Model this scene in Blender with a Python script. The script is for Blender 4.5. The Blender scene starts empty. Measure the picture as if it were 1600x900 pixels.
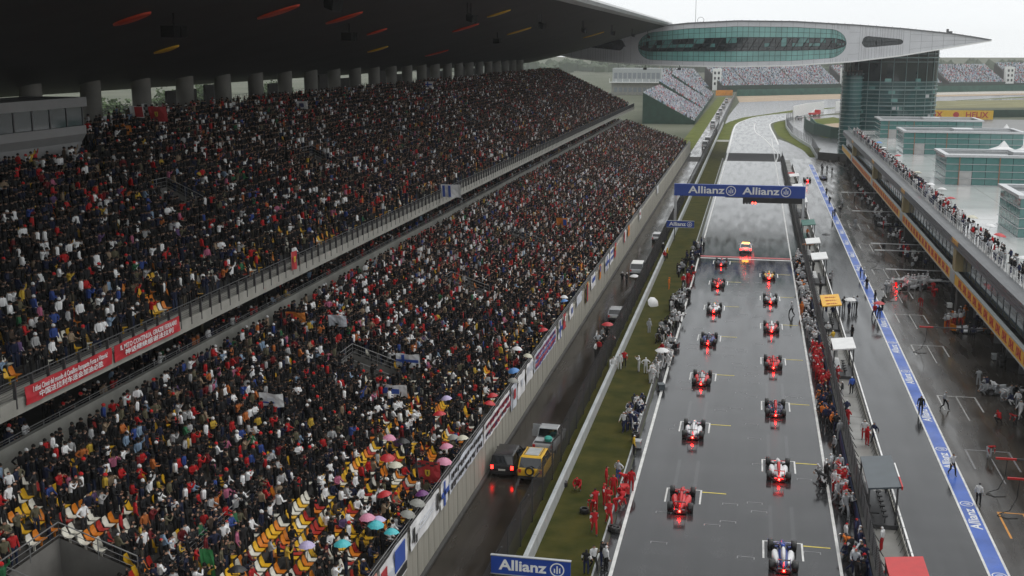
import bpy, bmesh, math, random
import numpy as np
from mathutils import Vector, Matrix
random.seed(7); RNG = np.random.default_rng(11)
R = math.radians
SC = bpy.context.scene
COL = SC.collection

# ------------------------------------------------------------------ camera
CAM_H = 31.5; FPX = 1800.0; VPX, VPY = 1183.0, 75.0
TH = math.atan((450 - VPY) / FPX); PS = math.atan((VPX - 800) * math.cos(TH) / FPX)
FW = Vector((-math.sin(PS) * math.cos(TH), math.cos(PS) * math.cos(TH), -math.sin(TH)))
RT = Vector((math.cos(PS), math.sin(PS), 0)); UP = RT.cross(FW)
CAMP = Vector((0, 0, CAM_H))
cam = bpy.data.cameras.new('camera'); cam.sensor_width = 36.0; cam.lens = FPX / 1600 * 36
cam.clip_start = 0.5; cam.clip_end = 9000
camo = bpy.data.objects.new('camera', cam); COL.objects.link(camo)
m = Matrix((RT, UP, -FW)).transposed().to_4x4(); m.translation = CAMP; camo.matrix_world = m
SC.camera = camo

# ------------------------------------------------------------------ sky and sun
SUN_EL, SUN_AZ = R(62), R(60)
wd = bpy.data.worlds.new('World'); SC.world = wd; wd.use_nodes = True
wn = wd.node_tree.nodes; wl = wd.node_tree.links
for n in list(wn): wn.remove(n)
wo = wn.new('ShaderNodeOutputWorld'); bg = wn.new('ShaderNodeBackground'); bg.inputs['Strength'].default_value = 0.1
sky = wn.new('ShaderNodeTexSky'); sky.sky_type = 'NISHITA'; sky.sun_disc = False
sky.sun_elevation = SUN_EL; sky.sun_rotation = SUN_AZ; sky.dust_density = 4.0
tcw = wn.new('ShaderNodeTexCoord'); nzw = wn.new('ShaderNodeTexNoise'); nzw.inputs['Scale'].default_value = 2.2; nzw.inputs['Detail'].default_value = 5
wl.new(tcw.outputs['Generated'], nzw.inputs['Vector'])
rpw = wn.new('ShaderNodeValToRGB')          # the unbroken cloud deck, a little uneven
rpw.color_ramp.elements[0].position = 0.3; rpw.color_ramp.elements[0].color = (0.83, 0.86, 0.88, 1)
rpw.color_ramp.elements[1].position = 0.7; rpw.color_ramp.elements[1].color = (0.93, 0.945, 0.95, 1)
wl.new(nzw.outputs['Fac'], rpw.inputs['Fac'])
sclw = wn.new('ShaderNodeVectorMath'); sclw.operation = 'SCALE'; sclw.inputs['Scale'].default_value = 9.8
wl.new(rpw.outputs['Color'], sclw.inputs[0])
mxw = wn.new('ShaderNodeMix'); mxw.data_type = 'RGBA'; mxw.inputs['Factor'].default_value = 0.93
wl.new(sky.outputs['Color'], mxw.inputs['A']); wl.new(sclw.outputs['Vector'], mxw.inputs['B'])
wl.new(mxw.outputs['Result'], bg.inputs['Color']); wl.new(bg.outputs['Background'], wo.inputs['Surface'])
sd = bpy.data.lights.new('sun', 'SUN'); sd.energy = 0.9; sd.angle = R(32); sd.color = (1, 0.97, 0.93)
so = bpy.data.objects.new('sun', sd); COL.objects.link(so)
sdir = Vector((math.sin(SUN_AZ) * math.cos(SUN_EL), math.cos(SUN_AZ) * math.cos(SUN_EL), math.sin(SUN_EL)))
so.rotation_euler = sdir.to_track_quat('Z', 'Y').to_euler(); so.location = (60, 100, 200)
SC.view_settings.view_transform = 'Standard'; SC.view_settings.look = 'None'
SC.view_settings.exposure = 0.28; SC.view_settings.gamma = 1.0; SC.view_settings.use_curve_mapping = False
SC.cycles.use_denoising = True; SC.cycles.max_bounces = 6; SC.cycles.volume_bounces = 1
SC.cycles.diffuse_bounces = 3; SC.cycles.glossy_bounces = 3; SC.cycles.transparent_max_bounces = 12
SC.cycles.sample_clamp_indirect = 6.0; SC.cycles.caustics_reflective = False; SC.cycles.caustics_refractive = False

# ------------------------------------------------------------------ pixel helpers (direction from pixel, distance from what it touches)
def ray(x, y): return FW + RT * ((x - 800) / FPX) - UP * ((y - 450) / FPX)
def G(x, y, z=0.0):
    r = ray(x, y); t = (z - CAM_H) / r.z; return CAMP + r * t
def proj(p):
    d = Vector(p) - CAMP; k = d.dot(FW)
    if k < 1: return (-9999, -9999)
    return (800 + FPX * d.dot(RT) / k, 450 - FPX * d.dot(UP) / k)
def in_view(p, mx=90, my=70):
    x, y = proj(p); return -mx < x < 1600 + mx and -my < y < 900 + my

# ------------------------------------------------------------------ materials
MATS = {}
def mat(name, col, rough=0.6, var=0.15, scale=3.0, metal=0.0, bump=0.0, bscale=None, emit=None, spec=0.5, col2=None, detail=4, alpha=None, stretch=None, rvar=0.0, ior=None):
    if name in MATS: return MATS[name]
    M = bpy.data.materials.new(name); M.use_nodes = True; MATS[name] = M
    nt = M.node_tree; N = nt.nodes; L = nt.links; b = N['Principled BSDF']
    b.inputs['Roughness'].default_value = rough; b.inputs['Metallic'].default_value = metal
    b.inputs['Specular IOR Level'].default_value = spec
    if ior: b.inputs['IOR'].default_value = ior
    c = col + (1,)
    if var > 0 or col2 or bump > 0 or rvar > 0:
        tc = N.new('ShaderNodeTexCoord'); vec = tc.outputs['Object']
        if stretch:
            mp = N.new('ShaderNodeMapping'); mp.inputs['Scale'].default_value = stretch; L.new(vec, mp.inputs['Vector']); vec = mp.outputs['Vector']
        nz = N.new('ShaderNodeTexNoise'); nz.inputs['Scale'].default_value = scale; nz.inputs['Detail'].default_value = detail
        L.new(vec, nz.inputs['Vector'])
        rp = N.new('ShaderNodeValToRGB'); rp.color_ramp.elements[0].position = 0.3; rp.color_ramp.elements[1].position = 0.7
        ca = tuple(v * (1 - var) for v in col) + (1,); cb = (tuple(min(1, v * (1 + var)) for v in col) if col2 is None else col2) + (1,)
        rp.color_ramp.elements[0].color = ca; rp.color_ramp.elements[1].color = cb
        L.new(nz.outputs['Fac'], rp.inputs['Fac']); L.new(rp.outputs['Color'], b.inputs['Base Color'])
        if rvar > 0:
            mr = N.new('ShaderNodeMapRange'); mr.inputs['From Min'].default_value = 0.32; mr.inputs['From Max'].default_value = 0.68
            mr.inputs['To Min'].default_value = max(0.02, rough - rvar); mr.inputs['To Max'].default_value = rough + rvar
            nz3 = N.new('ShaderNodeTexNoise'); nz3.inputs['Scale'].default_value = scale * 0.37; nz3.inputs['Detail'].default_value = 5
            L.new(vec, nz3.inputs['Vector']); L.new(nz3.outputs['Fac'], mr.inputs['Value']); L.new(mr.outputs['Result'], b.inputs['Roughness'])
        if bump > 0:
            nz2 = N.new('ShaderNodeTexNoise'); nz2.inputs['Scale'].default_value = bscale or scale * 6; nz2.inputs['Detail'].default_value = 3
            L.new(tc.outputs['Object'], nz2.inputs['Vector'])
            bp = N.new('ShaderNodeBump'); bp.inputs['Strength'].default_value = bump; bp.inputs['Distance'].default_value = 0.02
            L.new(nz2.outputs['Fac'], bp.inputs['Height']); L.new(bp.outputs['Normal'], b.inputs['Normal'])
    else:
        b.inputs['Base Color'].default_value = c
    if emit:
        b.inputs['Emission Color'].default_value = emit[0] + (1,); b.inputs['Emission Strength'].default_value = emit[1]
    if alpha is not None: b.inputs['Alpha'].default_value = alpha
    return M

def asphalt(name, ca, cb, r0, r1, dry=None, lanes=True, bump=0.05):
    """wet asphalt: dark aggregate under an uneven water film; dry=(y0,y1) is the strip the bridge keeps dry"""
    M = bpy.data.materials.new(name); M.use_nodes = True; MATS[name] = M
    nt = M.node_tree; N = nt.nodes; L = nt.links; b = N['Principled BSDF']; b.inputs['IOR'].default_value = 1.36
    tc = N.new('ShaderNodeTexCoord')
    def noise(scale, sx=1, sy=1, det=5):
        mp = N.new('ShaderNodeMapping'); mp.inputs['Scale'].default_value = (sx, sy, 1); L.new(tc.outputs['Object'], mp.inputs['Vector'])
        n = N.new('ShaderNodeTexNoise'); n.inputs['Scale'].default_value = scale; n.inputs['Detail'].default_value = det
        L.new(mp.outputs['Vector'], n.inputs['Vector']); return n.outputs['Fac']
    def ramp(src, p0, c0, p1, c1):
        r = N.new('ShaderNodeValToRGB'); r.color_ramp.elements[0].position = p0; r.color_ramp.elements[1].position = p1
        r.color_ramp.elements[0].color = c0 + (1,); r.color_ramp.elements[1].color = c1 + (1,); L.new(src, r.inputs['Fac']); return r.outputs['Color']
    def mul(a, bb, f=1.0):
        x = N.new('ShaderNodeMix'); x.data_type = 'RGBA'; x.blend_type = 'MULTIPLY'; x.inputs['Factor'].default_value = f
        L.new(a, x.inputs['A']); L.new(bb, x.inputs['B']); return x.outputs['Result']
    base = ramp(noise(0.22), 0.32, ca, 0.68, cb)
    fine = ramp(noise(9, det=8), 0.3, (0.72,) * 3, 0.7, (1.25,) * 3)
    base = mul(base, fine)
    if lanes:   # rubbered wheel tracks, long narrow streaks along the straight
        base = mul(base, ramp(noise(1.1, 1, 0.012, 3), 0.35, (0.78,) * 3, 0.62, (1.1,) * 3))
    base = mul(base, ramp(noise(0.5, 0.08, 1.0, 2), 0.4, (0.88,) * 3, 0.6, (1.08,) * 3))
    rg = N.new('ShaderNodeMapRange'); rg.inputs['From Min'].default_value = 0.33; rg.inputs['From Max'].default_value = 0.66
    rg.inputs['To Min'].default_value = r0; rg.inputs['To Max'].default_value = r1; L.new(noise(0.8, 1, 0.12), rg.inputs['Value'])
    rough = rg.outputs['Result']
    spec = None
    if dry:
        sp = N.new('ShaderNodeSeparateXYZ'); L.new(tc.outputs['Object'], sp.inputs['Vector'])
        def step(v, a, bnd):
            r = N.new('ShaderNodeMapRange'); r.inputs['From Min'].default_value = a; r.inputs['From Max'].default_value = bnd; r.clamp = True
            L.new(v, r.inputs['Value']); return r.outputs['Result']
        a = step(sp.outputs['Y'], dry[0] - 0.8, dry[0] + 0.8); c = step(sp.outputs['Y'], dry[1] + 1.5, dry[1] - 1.5)
        mm = N.new('ShaderNodeMath'); mm.operation = 'MULTIPLY'; L.new(a, mm.inputs[0]); L.new(c, mm.inputs[1])
        mx = N.new('ShaderNodeMix'); L.new(mm.outputs[0], mx.inputs['Factor']); L.new(rough, mx.inputs['A']); mx.inputs['B'].default_value = 0.95
        rough = mx.outputs['Result']
        mb = N.new('ShaderNodeMix'); mb.data_type = 'RGBA'; L.new(mm.outputs[0], mb.inputs['Factor']); L.new(base, mb.inputs['A']); mb.inputs['B'].default_value = (.10, .10, .102, 1); base = mb.outputs['Result']   # dry asphalt is paler than wet
        sx = N.new('ShaderNodeMapRange'); L.new(mm.outputs[0], sx.inputs['Value']); sx.inputs['To Min'].default_value = 0.5; sx.inputs['To Max'].default_value = 0.10
        L.new(sx.outputs['Result'], b.inputs['Specular IOR Level'])
    L.new(rough, b.inputs['Roughness']); L.new(base, b.inputs['Base Color'])
    bp = N.new('ShaderNodeBump'); bp.inputs['Strength'].default_value = bump; bp.inputs['Distance'].default_value = 0.006
    L.new(noise(30, det=2), bp.inputs['Height']); L.new(bp.outputs['Normal'], b.inputs['Normal'])
    return M

# ------------------------------------------------------------------ mesh helpers
class MB:
    def __init__(s): s.v = []; s.f = []; s.m = []
    def add(s, vs, fs, mi=0):
        o = len(s.v); s.v += [tuple(p) for p in vs]
        for f in fs: s.f.append(tuple(i + o for i in f)); s.m.append(mi)
        return s
    def box(s, x0, x1, y0, y1, z0, z1, mi=0):
        vs = [(x, y, z) for z in (z0, z1) for y in (y0, y1) for x in (x0, x1)]
        return s.add(vs, [(0, 2, 3, 1), (4, 5, 7, 6), (0, 1, 5, 4), (2, 6, 7, 3), (0, 4, 6, 2), (1, 3, 7, 5)], mi)
    def cbox(s, c, d, mi=0):
        return s.box(c[0] - d[0] / 2, c[0] + d[0] / 2, c[1] - d[1] / 2, c[1] + d[1] / 2, c[2] - d[2] / 2, c[2] + d[2] / 2, mi)
    def tube(s, a, b, r, n=6, mi=0, r2=None, cap=True):
        a = Vector(a); b = Vector(b); d = (b - a)
        if d.length < 1e-6: return s
        q = d.to_track_quat('Z', 'Y'); r2 = r if r2 is None else r2
        vs = []
        for p, rr in ((a, r), (b, r2)):
            for i in range(n):
                t = 2 * math.pi * i / n; vs.append(p + q @ Vector((rr * math.cos(t), rr * math.sin(t), 0)))
        fs = [(i, (i + 1) % n, n + (i + 1) % n, n + i) for i in range(n)]
        if cap: fs += [tuple(range(n - 1, -1, -1)), tuple(range(n, 2 * n))]
        return s.add(vs, fs, mi)
    def path(s, pts, r, n=5, mi=0):
        for a, b in zip(pts[:-1], pts[1:]): s.tube(a, b, r, n, mi)
        return s
    def loft(s, secs, mi=0, cap=True, closed=True):
        n = len(secs[0]); vs = [p for q in secs for p in q]; fs = []
        for k in range(len(secs) - 1):
            for i in range(n if closed else n - 1):
                j = (i + 1) % n; fs.append((k * n + i, k * n + j, (k + 1) * n + j, (k + 1) * n + i))
        if cap: fs += [tuple(range(n - 1, -1, -1)), tuple(range((len(secs) - 1) * n, len(secs) * n))]
        return s.add(vs, fs, mi)
    def lathe(s, prof, n=12, c=(0, 0, 0), axis='Z', mi=0, cap=False):
        secs = []
        for r, h in prof:
            q = []
            for i in range(n):
                t = 2 * math.pi * i / n; a, b = r * math.cos(t), r * math.sin(t)
                p = (a, b, h) if axis == 'Z' else ((h, a, b) if axis == 'X' else (b, h, a))
                q.append((c[0] + p[0], c[1] + p[1], c[2] + p[2]))
            secs.append(q)
        return s.loft(secs, mi, cap)
    def quad(s, a, b, c, d, mi=0): return s.add([a, b, c, d], [(0, 1, 2, 3)], mi)
    def poly(s, pts, mi=0): return s.add(pts, [tuple(range(len(pts)))], mi)
    def slab(s, pts, z0, z1, mi=0):     # polygon in plan with thickness
        n = len(pts); vs = [(p[0], p[1], z0) for p in pts] + [(p[0], p[1], z1) for p in pts]
        fs = [tuple(range(n - 1, -1, -1)), tuple(range(n, 2 * n))] + [(i, (i + 1) % n, n + (i + 1) % n, n + i) for i in range(n)]
        return s.add(vs, fs, mi)
    def mesh(s, name, mats, smooth=False, fix=True):
        me = bpy.data.meshes.new(name); me.from_pydata(s.v, [], s.f)
        if not isinstance(mats, (list, tuple)): mats = [mats]
        for mm in mats: me.materials.append(mm)
        if len(mats) > 1: me.polygons.foreach_set('material_index', s.m)
        if smooth: me.polygons.foreach_set('use_smooth', [True] * len(s.f))
        if fix:
            b = bmesh.new(); b.from_mesh(me); bmesh.ops.recalc_face_normals(b, faces=b.faces); b.to_mesh(me); b.free()
        me.update(); return me
    def build(s, name, mats, parent=None, smooth=False, loc=None, fix=True):
        return link(name, s.mesh(name, mats, smooth, fix), parent, loc)
def link(name, me, parent=None, loc=None, rz=0.0):
    o = bpy.data.objects.new(name, me); COL.objects.link(o)
    if parent is not None: o.parent = parent
    if loc is not None: o.location = loc
    if rz: o.rotation_euler = (0, 0, rz)
    return o
def tag(o, label=None, cat=None, group=None, kind=None):
    if label: o['label'] = label
    if cat: o['category'] = cat
    if group: o['group'] = group
    if kind: o['kind'] = kind
    return o
def thing(name, label, cat, loc=(0, 0, 0), rz=0.0, group=None):
    o = bpy.data.objects.new(name, None); COL.objects.link(o); o.location = loc; o.rotation_euler = (0, 0, rz)
    o.empty_display_size = 0.2
    return tag(o, label, cat, group)
def copy_tree(o, parent=None):
    c = o.copy(); COL.objects.link(c); c.parent = parent
    for ch in o.children: copy_tree(ch, c)
    return c
def smooth_by_angle(me, ang=40):
    b = bmesh.new(); b.from_mesh(me)
    for e in b.edges:
        if len(e.link_faces) == 2 and e.calc_face_angle(0) > R(ang): e.smooth = False
    for f in b.faces: f.smooth = True
    b.to_mesh(me); b.free()
TXT = {}
def text_mesh(body, size=1.0, thick=0.02, bold=0.0):
    """flat lettering as a mesh, centred, in its own XY plane"""
    k = (body, size, thick, bold)
    if k in TXT: return TXT[k]
    cu = bpy.data.curves.new('lettering', 'FONT'); cu.body = body; cu.size = size; cu.align_x = 'CENTER'; cu.align_y = 'CENTER'
    cu.extrude = thick / 2; cu.offset = bold; cu.resolution_u = 2
    o = bpy.data.objects.new('lettering', cu); COL.objects.link(o)
    dg = bpy.context.evaluated_depsgraph_get(); me = bpy.data.meshes.new_from_object(o.evaluated_get(dg))
    bpy.data.objects.remove(o); bpy.data.curves.remove(cu); TXT[k] = me
    return me
def put_text(body, size, mtl, parent, loc, xdir, ydir, thick=0.02, bold=0.0, name='lettering', width=None):
    me = text_mesh(body, size, thick, bold).copy(); me.materials.clear(); me.materials.append(mtl)
    xs = [v.co.x for v in me.vertices]; sx = 1.0
    if width and xs: sx = width / (max(xs) - min(xs)); cx = (max(xs) + min(xs)) / 2
    else: cx = 0
    for v in me.vertices: v.co.x = (v.co.x - cx) * sx
    xd = Vector(xdir).normalized(); yd = Vector(ydir).normalized(); zd = xd.cross(yd)
    mm = Matrix((xd, yd, zd)).transposed().to_4x4(); mm.translation = Vector(loc)
    o = link(name, me, parent); o.matrix_basis = mm
    return o
def emblem_mesh(r=0.5, t=0.02):
    """ring with three upright bars"""
    b = MB(); n = 28
    def ring(rr, z): return [(rr * math.cos(2 * math.pi * i / n), rr * math.sin(2 * math.pi * i / n), z) for i in range(n)]
    b.loft([ring(r, -t / 2), ring(r, t / 2), ring(r * 0.84, t / 2), ring(r * 0.84, -t / 2), ring(r, -t / 2)], cap=False)
    w = r * 0.17
    for x, lo, hi, sl in ((-0.36, -0.45, 0.2, 0.16), (0, -0.55, 0.55, 0.0), (0.36, -0.45, 0.2, -0.16)):
        x *= r; lo *= r; hi *= r; sl *= r
        pts = [(x - w / 2, lo), (x + w / 2, lo), (x + w / 2, hi - sl), (x - w / 2, hi + (0 if sl else 0) + sl * 0)]
        b.add([(p[0], p[1], -t / 2) for p in pts] + [(p[0], p[1], t / 2) for p in pts], [(3, 2, 1, 0), (4, 5, 6, 7), (0, 1, 5, 4), (1, 2, 6, 5), (2, 3, 7, 6), (3, 0, 4, 7)])
    return b
# ------------------------------------------------------------------ shared materials
A_TRACK = asphalt('wet_track_asphalt', (0.022, 0.0225, 0.024), (0.035, 0.0355, 0.037), 0.06, 0.18, dry=(335, 360))
A_PIT = asphalt('wet_pit_asphalt', (0.023, 0.0235, 0.025), (0.037, 0.0375, 0.039), 0.08, 0.22)
A_APRON = asphalt('oily_apron_asphalt', (0.018, 0.015, 0.012), (0.055, 0.048, 0.040), 0.09, 0.36, lanes=False)
A_ROAD = asphalt('service_road_asphalt', (0.020, 0.016, 0.012), (0.036, 0.030, 0.024), 0.08, 0.30)
A_FAR = asphalt('far_wet_asphalt', (0.05, 0.05, 0.053), (0.075, 0.075, 0.078), 0.17, 0.22, lanes=False, bump=0.0)
M_GRASS = mat('verge_grass', (0.032, 0.041, 0.005), 0.95, 0.25, 0.5, col2=(0.062, 0.055, 0.011), bump=0.8, bscale=7, detail=9, spec=0.15)
M_GRASS2 = mat('field_grass', (0.10, 0.115, 0.075), 0.95, 0.3, 0.02, col2=(0.13, 0.135, 0.10), detail=8, spec=0.1)
M_GRASSF = mat('infield_grass', (0.09, 0.12, 0.02), 0.95, 0.25, 0.2, col2=(0.13, 0.14, 0.035), detail=8, spec=0.1)
M_GRAVEL = mat('gravel_trap', (0.33, 0.25, 0.17), 0.9, 0.15, 0.1)
M_CONC = mat('concrete', (0.27, 0.265, 0.235), 0.75, 0.16, 0.8, bump=0.15, bscale=6, detail=8)
M_CONCW = mat('streaked_concrete', (0.31, 0.295, 0.25), 0.75, 0.25, 1.0, bump=0.15, bscale=6, detail=8, stretch=(1, 1.5, 0.12))
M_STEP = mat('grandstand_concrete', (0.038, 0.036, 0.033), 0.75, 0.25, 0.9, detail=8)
M_DARKC = mat('dark_concrete', (0.05, 0.048, 0.045), 0.8, 0.25, 0.6)
M_WHITE = mat('white_paint', (0.78, 0.78, 0.76), 0.45, 0.06, 2.0)
M_LINE = mat('worn_white_line', (0.62, 0.62, 0.6), 0.4, 0.2, 1.3, detail=8)
M_LINE2 = mat('faded_old_line', (0.17, 0.17, 0.175), 0.4, 0.35, 3.0, detail=8)
M_BAY = mat('worn_bay_line', (0.33, 0.33, 0.32), 0.4, 0.35, 2.0, detail=8)
M_YLINE = mat('yellow_line', (0.6, 0.48, 0.06), 0.45, 0.2, 2.0)
M_OLINE = mat('orange_line', (0.6, 0.25, 0.03), 0.45, 0.2, 2.0)
M_RLINE = mat('red_line', (0.4, 0.03, 0.03), 0.4, 0.2, 2.0)
M_BLUE = mat('blue_board', (0.015, 0.055, 0.30), 0.4, 0.05, 1.0)
M_BLUEP = mat('blue_lane_paint', (0.03, 0.10, 0.42), 0.35, 0.25, 0.5, detail=8, rvar=0.12)
M_BARR = mat('galvanised_barrier', (0.36, 0.38, 0.38), 0.45, 0.12, 1.5, metal=0.0)
M_STEEL = mat('dark_steel', (0.07, 0.07, 0.072), 0.45, 0.2, 4.0, metal=0.4)
M_RAIL = mat('rail_steel', (0.22, 0.22, 0.22), 0.4, 0.15, 4.0, metal=0.3)
M_ALU = mat('aluminium', (0.55, 0.56, 0.57), 0.35, 0.08, 3.0, metal=0.6)
M_BLACK = mat('black_rubber', (0.012, 0.012, 0.013), 0.55, 0.25, 6.0)
M_BLACKP = mat('black_panel', (0.012, 0.012, 0.013), 0.35, 0.1, 3.0)
M_YEL = mat('courier_yellow', (0.75, 0.40, 0.02), 0.5, 0.08, 2.0)
M_REDT = mat('red_lettering', (0.42, 0.02, 0.02), 0.5, 0.05, 2.0)
M_GLASSG = mat('green_glass', (0.17, 0.37, 0.34), 0.12, 0.18, 0.25, spec=0.7)
M_GLASSD = mat('dark_glass', (0.012, 0.02, 0.022), 0.06, 0.3, 0.4, spec=0.8)
M_GLASSP = mat('pavilion_glass', (0.10, 0.235, 0.22), 0.08, 0.3, 0.3, spec=0.7)
M_GLASST = mat('tower_glass', (0.03, 0.10, 0.10), 0.09, 0.4, 0.18, spec=0.7)
M_GREENW = mat('green_hoarding', (0.03, 0.10, 0.075), 0.7, 0.25, 0.3)
M_DKGREEN = mat('dark_green_cloth', (0.015, 0.045, 0.03), 0.8, 0.25, 0.5)
def sheet(name, pts, z, m, parent=None, kind='structure'):
    b = MB(); b.poly([(p[0], p[1], z) for p in pts]); o = b.build(name, m, parent)
    if o.data.polygons[0].normal.z < 0: o.data.flip_normals()
    if parent is None: tag(o, kind=kind)
    return o
def strip(name, x0, x1, y0, y1, z, m, parent=None): return sheet(name, [(x0, y0), (x1, y0), (x1, y1), (x0, y1)], z, m, parent)
def ribbon(name, pts, w, z, m, parent):
    b = MB(); pv = [Vector((p[0], p[1])) for p in pts]; L_, R_ = [], []
    for i, p in enumerate(pv):
        d = (pv[min(i + 1, len(pv) - 1)] - pv[max(i - 1, 0)]).normalized(); nrm = Vector((-d.y, d.x))
        L_.append(p + nrm * w / 2); R_.append(p - nrm * w / 2)
    for i in range(len(pv) - 1): b.quad((*R_[i], z), (*R_[i + 1], z), (*L_[i + 1], z), (*L_[i], z))
    return b.build(name, m, parent, fix=False)
def curve(pts, n=8):   # Catmull-Rom through plan points
    P = [Vector(p) for p in pts]; P = [2 * P[0] - P[1]] + P + [2 * P[-1] - P[-2]]; out = []
    for i in range(1, len(P) - 2):
        for k in range(n):
            t = k / n; a, b, c, d = P[i - 1:i + 3]
            out.append(0.5 * ((2 * b) + (c - a) * t + (2 * a - 5 * b + 4 * c - d) * t * t + (3 * b - a - 3 * c + d) * t ** 3))
    out.append(P[-2]); return [(p.x, p.y) for p in out]

# ------------------------------------------------------------------ ground, track, lanes
strip('ground', -2500, 2500, -600, 4200, -0.06, M_GRASS2)
TL = curve([(-7.9, 343), (-8.1, 420), (-8.1, 475), (-7.2, 504), (-4.5, 527), (0, 553), (7, 573), (19, 598), (40, 640), (90, 715), (220, 860)])
TR = curve([(8.1, 330), (8.6, 395), (8.0, 433), (7.0, 478), (7.2, 505), (10, 522), (15, 538), (22, 556), (38, 592), (62, 628), (110, 690), (240, 835)])
track = sheet('race_track', [(-8.2, -30), (8.05, -30)] + TR + TL[::-1], 0.0, A_TRACK)
strip('edge_line', -7.55, -7.32, -30, 330, 0.006, M_LINE, track)
ribbon('edge_line', [(-7.44, 330)] + [(p[0] + 0.5, p[1]) for p in TL], 0.55, 0.02, M_LINE, track)
strip('edge_line', 6.3, 6.5, -30, 420, 0.006, M_LINE, track)
ribbon('edge_line', [(p[0] - 0.4, p[1]) for p in TR[8:]], 0.5, 0.02, M_LINE, track)
ribbon('edge_line', curve([(6.4, 330), (7.4, 360), (5.5, 395), (3.5, 425), (1.0, 450), (0.2, 480), (0.5, 505)]), 0.35, 0.02, M_LINE, track)   # pit exit line
strip('finish_line', -7.3, 6.3, 176.0, 176.55, 0.007, M_LINE, track)
strip('finish_stripe', -7.3, 6.3, 177.3, 178.3, 0.007, M_RLINE, track)
CAR_L = [(-3.85, 75.8 + 15.65 * i) for i in range(7)]; CAR_R = [(2.95, 67.8 + 15.5 * i) for i in range(7)]
def gridbox(cx, ry, parent):
    fy = ry + 4.3
    b = MB()
    b.box(cx - 1.28, cx + 1.28, fy, fy + 0.1, 0, 0.008); b.box(cx - 1.28, cx - 1.16, fy - 2.6, fy, 0, 0.008); b.box(cx + 1.16, cx + 1.28, fy - 2.6, fy, 0, 0.008)
    b.build('grid_bracket', M_LINE, parent)
    strip('grid_marker', cx + 1.3, cx + 3.0, fy - 0.35, fy - 0.2, 0.009, M_YLINE, parent)
for cx, ry in CAR_L + CAR_R: gridbox(cx, ry, track)
b = MB()      # ghost marks of older grids
for k in range(70):
    x = random.choice((-5.2, -1.6, -0.4, 0.9, 1.6, 4.6)) + random.uniform(-.3, .3); y = random.uniform(62, 172)
    b.box(x - 0.55, x + 0.55, y, y + 0.07, 0, 0.0065); b.box(x - 0.55, x - 0.48, y - 0.28, y, 0, 0.0065); b.box(x + 0.48, x + 0.55, y - 0.28, y, 0, 0.0065)
b.build('old_grid_mark', M_LINE2, track)
M_TYREM = mat('tyre_mark', (0.021, 0.021, 0.023), 0.16, 0.2, 1.0)
for cx, ry in CAR_R[:3] + CAR_L[:2]:
    for s in (-0.72, 0.72): strip('tyre_mark', cx + s - 0.13, cx + s + 0.13, ry + 4.6, ry + 10.5, 0.0045, M_TYREM, track)
verge = strip('grass_verge', -12.5, -8.2, -30, 404, 0.012, M_GRASS)
strip('gutter', -8.45, -8.2, -30, 343, 0.02, M_DARKC, verge)
strip('paver_kerb', -8.57, -8.45, -30, 343, 0.028, M_BARR, verge)
strip('crossing_path', -12.5, -8.2, 404, 412, 0.012, M_CONC)
sheet('outer_verge', [(-12.4, 412), (-8.2, 412), (-8.2, 470)] + [p for p in TL if p[1] > 478] + [(220, 885), (44, 654), (20, 621), (7, 583), (-5, 549), (-10, 519), (-12, 500)], 0.008, M_GRASSF)
strip('fence_verge', -14.3, -12.5, -30, 470, 0.01, M_GRASS)
road = strip('service_road', -18.7, -14.3, -30, 760, 0.004, A_ROAD)
strip('far_verge', -24, -18.7, 372, 780, 0.004, M_GRASSF)
strip('road_patch', -18.5, -14.6, 330, 345, 0.012, M_DARKC, road)
sheet('runoff', [(-12, 500), (-10, 519), (-5, 549), (7, 583), (20, 621), (44, 654), (220, 885), (420, 1010), (60, 772), (-9, 704), (-12, 560)], 0.004, A_FAR)
sheet('gravel_trap', [(-9, 704), (60, 772), (420, 1010), (440, 1060), (60, 846), (-12, 790)], 0.004, M_GRAVEL)
# pit side
pl = strip('pit_lane', 8.05, 16.4, -30, 345, 0.004, A_PIT)
strip('pit_apron', 16.4, 32, -30, 345, 0.004, A_APRON)
sheet('pit_exit', [(8.1, 345), (32, 345), (34, 380), (21.5, 385), (18.5, 352), (16, 372), (12, 402), (8.7, 420), (8.2, 400)], 0.005, A_FAR)
blue = strip('blue_strip', 15.28, 16.3, 40, 328, 0.010, M_BLUEP, pl)
strip('edge_line', 15.13, 15.28, 40, 328, 0.011, M_LINE, pl); strip('edge_line', 16.3, 16.45, 40, 328, 0.011, M_LINE, pl)
M_FLAT = mat('lane_lettering', (0.66, 0.67, 0.68), 0.4, 0.15, 2.0)
EMB = emblem_mesh(0.46, 0.004)
yy = 55.5
while yy < 320:
    put_text('Allianz', 1.0, M_FLAT, pl, (15.8, yy, 0.016), (0, 1, 0), (-1, 0, 0), 0.004, 0.02, 'lane_lettering', width=3.6)
    o = EMB.build('lane_emblem', M_FLAT, pl); o.matrix_basis = Matrix(((0, -1, 0, 15.8), (1, 0, 0, yy + 2.7), (0, 0, 1, 0.016), (0, 0, 0, 1)))
    yy += 11.6
island = sheet('grass_island', [(10.6, 520), (8.2, 505), (7.9, 480), (8.9, 436), (12.6, 404), (15.6, 373), (16.5, 350), (18.3, 350), (18, 384), (15.6, 408), (13.5, 437), (12.6, 480), (13.5, 525)], 0.014, M_GRASSF)
b = MB(); PTS = [(18.3, 346), (18.2, 384), (15.8, 408), (13.7, 437), (12.8, 480), (13.7, 526), (17.5, 545)]
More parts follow.
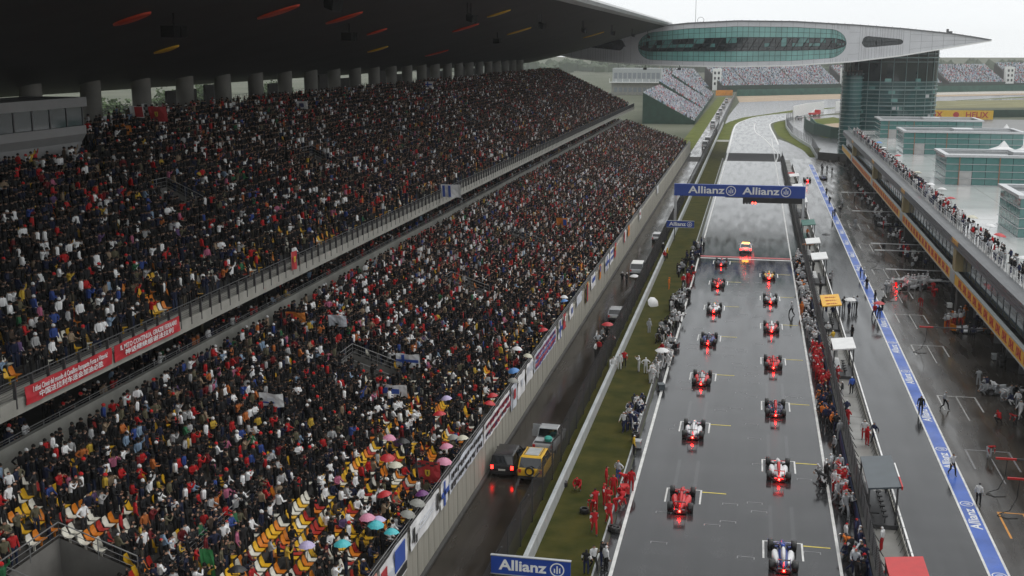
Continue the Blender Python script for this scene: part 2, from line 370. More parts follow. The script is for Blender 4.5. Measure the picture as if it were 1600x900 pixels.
for p, q in zip(PTS[:-1], PTS[1:]):
    b.loft([[(p[0] - .2, p[1], 0), (p[0] + .2, p[1], 0), (p[0] + .15, p[1], 1.0), (p[0] - .15, p[1], 1.0)], [(q[0] - .2, q[1], 0), (q[0] + .2, q[1], 0), (q[0] + .15, q[1], 1.0), (q[0] - .15, q[1], 1.0)]])
isb = thing('curved_barrier', 'curved grey barrier with tall fence round the grass island at the pit exit', 'barrier', (18.3, 346, 0))
b.v = [(x - 18.3, y - 346, z) for x, y, z in b.v]; b.build('barrier_wall', M_BARR, isb)
b = MB()
for p, q in zip(PTS[:-1], PTS[1:]):
    n = max(1, int((Vector(q) - Vector(p)).length / 4))
    for k in range(n):
        x = p[0] + (q[0] - p[0]) * k / n; y = p[1] + (q[1] - p[1]) * k / n; b.tube((x + .3 - 18.3, y - 346, 0), (x + .3 - 18.3, y - 346, 3.4), 0.08, 4)
    for h in np.arange(1.1, 3.4, 0.28): b.tube((p[0] + .3 - 18.3, p[1] - 346, h), (q[0] + .3 - 18.3, q[1] - 346, h), 0.03, 3)
b.build('catch_fence', M_STEEL, isb)
sheet('service_yard', [(14, 526), (13, 480), (14, 437), (16, 408), (18.5, 384), (34, 380), (40, 440), (48, 520), (60, 600), (34, 575), (18, 545)], 0.003, A_FAR)
sheet('yard_grass', [(22, 500), (21, 455), (25, 430), (34, 420), (40, 470), (46, 520), (36, 560), (26, 540)], 0.02, M_GRASSF)
sheet('yard_gravel', [(25, 500), (26, 470), (33, 450), (38, 490), (38, 520)], 0.035, M_GRAVEL)
# grid-lines and team boxes on the apron
def apron_box(y, m, x0=17.6, x1=21.0):
    g = MB(); g.box(x0, x0 + 0.14, y - 2.2, y + 2.2, 0, 0.009); g.box(x1 - 0.14, x1, y - 2.2, y + 2.2, 0, 0.009); g.box(x0, x1, y + 2.2, y + 2.34, 0, 0.009)
    g.box((x0 + x1) / 2 - 0.05, (x0 + x1) / 2 + 0.05, y - 5, y + 2.2, 0, 0.0085); g.build('box_marking', m, pl)
for y, mm in ((78, M_OLINE), (91, M_LINE2), (106, M_BAY), (125, M_BAY), (140, M_BAY), (154, M_BAY), (170, M_BAY), (192, M_BAY), (214, M_BAY), (240, M_BAY), (262, M_BAY)): apron_box(y, mm)
# ------------------------------------------------------------------ barriers, fences and signs on the left of the track
def long_wall(name, label, x0, x1, z1, seg, y0, y1, m, pname, far=210):
    t = thing(name, label, 'barrier', ((x0 + x1) / 2, y0, 0)); w = x1 - x0
    me = None; y = y0
    g = MB(); ch = min(0.06, w / 5); L_ = seg - 0.03
    g.loft([[(-w / 2, yy, 0), (w / 2, yy, 0), (w / 2 - ch, yy, z1 - ch), (w / 2 - 2 * ch, yy, z1), (-w / 2 + ch, yy, z1)] for yy in (0, L_)])
    me = g.mesh(pname, m)
    while y < min(far, y1): link(pname, me, t, (0, y - y0, 0)); y += seg
    if y < y1:
        g = MB()
        while y < y1:
            g.loft([[(-w / 2, y - y0 + d, 0), (w / 2, y - y0 + d, 0), (w / 2 - ch, y - y0 + d, z1 - ch), (w / 2 - 2 * ch, y - y0 + d, z1), (-w / 2 + ch, y - y0 + d, z1)] for d in (0, L_)]); y += seg
        tag(g.build(pname, m, t), kind='stuff')
    return t
long_wall('guard_wall', 'long pale grey guard wall between the grass verge and the service road', -12.85, -12.45, 0.95, 4.0, 40, 500, M_BARR, 'wall_segment')
b = MB(); ff = thing('catch_fence', 'tall dark wire catch fence along the service road', 'fence', (-13.6, 40, 0))
for y in np.arange(0, 430, 4.0):
    b.tube((0, y, 0), (0, y, 3.0), 0.06, 5); b.tube((0, y, 3.0), (0.5, y, 3.6), 0.05, 5)
b.build('fence_post', M_STEEL, ff)['kind'] = 'stuff'
b = MB()
for h in np.arange(0.25, 3.1, 0.19): b.tube((0, 0, h), (0, 430, h), 0.015, 3, cap=False)
for y in np.arange(0, 200, 0.22): b.tube((0, y, 0.2), (0, y, 3.1), 0.012, 3, cap=False)
b.build('fence_wire', M_STEEL, ff)['kind'] = 'stuff'
def lane_sign(y, label, w=4.55, h=1.06, z=2.35, x=-13.55):
    t = thing('sponsor_board', label, 'sign', (x, y, 0), group='blue sponsor boards beside the straight')
    g = MB(); g.box(0, w, 0, 0.14, z, z + h); g.build('board', M_BLUE, t)
    g = MB(); g.box(-0.03, w + 0.03, -0.03, 0.17, z - 0.05, z); g.box(-0.03, w + 0.03, -0.03, 0.17, z + h, z + h + 0.05); g.build('frame', M_ALU, t)
    g = MB(); g.tube((0.06, 0.25, 0), (0.06, 0.25, z + h), 0.08, 6); g.tube((1.35, 0.25, 0), (1.35, 0.25, z + h), 0.08, 6); g.tube((0.06, .25, z), (w - .1, 0.22, z + .1), 0.05, 5); g.build('post', M_STEEL, t)
    put_text('Allianz', 0.86, M_WHITE, t, (w * 0.40, -0.012, z + h * 0.5), (1, 0, 0), (0, 0, 1), 0.02, 0.022, width=2.75)
    o = emblem_mesh(0.41, 0.02).build('emblem', M_WHITE, t); o.matrix_basis = Matrix(((1, 0, 0, w * 0.835), (0, 0, -1, -0.012), (0, 1, 0, z + h * 0.5), (0, 0, 0, 1)))
lane_sign(59.2, 'blue sponsor board with white lettering over the verge beside the red pit crew')
lane_sign(191, 'blue sponsor board with white lettering just before the overhead gantry')
# start gantry
gt = thing('start_gantry', 'blue overhead start gantry with white lettering and red start lights', 'gantry', (-13.3, 205, 0))
g = MB(); g.box(0, 22.5, -0.35, 0.35, 5.95, 8.02); g.build('beam', M_BLUE, gt)
for x in (0.25, 22.3):
    g = MB(); g.box(x - 0.22, x + 0.22, -0.22, 0.22, 0, 5.95); g.build('post', M_ALU, gt)
g = MB(); g.box(12, 22.4, 0.0, 0.25, 4.95, 5.93); g.build('timing_board', M_BLACKP, gt)
for i, cx in enumerate((5.6, 15.0)):
    put_text('Allianz', 1.75, M_WHITE, gt, (cx, -0.37, 7.0), (1, 0, 0), (0, 0, 1), 0.03, 0.035, width=6.3)
    o = emblem_mesh(0.86, 0.03).build('emblem', M_WHITE, gt); o.matrix_basis = Matrix(((1, 0, 0, cx + 4.25), (0, 0, -1, -0.37), (0, 1, 0, 7.0), (0, 0, 0, 1)))
M_REDL = mat('red_lamp', (0.6, 0.02, 0.02), 0.4, 0, emit=((1, 0.03, 0.02), 14.0))
g = MB(); g.box(8.9, 17.5, -.12, .12, 5.78, 5.93); g.build('light_bar', M_STEEL, gt)
for i in range(5):
    g = MB(); x = 11.75 + i * 0.5 + 0.4; g.box(x - 0.2, x + 0.2, -0.2, 0.1, 4.75, 5.78); lb = g.build('light_box', M_BLACKP, gt)
    for k in range(2 if i < 3 else 0):
        pass
    if i >= 3:
        g = MB(); g.lathe([(0.0, -0.23), (0.15, -0.22), (0.16, -0.2)], 10, (x, 0, 4.95), 'Y'); g.build('lamp', M_REDL, lb)
        g = MB(); g.lathe([(0.0, -0.23), (0.15, -0.22), (0.16, -0.2)], 10, (x, 0, 5.3), 'Y'); g.build('lamp', M_BLACK, lb)
# ------------------------------------------------------------------ main grandstand
GS = thing('grandstand', 'huge two-tier grandstand packed with spectators under a dark curved roof', 'grandstand', (-18.7, 40, 0))
GO = Vector((-18.7, 40, 0))
def gs(bm, name, m, parent=None, smooth=False, kind=None):
    """build in world coordinates, then hang under the grandstand"""
    o = bm.build(name, m, None, smooth); o.parent = parent or GS
    o.matrix_parent_inverse = Matrix.Translation(-GO)
    if kind: o['kind'] = kind
    return o
Y0, Y1 = 25.0, 356.0
LX0, LZ0, LDX, LDZ, LN = -19.75, 2.65, 0.85, 0.285, 23
UX0, UZ0, UDX, UDZ, UN = -37.6, 14.0, 0.86, 0.396, 26
VOM = [(43.6, 48.4, 11, 16)] + [(y, y + 3.4, 9, 14) for y in (84, 116, 148, 182, 214, 248, 282, 316)]       # stair openings in the lower tier
VOMU = [(y, y + 3.4, 10, 14) for y in (88, 122, 156, 192, 226, 260, 296)]
AISL = [(v[0] + v[1]) / 2 for v in VOM] ; AISU = [(v[0] + v[1]) / 2 for v in VOMU]
M_VOM = mat('stairwell_concrete', (0.13, 0.125, 0.115), 0.7, 0.25, 0.8)
def in_vom(V, y, i): return any(a - 0.3 < y < b + 0.3 and r0 <= i < r1 for a, b, r0, r1 in V)
def tier(X0, Z0, dx, dz, n, V, name):
    g = MB()
    for i in range(n):
        xa = X0 - i * dx; xb = xa - dx; z = Z0 + i * dz
        cuts = sorted((a, b) for a, b, r0, r1 in V if r0 <= i < r1); y = Y0
        for a, b in cuts + [(Y1, Y1)]:
            if a > y:
                g.quad((xa, y, z), (xb, y, z), (xb, a, z), (xa, a, z)); g.quad((xb, y, z), (xb, y, z + dz), (xb, a, z + dz), (xb, a, z))
                if i == 0: g.quad((xa, y, z), (xa, a, z), (xa, a, z - 1.6), (xa, y, z - 1.6))
            y = b
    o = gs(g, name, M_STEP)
    for k, (a, b, r0, r1) in enumerate(V):
        xa = X0 - r0 * dx; xb = X0 - r1 * dx; zt = Z0 + r1 * dz; zb = Z0 + r0 * dz - 1.9
        g = MB(); g.quad((xa, a, zb), (xb, a, zb), (xb, b, zb), (xa, b, zb))
        for yy in (a, b): g.add([(xa, yy, zb), (xb, yy, zb), (xb, yy, zt + .15), (xa, yy, zb + 2.05)], [(0, 1, 2, 3)])
        g.add([(xb, a, zb), (xb, b, zb), (xb, b, zt + .15), (xb, a, zt + .15)], [(0, 1, 2, 3)])
        gs(g, 'stair_opening', M_VOM)
        g = MB(); zr = 1.0
        P = [(xa, a, zb + 1.9 + zr), (xb, a, zt + zr), (xb, b, zt + zr), (xa, b, zb + 1.9 + zr)]
        for f in (1.0, 0.66, 0.33): g.path([(p[0], p[1], p[2] - zr * (1 - f)) for p in P], 0.035 if f == 1 else 0.018, 5)
        for p, q in ((0, 1), (1, 2), (2, 3)):
            for t in (0, .5, 1):
                x, y, z = [P[p][c] + (P[q][c] - P[p][c]) * t for c in range(3)]; g.tube((x, y, z - zr - .1), (x, y, z), 0.03, 5)
        gs(g, 'stair_railing', M_RAIL)
    return o
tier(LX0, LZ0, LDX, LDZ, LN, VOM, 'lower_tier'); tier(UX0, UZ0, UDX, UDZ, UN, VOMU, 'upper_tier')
# front wall of ribbed concrete panels
pm = MB(); pm.loft([[(0, 0, 0), (-0.3, 0, 0), (-0.3, 0, 3.55), (0, 0, 3.55)], [(0, 1.16, 0), (-0.3, 1.16, 0), (-0.3, 1.16, 3.55), (0, 1.16, 3.55)]])
pm = pm.mesh('wall_panel', M_CONCW)
y = 44.0; k = 0
while k < 150: link('wall_panel', pm, GS, (random.uniform(-.012, .012), y - 40, 0)); y += 1.2; k += 1
g = MB()
while y < Y1: g.box(-19.0, -18.7, y, y + 1.16, 0, 3.55); y += 1.2
gs(g, 'wall_panel', M_CONCW, kind='stuff')
g = MB(); g.box(-19.3, -18.98, Y0, Y1, 0, 3.45); gs(g, 'wall_core', M_DARKC)
g = MB(); g.box(-18.7, -18.45, Y0, Y1, 0, 0.16); gs(g, 'wall_footing', M_DARKC)
g = MB()
for h in (3.75, 4.0, 4.25): g.tube((-18.9, Y0, h), (-18.9, Y1, h), 0.022, 4)
for yy in np.arange(Y0, Y1, 2.4): g.tube((-18.9, yy, 3.5), (-18.9, yy, 4.25), 0.03, 4)
gs(g, 'wall_railing', M_RAIL, kind='stuff')
# concourse between the tiers
LT_X = LX0 - LN * LDX; LT_Z = LZ0 + LN * LDZ
g = MB(); g.loft([[(LT_X, yy, LT_Z - .3), (LT_X, yy, LT_Z), (LT_X - 0.15, yy, LT_Z + 0.8), (LT_X - 0.45, yy, LT_Z + 0.8), (LT_X - 0.45, yy, LT_Z - .3)] for yy in (Y0, Y1)])
gs(g, 'concourse_parapet', M_CONC)
g = MB(); xa = LX0 - 22.1 * LDX; za = LZ0 + 22 * LDZ + .04; g.quad((xa, Y0, za), (xa, Y1, za), (LT_X, Y1, LT_Z + .05), (LT_X, Y0, LT_Z + .05)); gs(g, 'rear_walkway', M_CONC)
g = MB(); g.box(LT_X - 6.5, LT_X - 0.45, Y0, Y1, LT_Z - 0.35, LT_Z - 0.15); gs(g, 'concourse_floor', M_STEP)
g = MB(); g.box(LT_X - 6.8, LT_X - 6.5, Y0, Y1, LT_Z, 14.5); gs(g, 'concourse_wall', M_DARKC)
g = MB(); CX = LT_X - 0.35
for h in (0.15, 0.3, 0.45): g.tube((CX, Y0, LT_Z + 0.7 + h), (CX, Y1, LT_Z + 0.7 + h), 0.016 if h < .4 else 0.03, 4)
for yy in np.arange(Y0, Y1, 1.6): g.tube((CX, yy, LT_Z + .7), (CX, yy, LT_Z + 1.15), 0.025, 4)
gs(g, 'concourse_railing', M_RAIL, kind='stuff')
# upper tier slab edge, railing
g = MB(); g.box(-37.7, -36.0, Y0, Y1, 13.22, 13.92); g.box(-36.35, -36.0, Y0, Y1, 13.925, 14.05); gs(g, 'slab_edge', M_CONC)
g = MB(); g.quad((-37.7, Y0, 13.22), (-37.7, Y1, 13.22), (-62, Y1, 23.6), (-62, Y0, 23.6)); gs(g, 'tier_underside', M_DARKC)
g = MB()
for h in (0.12, 0.26, 0.4, 0.54, 0.68, 0.82, 1.0): g.tube((-36.1, Y0, 14.03 + h), (-36.1, Y1, 14.03 + h), 0.014 if h < 1 else 0.032, 4)
for yy in np.arange(Y0, Y1, 1.45): g.box(-36.14, -35.97, yy, yy + 0.08, 13.55, 15.03)
gs(g, 'tier_railing', M_STEEL, kind='stuff')
# rear gallery, columns and back wall
M_COLU = mat('column_concrete', (0.15, 0.145, 0.13), 0.75, 0.2, 0.5)
g = MB(); g.box(-70, -59.9, Y0, Y1, 23.9, 24.15); gs(g, 'rear_gallery', M_STEP)
for i in range(27):
    yc = 65.3 + 9.75 * i
    g = MB(); g.lathe([(1.0, 23.9), (1.0, 29.2)], 14, (-64.2, yc, 0)); gs(g, 'column', M_COLU, smooth=True)
    if i >= 9 and i % 3 != 1 or i in (6, 7):
        g = MB(); g.box(-67.4, -67.1, yc + 1.2, yc + 8.6, 24.1, 26.6 + (i * 7 % 3) * .4); gs(g, 'gallery_kiosk', M_DARKC)
g = MB()
for h in (0.3, .6, .85, 1.1): g.tube((-69.6, Y0, 24.15 + h), (-69.6, Y1, 24.15 + h), 0.03, 4)
for yy in np.arange(Y0, Y1, 1.2): g.tube((-69.6, yy, 24.1), (-69.6, yy, 25.3), 0.03, 4)
gs(g, 'gallery_railing', M_STEEL, kind='stuff')
# roof
M_MATT = mat('matt_black', (.006, .006, .006), .9, .2, 3, spec=.1)
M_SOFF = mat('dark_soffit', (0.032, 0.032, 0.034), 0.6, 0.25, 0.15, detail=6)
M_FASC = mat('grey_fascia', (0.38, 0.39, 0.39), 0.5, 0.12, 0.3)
SOF = [(-70, 26.9), (-64, 28.2), (-57, 29.75), (-50, 31.45), (-44, 33.0), (-38, 34.6), (-31, 36.5), (-26.5, 37.75)]
NOSE = [(-25.7, 38.15), (-25.4, 38.7), (-25.9, 39.2)]
TOP = [(-27.5, 39.35), (-38, 38.6), (-50, 36.0), (-60, 32.6), (-70, 28.3)]
g = MB(); ys = [5] + [20 + 18 * k for k in range(20)]
for (xa, za), (xb, zb) in zip(SOF[:-1], SOF[1:]):
    for ya, yb in zip(ys[:-1], ys[1:]): g.quad((xa, ya, za), (xb, ya, zb), (xb, yb, zb), (xa, yb, za), 0)
PP = [SOF[-1]] + NOSE + TOP + [SOF[0]]
for (xa, za), (xb, zb) in zip(PP[:-1], PP[1:]): g.quad((xa, ys[0], za), (xb, ys[0], zb), (xb, ys[-1], zb), (xa, ys[-1], za), 1)
for yy in (ys[0], ys[-1]): g.poly([(x, yy, z) for x, z in SOF + NOSE + TOP], 1)
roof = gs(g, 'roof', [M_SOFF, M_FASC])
g = MB()      # panel joints on the fascia
for yy in np.arange(60, 350, 6.0): g.box(-25.38, -25.36, yy, yy + 0.1, 38.3, 38.9)
def soff_z(x):
    for (xa, za), (xb, zb) in zip(SOF[:-1], SOF[1:]):
        if xa <= x <= xb: return za + (zb - za) * (x - xa) / (xb - xa)
    return 37.0
M_PR = mat('red_soffit_panel', (0.62, 0.06, 0.025), 0.45, 0.1, 1.0); M_PY = mat('yellow_soffit_panel', (0.72, 0.42, 0.03), 0.45, 0.1, 1.0)
for x, yc, L_, W_, a, m_ in ((-38.5, 91, 4.6, 1.5, .25, M_PR), (-38.8, 107.5, 4.6, 1.3, .25, M_PR), (-39.2, 157, 4.6, 1.2, .2, M_PR), (-53, 192, 5, 1.1, .5, M_PR), (-39, 193, 5.0, 1.0, .15, M_PY),
                           (-50.2, 152, 3.6, .8, .5, M_PY), (-33, 150, 3.8, .8, .2, M_PY), (-38, 277, 6, 1, .1, M_PY), (-42, 74, 3.6, 1.3, .2, M_PR), (-50, 93.5, 3, 0.8, .3, M_PY), (-42.5, 128.5, 3.0, .9, .3, M_PR)):
    a = R(80); L_ *= .44; W_ = L_ * .42
    g = MB(); n = 24; rings = []
    for s_, dz in ((1.0, -0.02), (0.97, -0.16), (0.6, -0.24)):
        q = []
        for i in range(n):
            t = 2 * math.pi * i / n; u = L_ * math.cos(t) * s_; w = W_ * math.sin(t) * s_
            px = x + w * math.cos(a) - u * math.sin(a) * 0.0 + u * math.sin(a) * -1; py = yc + u * math.cos(a) + w * math.sin(a)
            q.append((px, py, soff_z(px) + dz))
        rings.append(q)
    g.loft(rings, cap=False); g.poly(rings[-1]); gs(g, 'soffit_panel', m_)
for i in range(8):
    yc = 84 + 43.5 * i; x = -31.4; z = soff_z(x)
    for dx in (0,) if i else (0,):
        g = MB(); g.tube((x, yc - 1, z - 1.2), (x, yc + 1, z - 1.2), 0.06, 6); g.tube((x, yc - .8, z), (x, yc - .8, z - 1.2), .05, 5); g.tube((x, yc + .8, z), (x, yc + .8, z - 1.2), .05, 5)
        for k in (-1, 0, 1):
            g.loft([[(x - .1, yc + k * .75 - .3, z - 1.25), (x - .1, yc + k * .75 + .3, z - 1.25), (x - .1, yc + k * .75 + .3, z - 1.95), (x - .1, yc + k * .75 - .3, z - 1.95)],
                    [(x + .7, yc + k * .75 - .36, z - 1.35), (x + .7, yc + k * .75 + .36, z - 1.35), (x + .55, yc + k * .75 + .36, z - 2.2), (x + .55, yc + k * .75 - .36, z - 2.2)]])
        gs(g, 'loudspeaker_rig', M_MATT)
for yc in (77, 113.6, 183):
    x = -40.5; z = soff_z(x); g = MB(); g.tube((x, yc, z), (x, yc, z - 1.0), .06, 5); g.box(x - .5, x + .5, yc - 1.0, yc - .1, z - 1.7, z - .9); g.box(x - .5, x + .5, yc + .1, yc + 1.0, z - 1.7, z - .9); gs(g, 'loudspeaker_rig', M_MATT)
# commentary box at the back of the upper tier
M_CREAM = mat('pale_cladding', (0.22, 0.22, 0.22), 0.6, 0.08, 0.5)
cb = None
g = MB(); bx = -56.8; cy = 90.4
g.loft([[(bx, yy, 22.0), (bx, yy, 23.6), (bx + .5, yy, 24.3), (bx - 5, yy, 24.3), (bx - 5, yy, 22)] for yy in (50, cy)])
g.box(bx - 5, bx + 0.5, 50, cy, 24.3, 25.0); g.box(bx - 5, bx + .6, 50, cy + .2, 26.6, 27.4); g.box(bx - 5, bx - 4.6, 50, cy - .1, 25.0, 26.6)
gs(g, 'commentary_box', M_CREAM)
for k in range(16):
    g = MB(); y = cy - 2.4 - k * 2.4; g.box(bx + .2, bx + .26, y, y + 2.28, 25.0, 26.6); gs(g, 'commentary_window', M_GLASSD)
    g = MB(); g.box(bx + .16, bx + .32, y + 2.28, y + 2.4, 25.0, 26.6); gs(g, 'window_post', M_STEEL)
# grandstand end wall (slope of steps seen from the side)
g = MB(); g.poly([(-19, 356.05, 0), (-19, 356.05, LZ0), (LT_X, 356.05, LT_Z), (-62, 356.05, LT_Z), (-62, 356.05, 0)]); g.poly([(-36, 356.05, 13.2), (-37.6, 356.05, 14), (-60, 356.05, 24.3), (-64, 356.05, 24.3), (-64, 356.05, 12)]); gs(g, 'end_wall', M_DARKC)
# ------------------------------------------------------------------ pit wall and timing stands
pw = long_wall('pit_wall', 'low concrete pit wall draped in blue below a dark wire fence', 7.95, 8.3, 1.05, 3.0, 45, 340, M_DARKC, 'wall_segment')
M_BCLOTH = mat('blue_wall_cloth', (0.015, 0.035, 0.11), 0.7, 0.35, 0.6)
g = MB(); me = MB(); me.box(-0.03, 0, 0, 2.9, 0.12, 0.98); me = me.mesh('wall_cloth', M_BCLOTH)
for k in range(34): link('wall_cloth', me, pw, (-0.19, 0.05 + k * 3.0, 0))
g = MB()
for y in np.arange(0, 295, 2.0): g.tube((0.1, y, 1.0), (0.1, y, 2.55), 0.05, 5); g.tube((0.1, y, 2.0), (.75, y, 1.0), 0.03, 4)
for h in np.arange(1.15, 2.6, 0.17): g.tube((0.1, 0, h), (0.1, 295, h), 0.026, 3, cap=False)
for y in np.arange(0, 170, 0.3): g.tube((0.1, y, 1.05), (0.1, y, 2.55), 0.018, 3, cap=False)
g.build('wire_fence', M_STEEL, pw)['kind'] = 'stuff'
M_WALK = mat('walkway_concrete', (0.2, 0.195, 0.18), 0.45, 0.2, 0.7, rvar=0.2)
strip('wall_walkway', 8.35, 10.5, 40, 340, 0.03, M_WALK)
for y in np.arange(52, 200, 6): strip('walkway_joint', 8.4, 10.45, y, y + 0.08, 0.034, M_DARKC, bpy.data.objects['wall_walkway'])
lw = long_wall('lane_parapet', 'low white-topped parapet with railing between walkway and pit lane', 10.5, 10.68, 0.45, 3.0, 45, 320, M_CONC, 'parapet_segment', far=190)
g = MB()
for y in np.arange(0, 275, 1.0): g.tube((0, y, .4), (0, y, 1.1), 0.02, 4); g.tube((-.35, y, 0.03), (0, y, .8), 0.015, 4)
for h in (0.65, 0.85): g.tube((0, 0, h), (0, 275, h), 0.014, 4)
g.build('railing', M_STEEL, lw)['kind'] = 'stuff'
g = MB()
for k in range(140): g.box(-.06, .06, k * 1.9, k * 1.9 + 1.8, 1.08, 1.15)
g.build('top_rail', M_WHITE, lw)['kind'] = 'stuff'
def timing_stand(y, L_, mroof, label, hz=2.7, slope=0.25, mside=None, letter=None, lm=None, edge=None):
    t = thing('timing_stand', label, 'timing stand', (9.4, y, 0.03), group='team timing stands on the pit wall')
    mside = mside or M_BLACKP
    g = MB(); g.loft([[(-0.95, yy, hz), (1.15, yy, hz + slope), (1.15, yy, hz + slope + .12), (-0.95, yy, hz + .12)] for yy in (0, L_)]); g.build('roof', mroof, t)
    for yy in (0.15, L_ - 0.15):
        for xx in (-0.85, 0.95):
            g = MB(); g.box(xx - .06, xx + .06, yy - .06, yy + .06, 0, hz + (slope if xx > 0 else 0)); g.build('post', M_STEEL, t)
    g = MB(); g.box(-0.9, -0.78, .2, L_ - .2, 0.9, 1.75); g.build('screen_panel', mside, t)
    g = MB(); g.box(-.75, -.1, .25, L_ - .25, 0.95, 1.03); g.build('desk', mside, t)
    n = max(2, int(L_ / 0.8))
    for k in range(n):
        yy = .4 + (L_ - .8) * k / max(1, n - 1)
        g = MB(); g.tube((.3, yy, 0), (.3, yy, .75), .04, 5); g.lathe([(.0, .75), (.19, .75), (.19, .83), (0, .83)], 8, (.3, yy, 0)); g.build('stool', M_BLACK, t)
    g = MB(); g.box(-.95, 1.15, -.02, L_ + .02, 0.0, 0.3); g.build('platform', M_STEEL, t)
    if edge:
        g = MB(); g.box(1.15, 1.24, 0, L_ * 0.72, hz + slope - .05, hz + slope + .18); g.build('trim', M_WHITE, t)
        g = MB(); g.box(1.15, 1.24, L_ * -.02, L_ * 0.28, hz + slope - .06, hz + slope + .19); g.build('trim_end', edge, t)
    if letter:
        for yy in np.arange(0.9, L_, 1.7): put_text(letter, 0.62, lm, t, (0.1, yy, hz + .12 + slope * .5 + .03), (0.99, 0, slope / 2.1), (0, 1, 0), 0.02, 0.01)
    return t
M_TGREY = mat('grey_canopy', (0.06, 0.075, 0.085), 0.4, 0.12, 1.0); M_TW = mat('white_canopy', (0.7, 0.7, 0.69), 0.45, 0.06, 1.0); M_RED = mat('red_panel', (0.5, 0.02, 0.02), 0.4, 0.08, 2.0)
M_TGREEN = mat('green_canopy', (0.03, 0.13, 0.10), 0.5, 0.2, 1.0)
timing_stand(75.6, 6.2, M_TGREY, 'grey-roofed timing stand with a white and red edge on the pit wall', 2.7, edge=M_RED)
timing_stand(62.0, 3.2, M_RED, 'small red-roofed timing stand on the pit wall walkway', 2.5)
timing_stand(112, 4.4, M_TW, 'long white arched timing stand on the pit wall beside the red pit crew', 2.8, mside=M_TW)
timing_stand(131.5, 6.0, M_YEL, 'yellow-roofed timing stand with red lettering on the pit wall', 2.8, letter='DHL', lm=M_REDT)
timing_stand(158, 5.2, M_TW, 'tall white timing stand on the pit wall near the finish line', 3.4, mside=M_TW)
timing_stand(176, 5.0, M_TW, 'small white-roofed timing stand on the pit wall past the finish line', 2.6, mside=M_TW)
timing_stand(192, 6.0, M_TGREEN, 'green-roofed timing stand on the pit wall close to the gantry post', 3.0, mside=M_TGREEN)
timing_stand(222, 7.0, M_TW, 'white-roofed timing stand on the pit wall beyond the gantry', 2.8)
timing_stand(246, 7.0, M_TW, 'white timing stand with dark cabin, second beyond the gantry on the pit wall', 2.8)
timing_stand(268, 6.0, M_TW, 'last white-roofed timing stand towards the pit exit', 2.8)
# ------------------------------------------------------------------ pit building
PB = thing('pit_building', 'long pit building with yellow lettered band, glass front and roof terrace', 'building', (24, 40, 0)); PO = Vector((24, 40, 0))
def pb(bm, name, m, parent=None, root=None, org=None, smooth=False, kind=None):
    o = bm.build(name, m, None, smooth); o.parent = parent or root or PB
    if parent is None: o.matrix_parent_inverse = Matrix.Translation(-(org or PO))
    if kind: o['kind'] = kind
    return o
PY0, PY1 = 40, 330
g = MB(); g.box(24, 24.35, PY0, PY1, 4.15, 5.4); band = pb(g, 'lettered_band', M_YEL)
g = MB(); g.box(23.97, 24.4, PY0, PY1, 5.42, 5.55); g.box(23.97, 24.4, PY0, PY1, 4.0, 4.13); pb(g, 'band_trim', M_BARR)
yy = 88.0
while yy < 300:
    if not any(abs(yy - c) < 2.6 for c in (93, 143, 194, 244, 296)):
        put_text('DHL', 1.15, M_REDT, band, (23.98, yy, 4.78), (0, -1, 0), (0, 0, 1), 0.03, 0.03, width=2.1)
    yy += 3.1
g = MB()
for c in (93, 143, 194, 244, 296): g.box(23.93, 24.36, c - 1.6, c + 1.6, 4.17, 5.38)
pb(g, 'band_joint', M_BARR)
M_YSTONE = mat('yellowish_pier', (0.32, 0.25, 0.12), 0.6, 0.3, 0.8, detail=8, stretch=(1, 1, .3))
for c in (93, 143, 194, 244, 296):
    g = MB(); g.box(24.05, 25.3, c - 1.0, c + 1.0, 5.56, 8.15); pb(g, 'pier', M_YSTONE)
    g = MB(); g.box(24.6, 26.0, c - 0.7, c + .7, 0, 3.98); pb(g, 'garage_column', M_DARKC)
k = 0
y = PY0 + 1.0
pm = MB(); pm.box(0, 0.06, 0, 2.94, 0, 2.55); pm = pm.mesh('window_pane', mat('pit_window', (0.09, 0.11, 0.115), 0.06, 0.3, 0.6, spec=0.8))
while y < PY1 - 3: link('window_pane', pm, PB, (0.95, y - 40, 5.58)); y += 3.0
g = MB()
for y in np.arange(PY0 + 0.97, PY1, 3.0): g.box(24.9, 25.05, y - .04, y + .04, 5.56, 8.15)
pb(g, 'mullion', M_STEEL, kind='stuff')
g = MB(); g.box(25.1, 32, PY0, PY1, 5.3, 5.55); g.box(24.4, 27.5, PY0, PY1, 3.98, 4.12); pb(g, 'upper_floor', M_DARKC)
# garage fronts
g = MB(); g.box(31.5, 31.8, PY0, PY1, 0, 5.3); pb(g, 'garage_back_wall', M_DARKC)
for y in np.arange(PY0 + 3, PY1, 6.2):
    g = MB(); g.box(26.6, 31.5, y, y + .3, 0, 3.98); pb(g, 'garage_partition', mat('garage_grey', (0.16, 0.16, 0.165), .6, .15, 1.0))
g = MB(); g.box(26.5, 26.8, PY0, PY1, 3.3, 3.98); pb(g, 'door_lintel', M_STEEL)
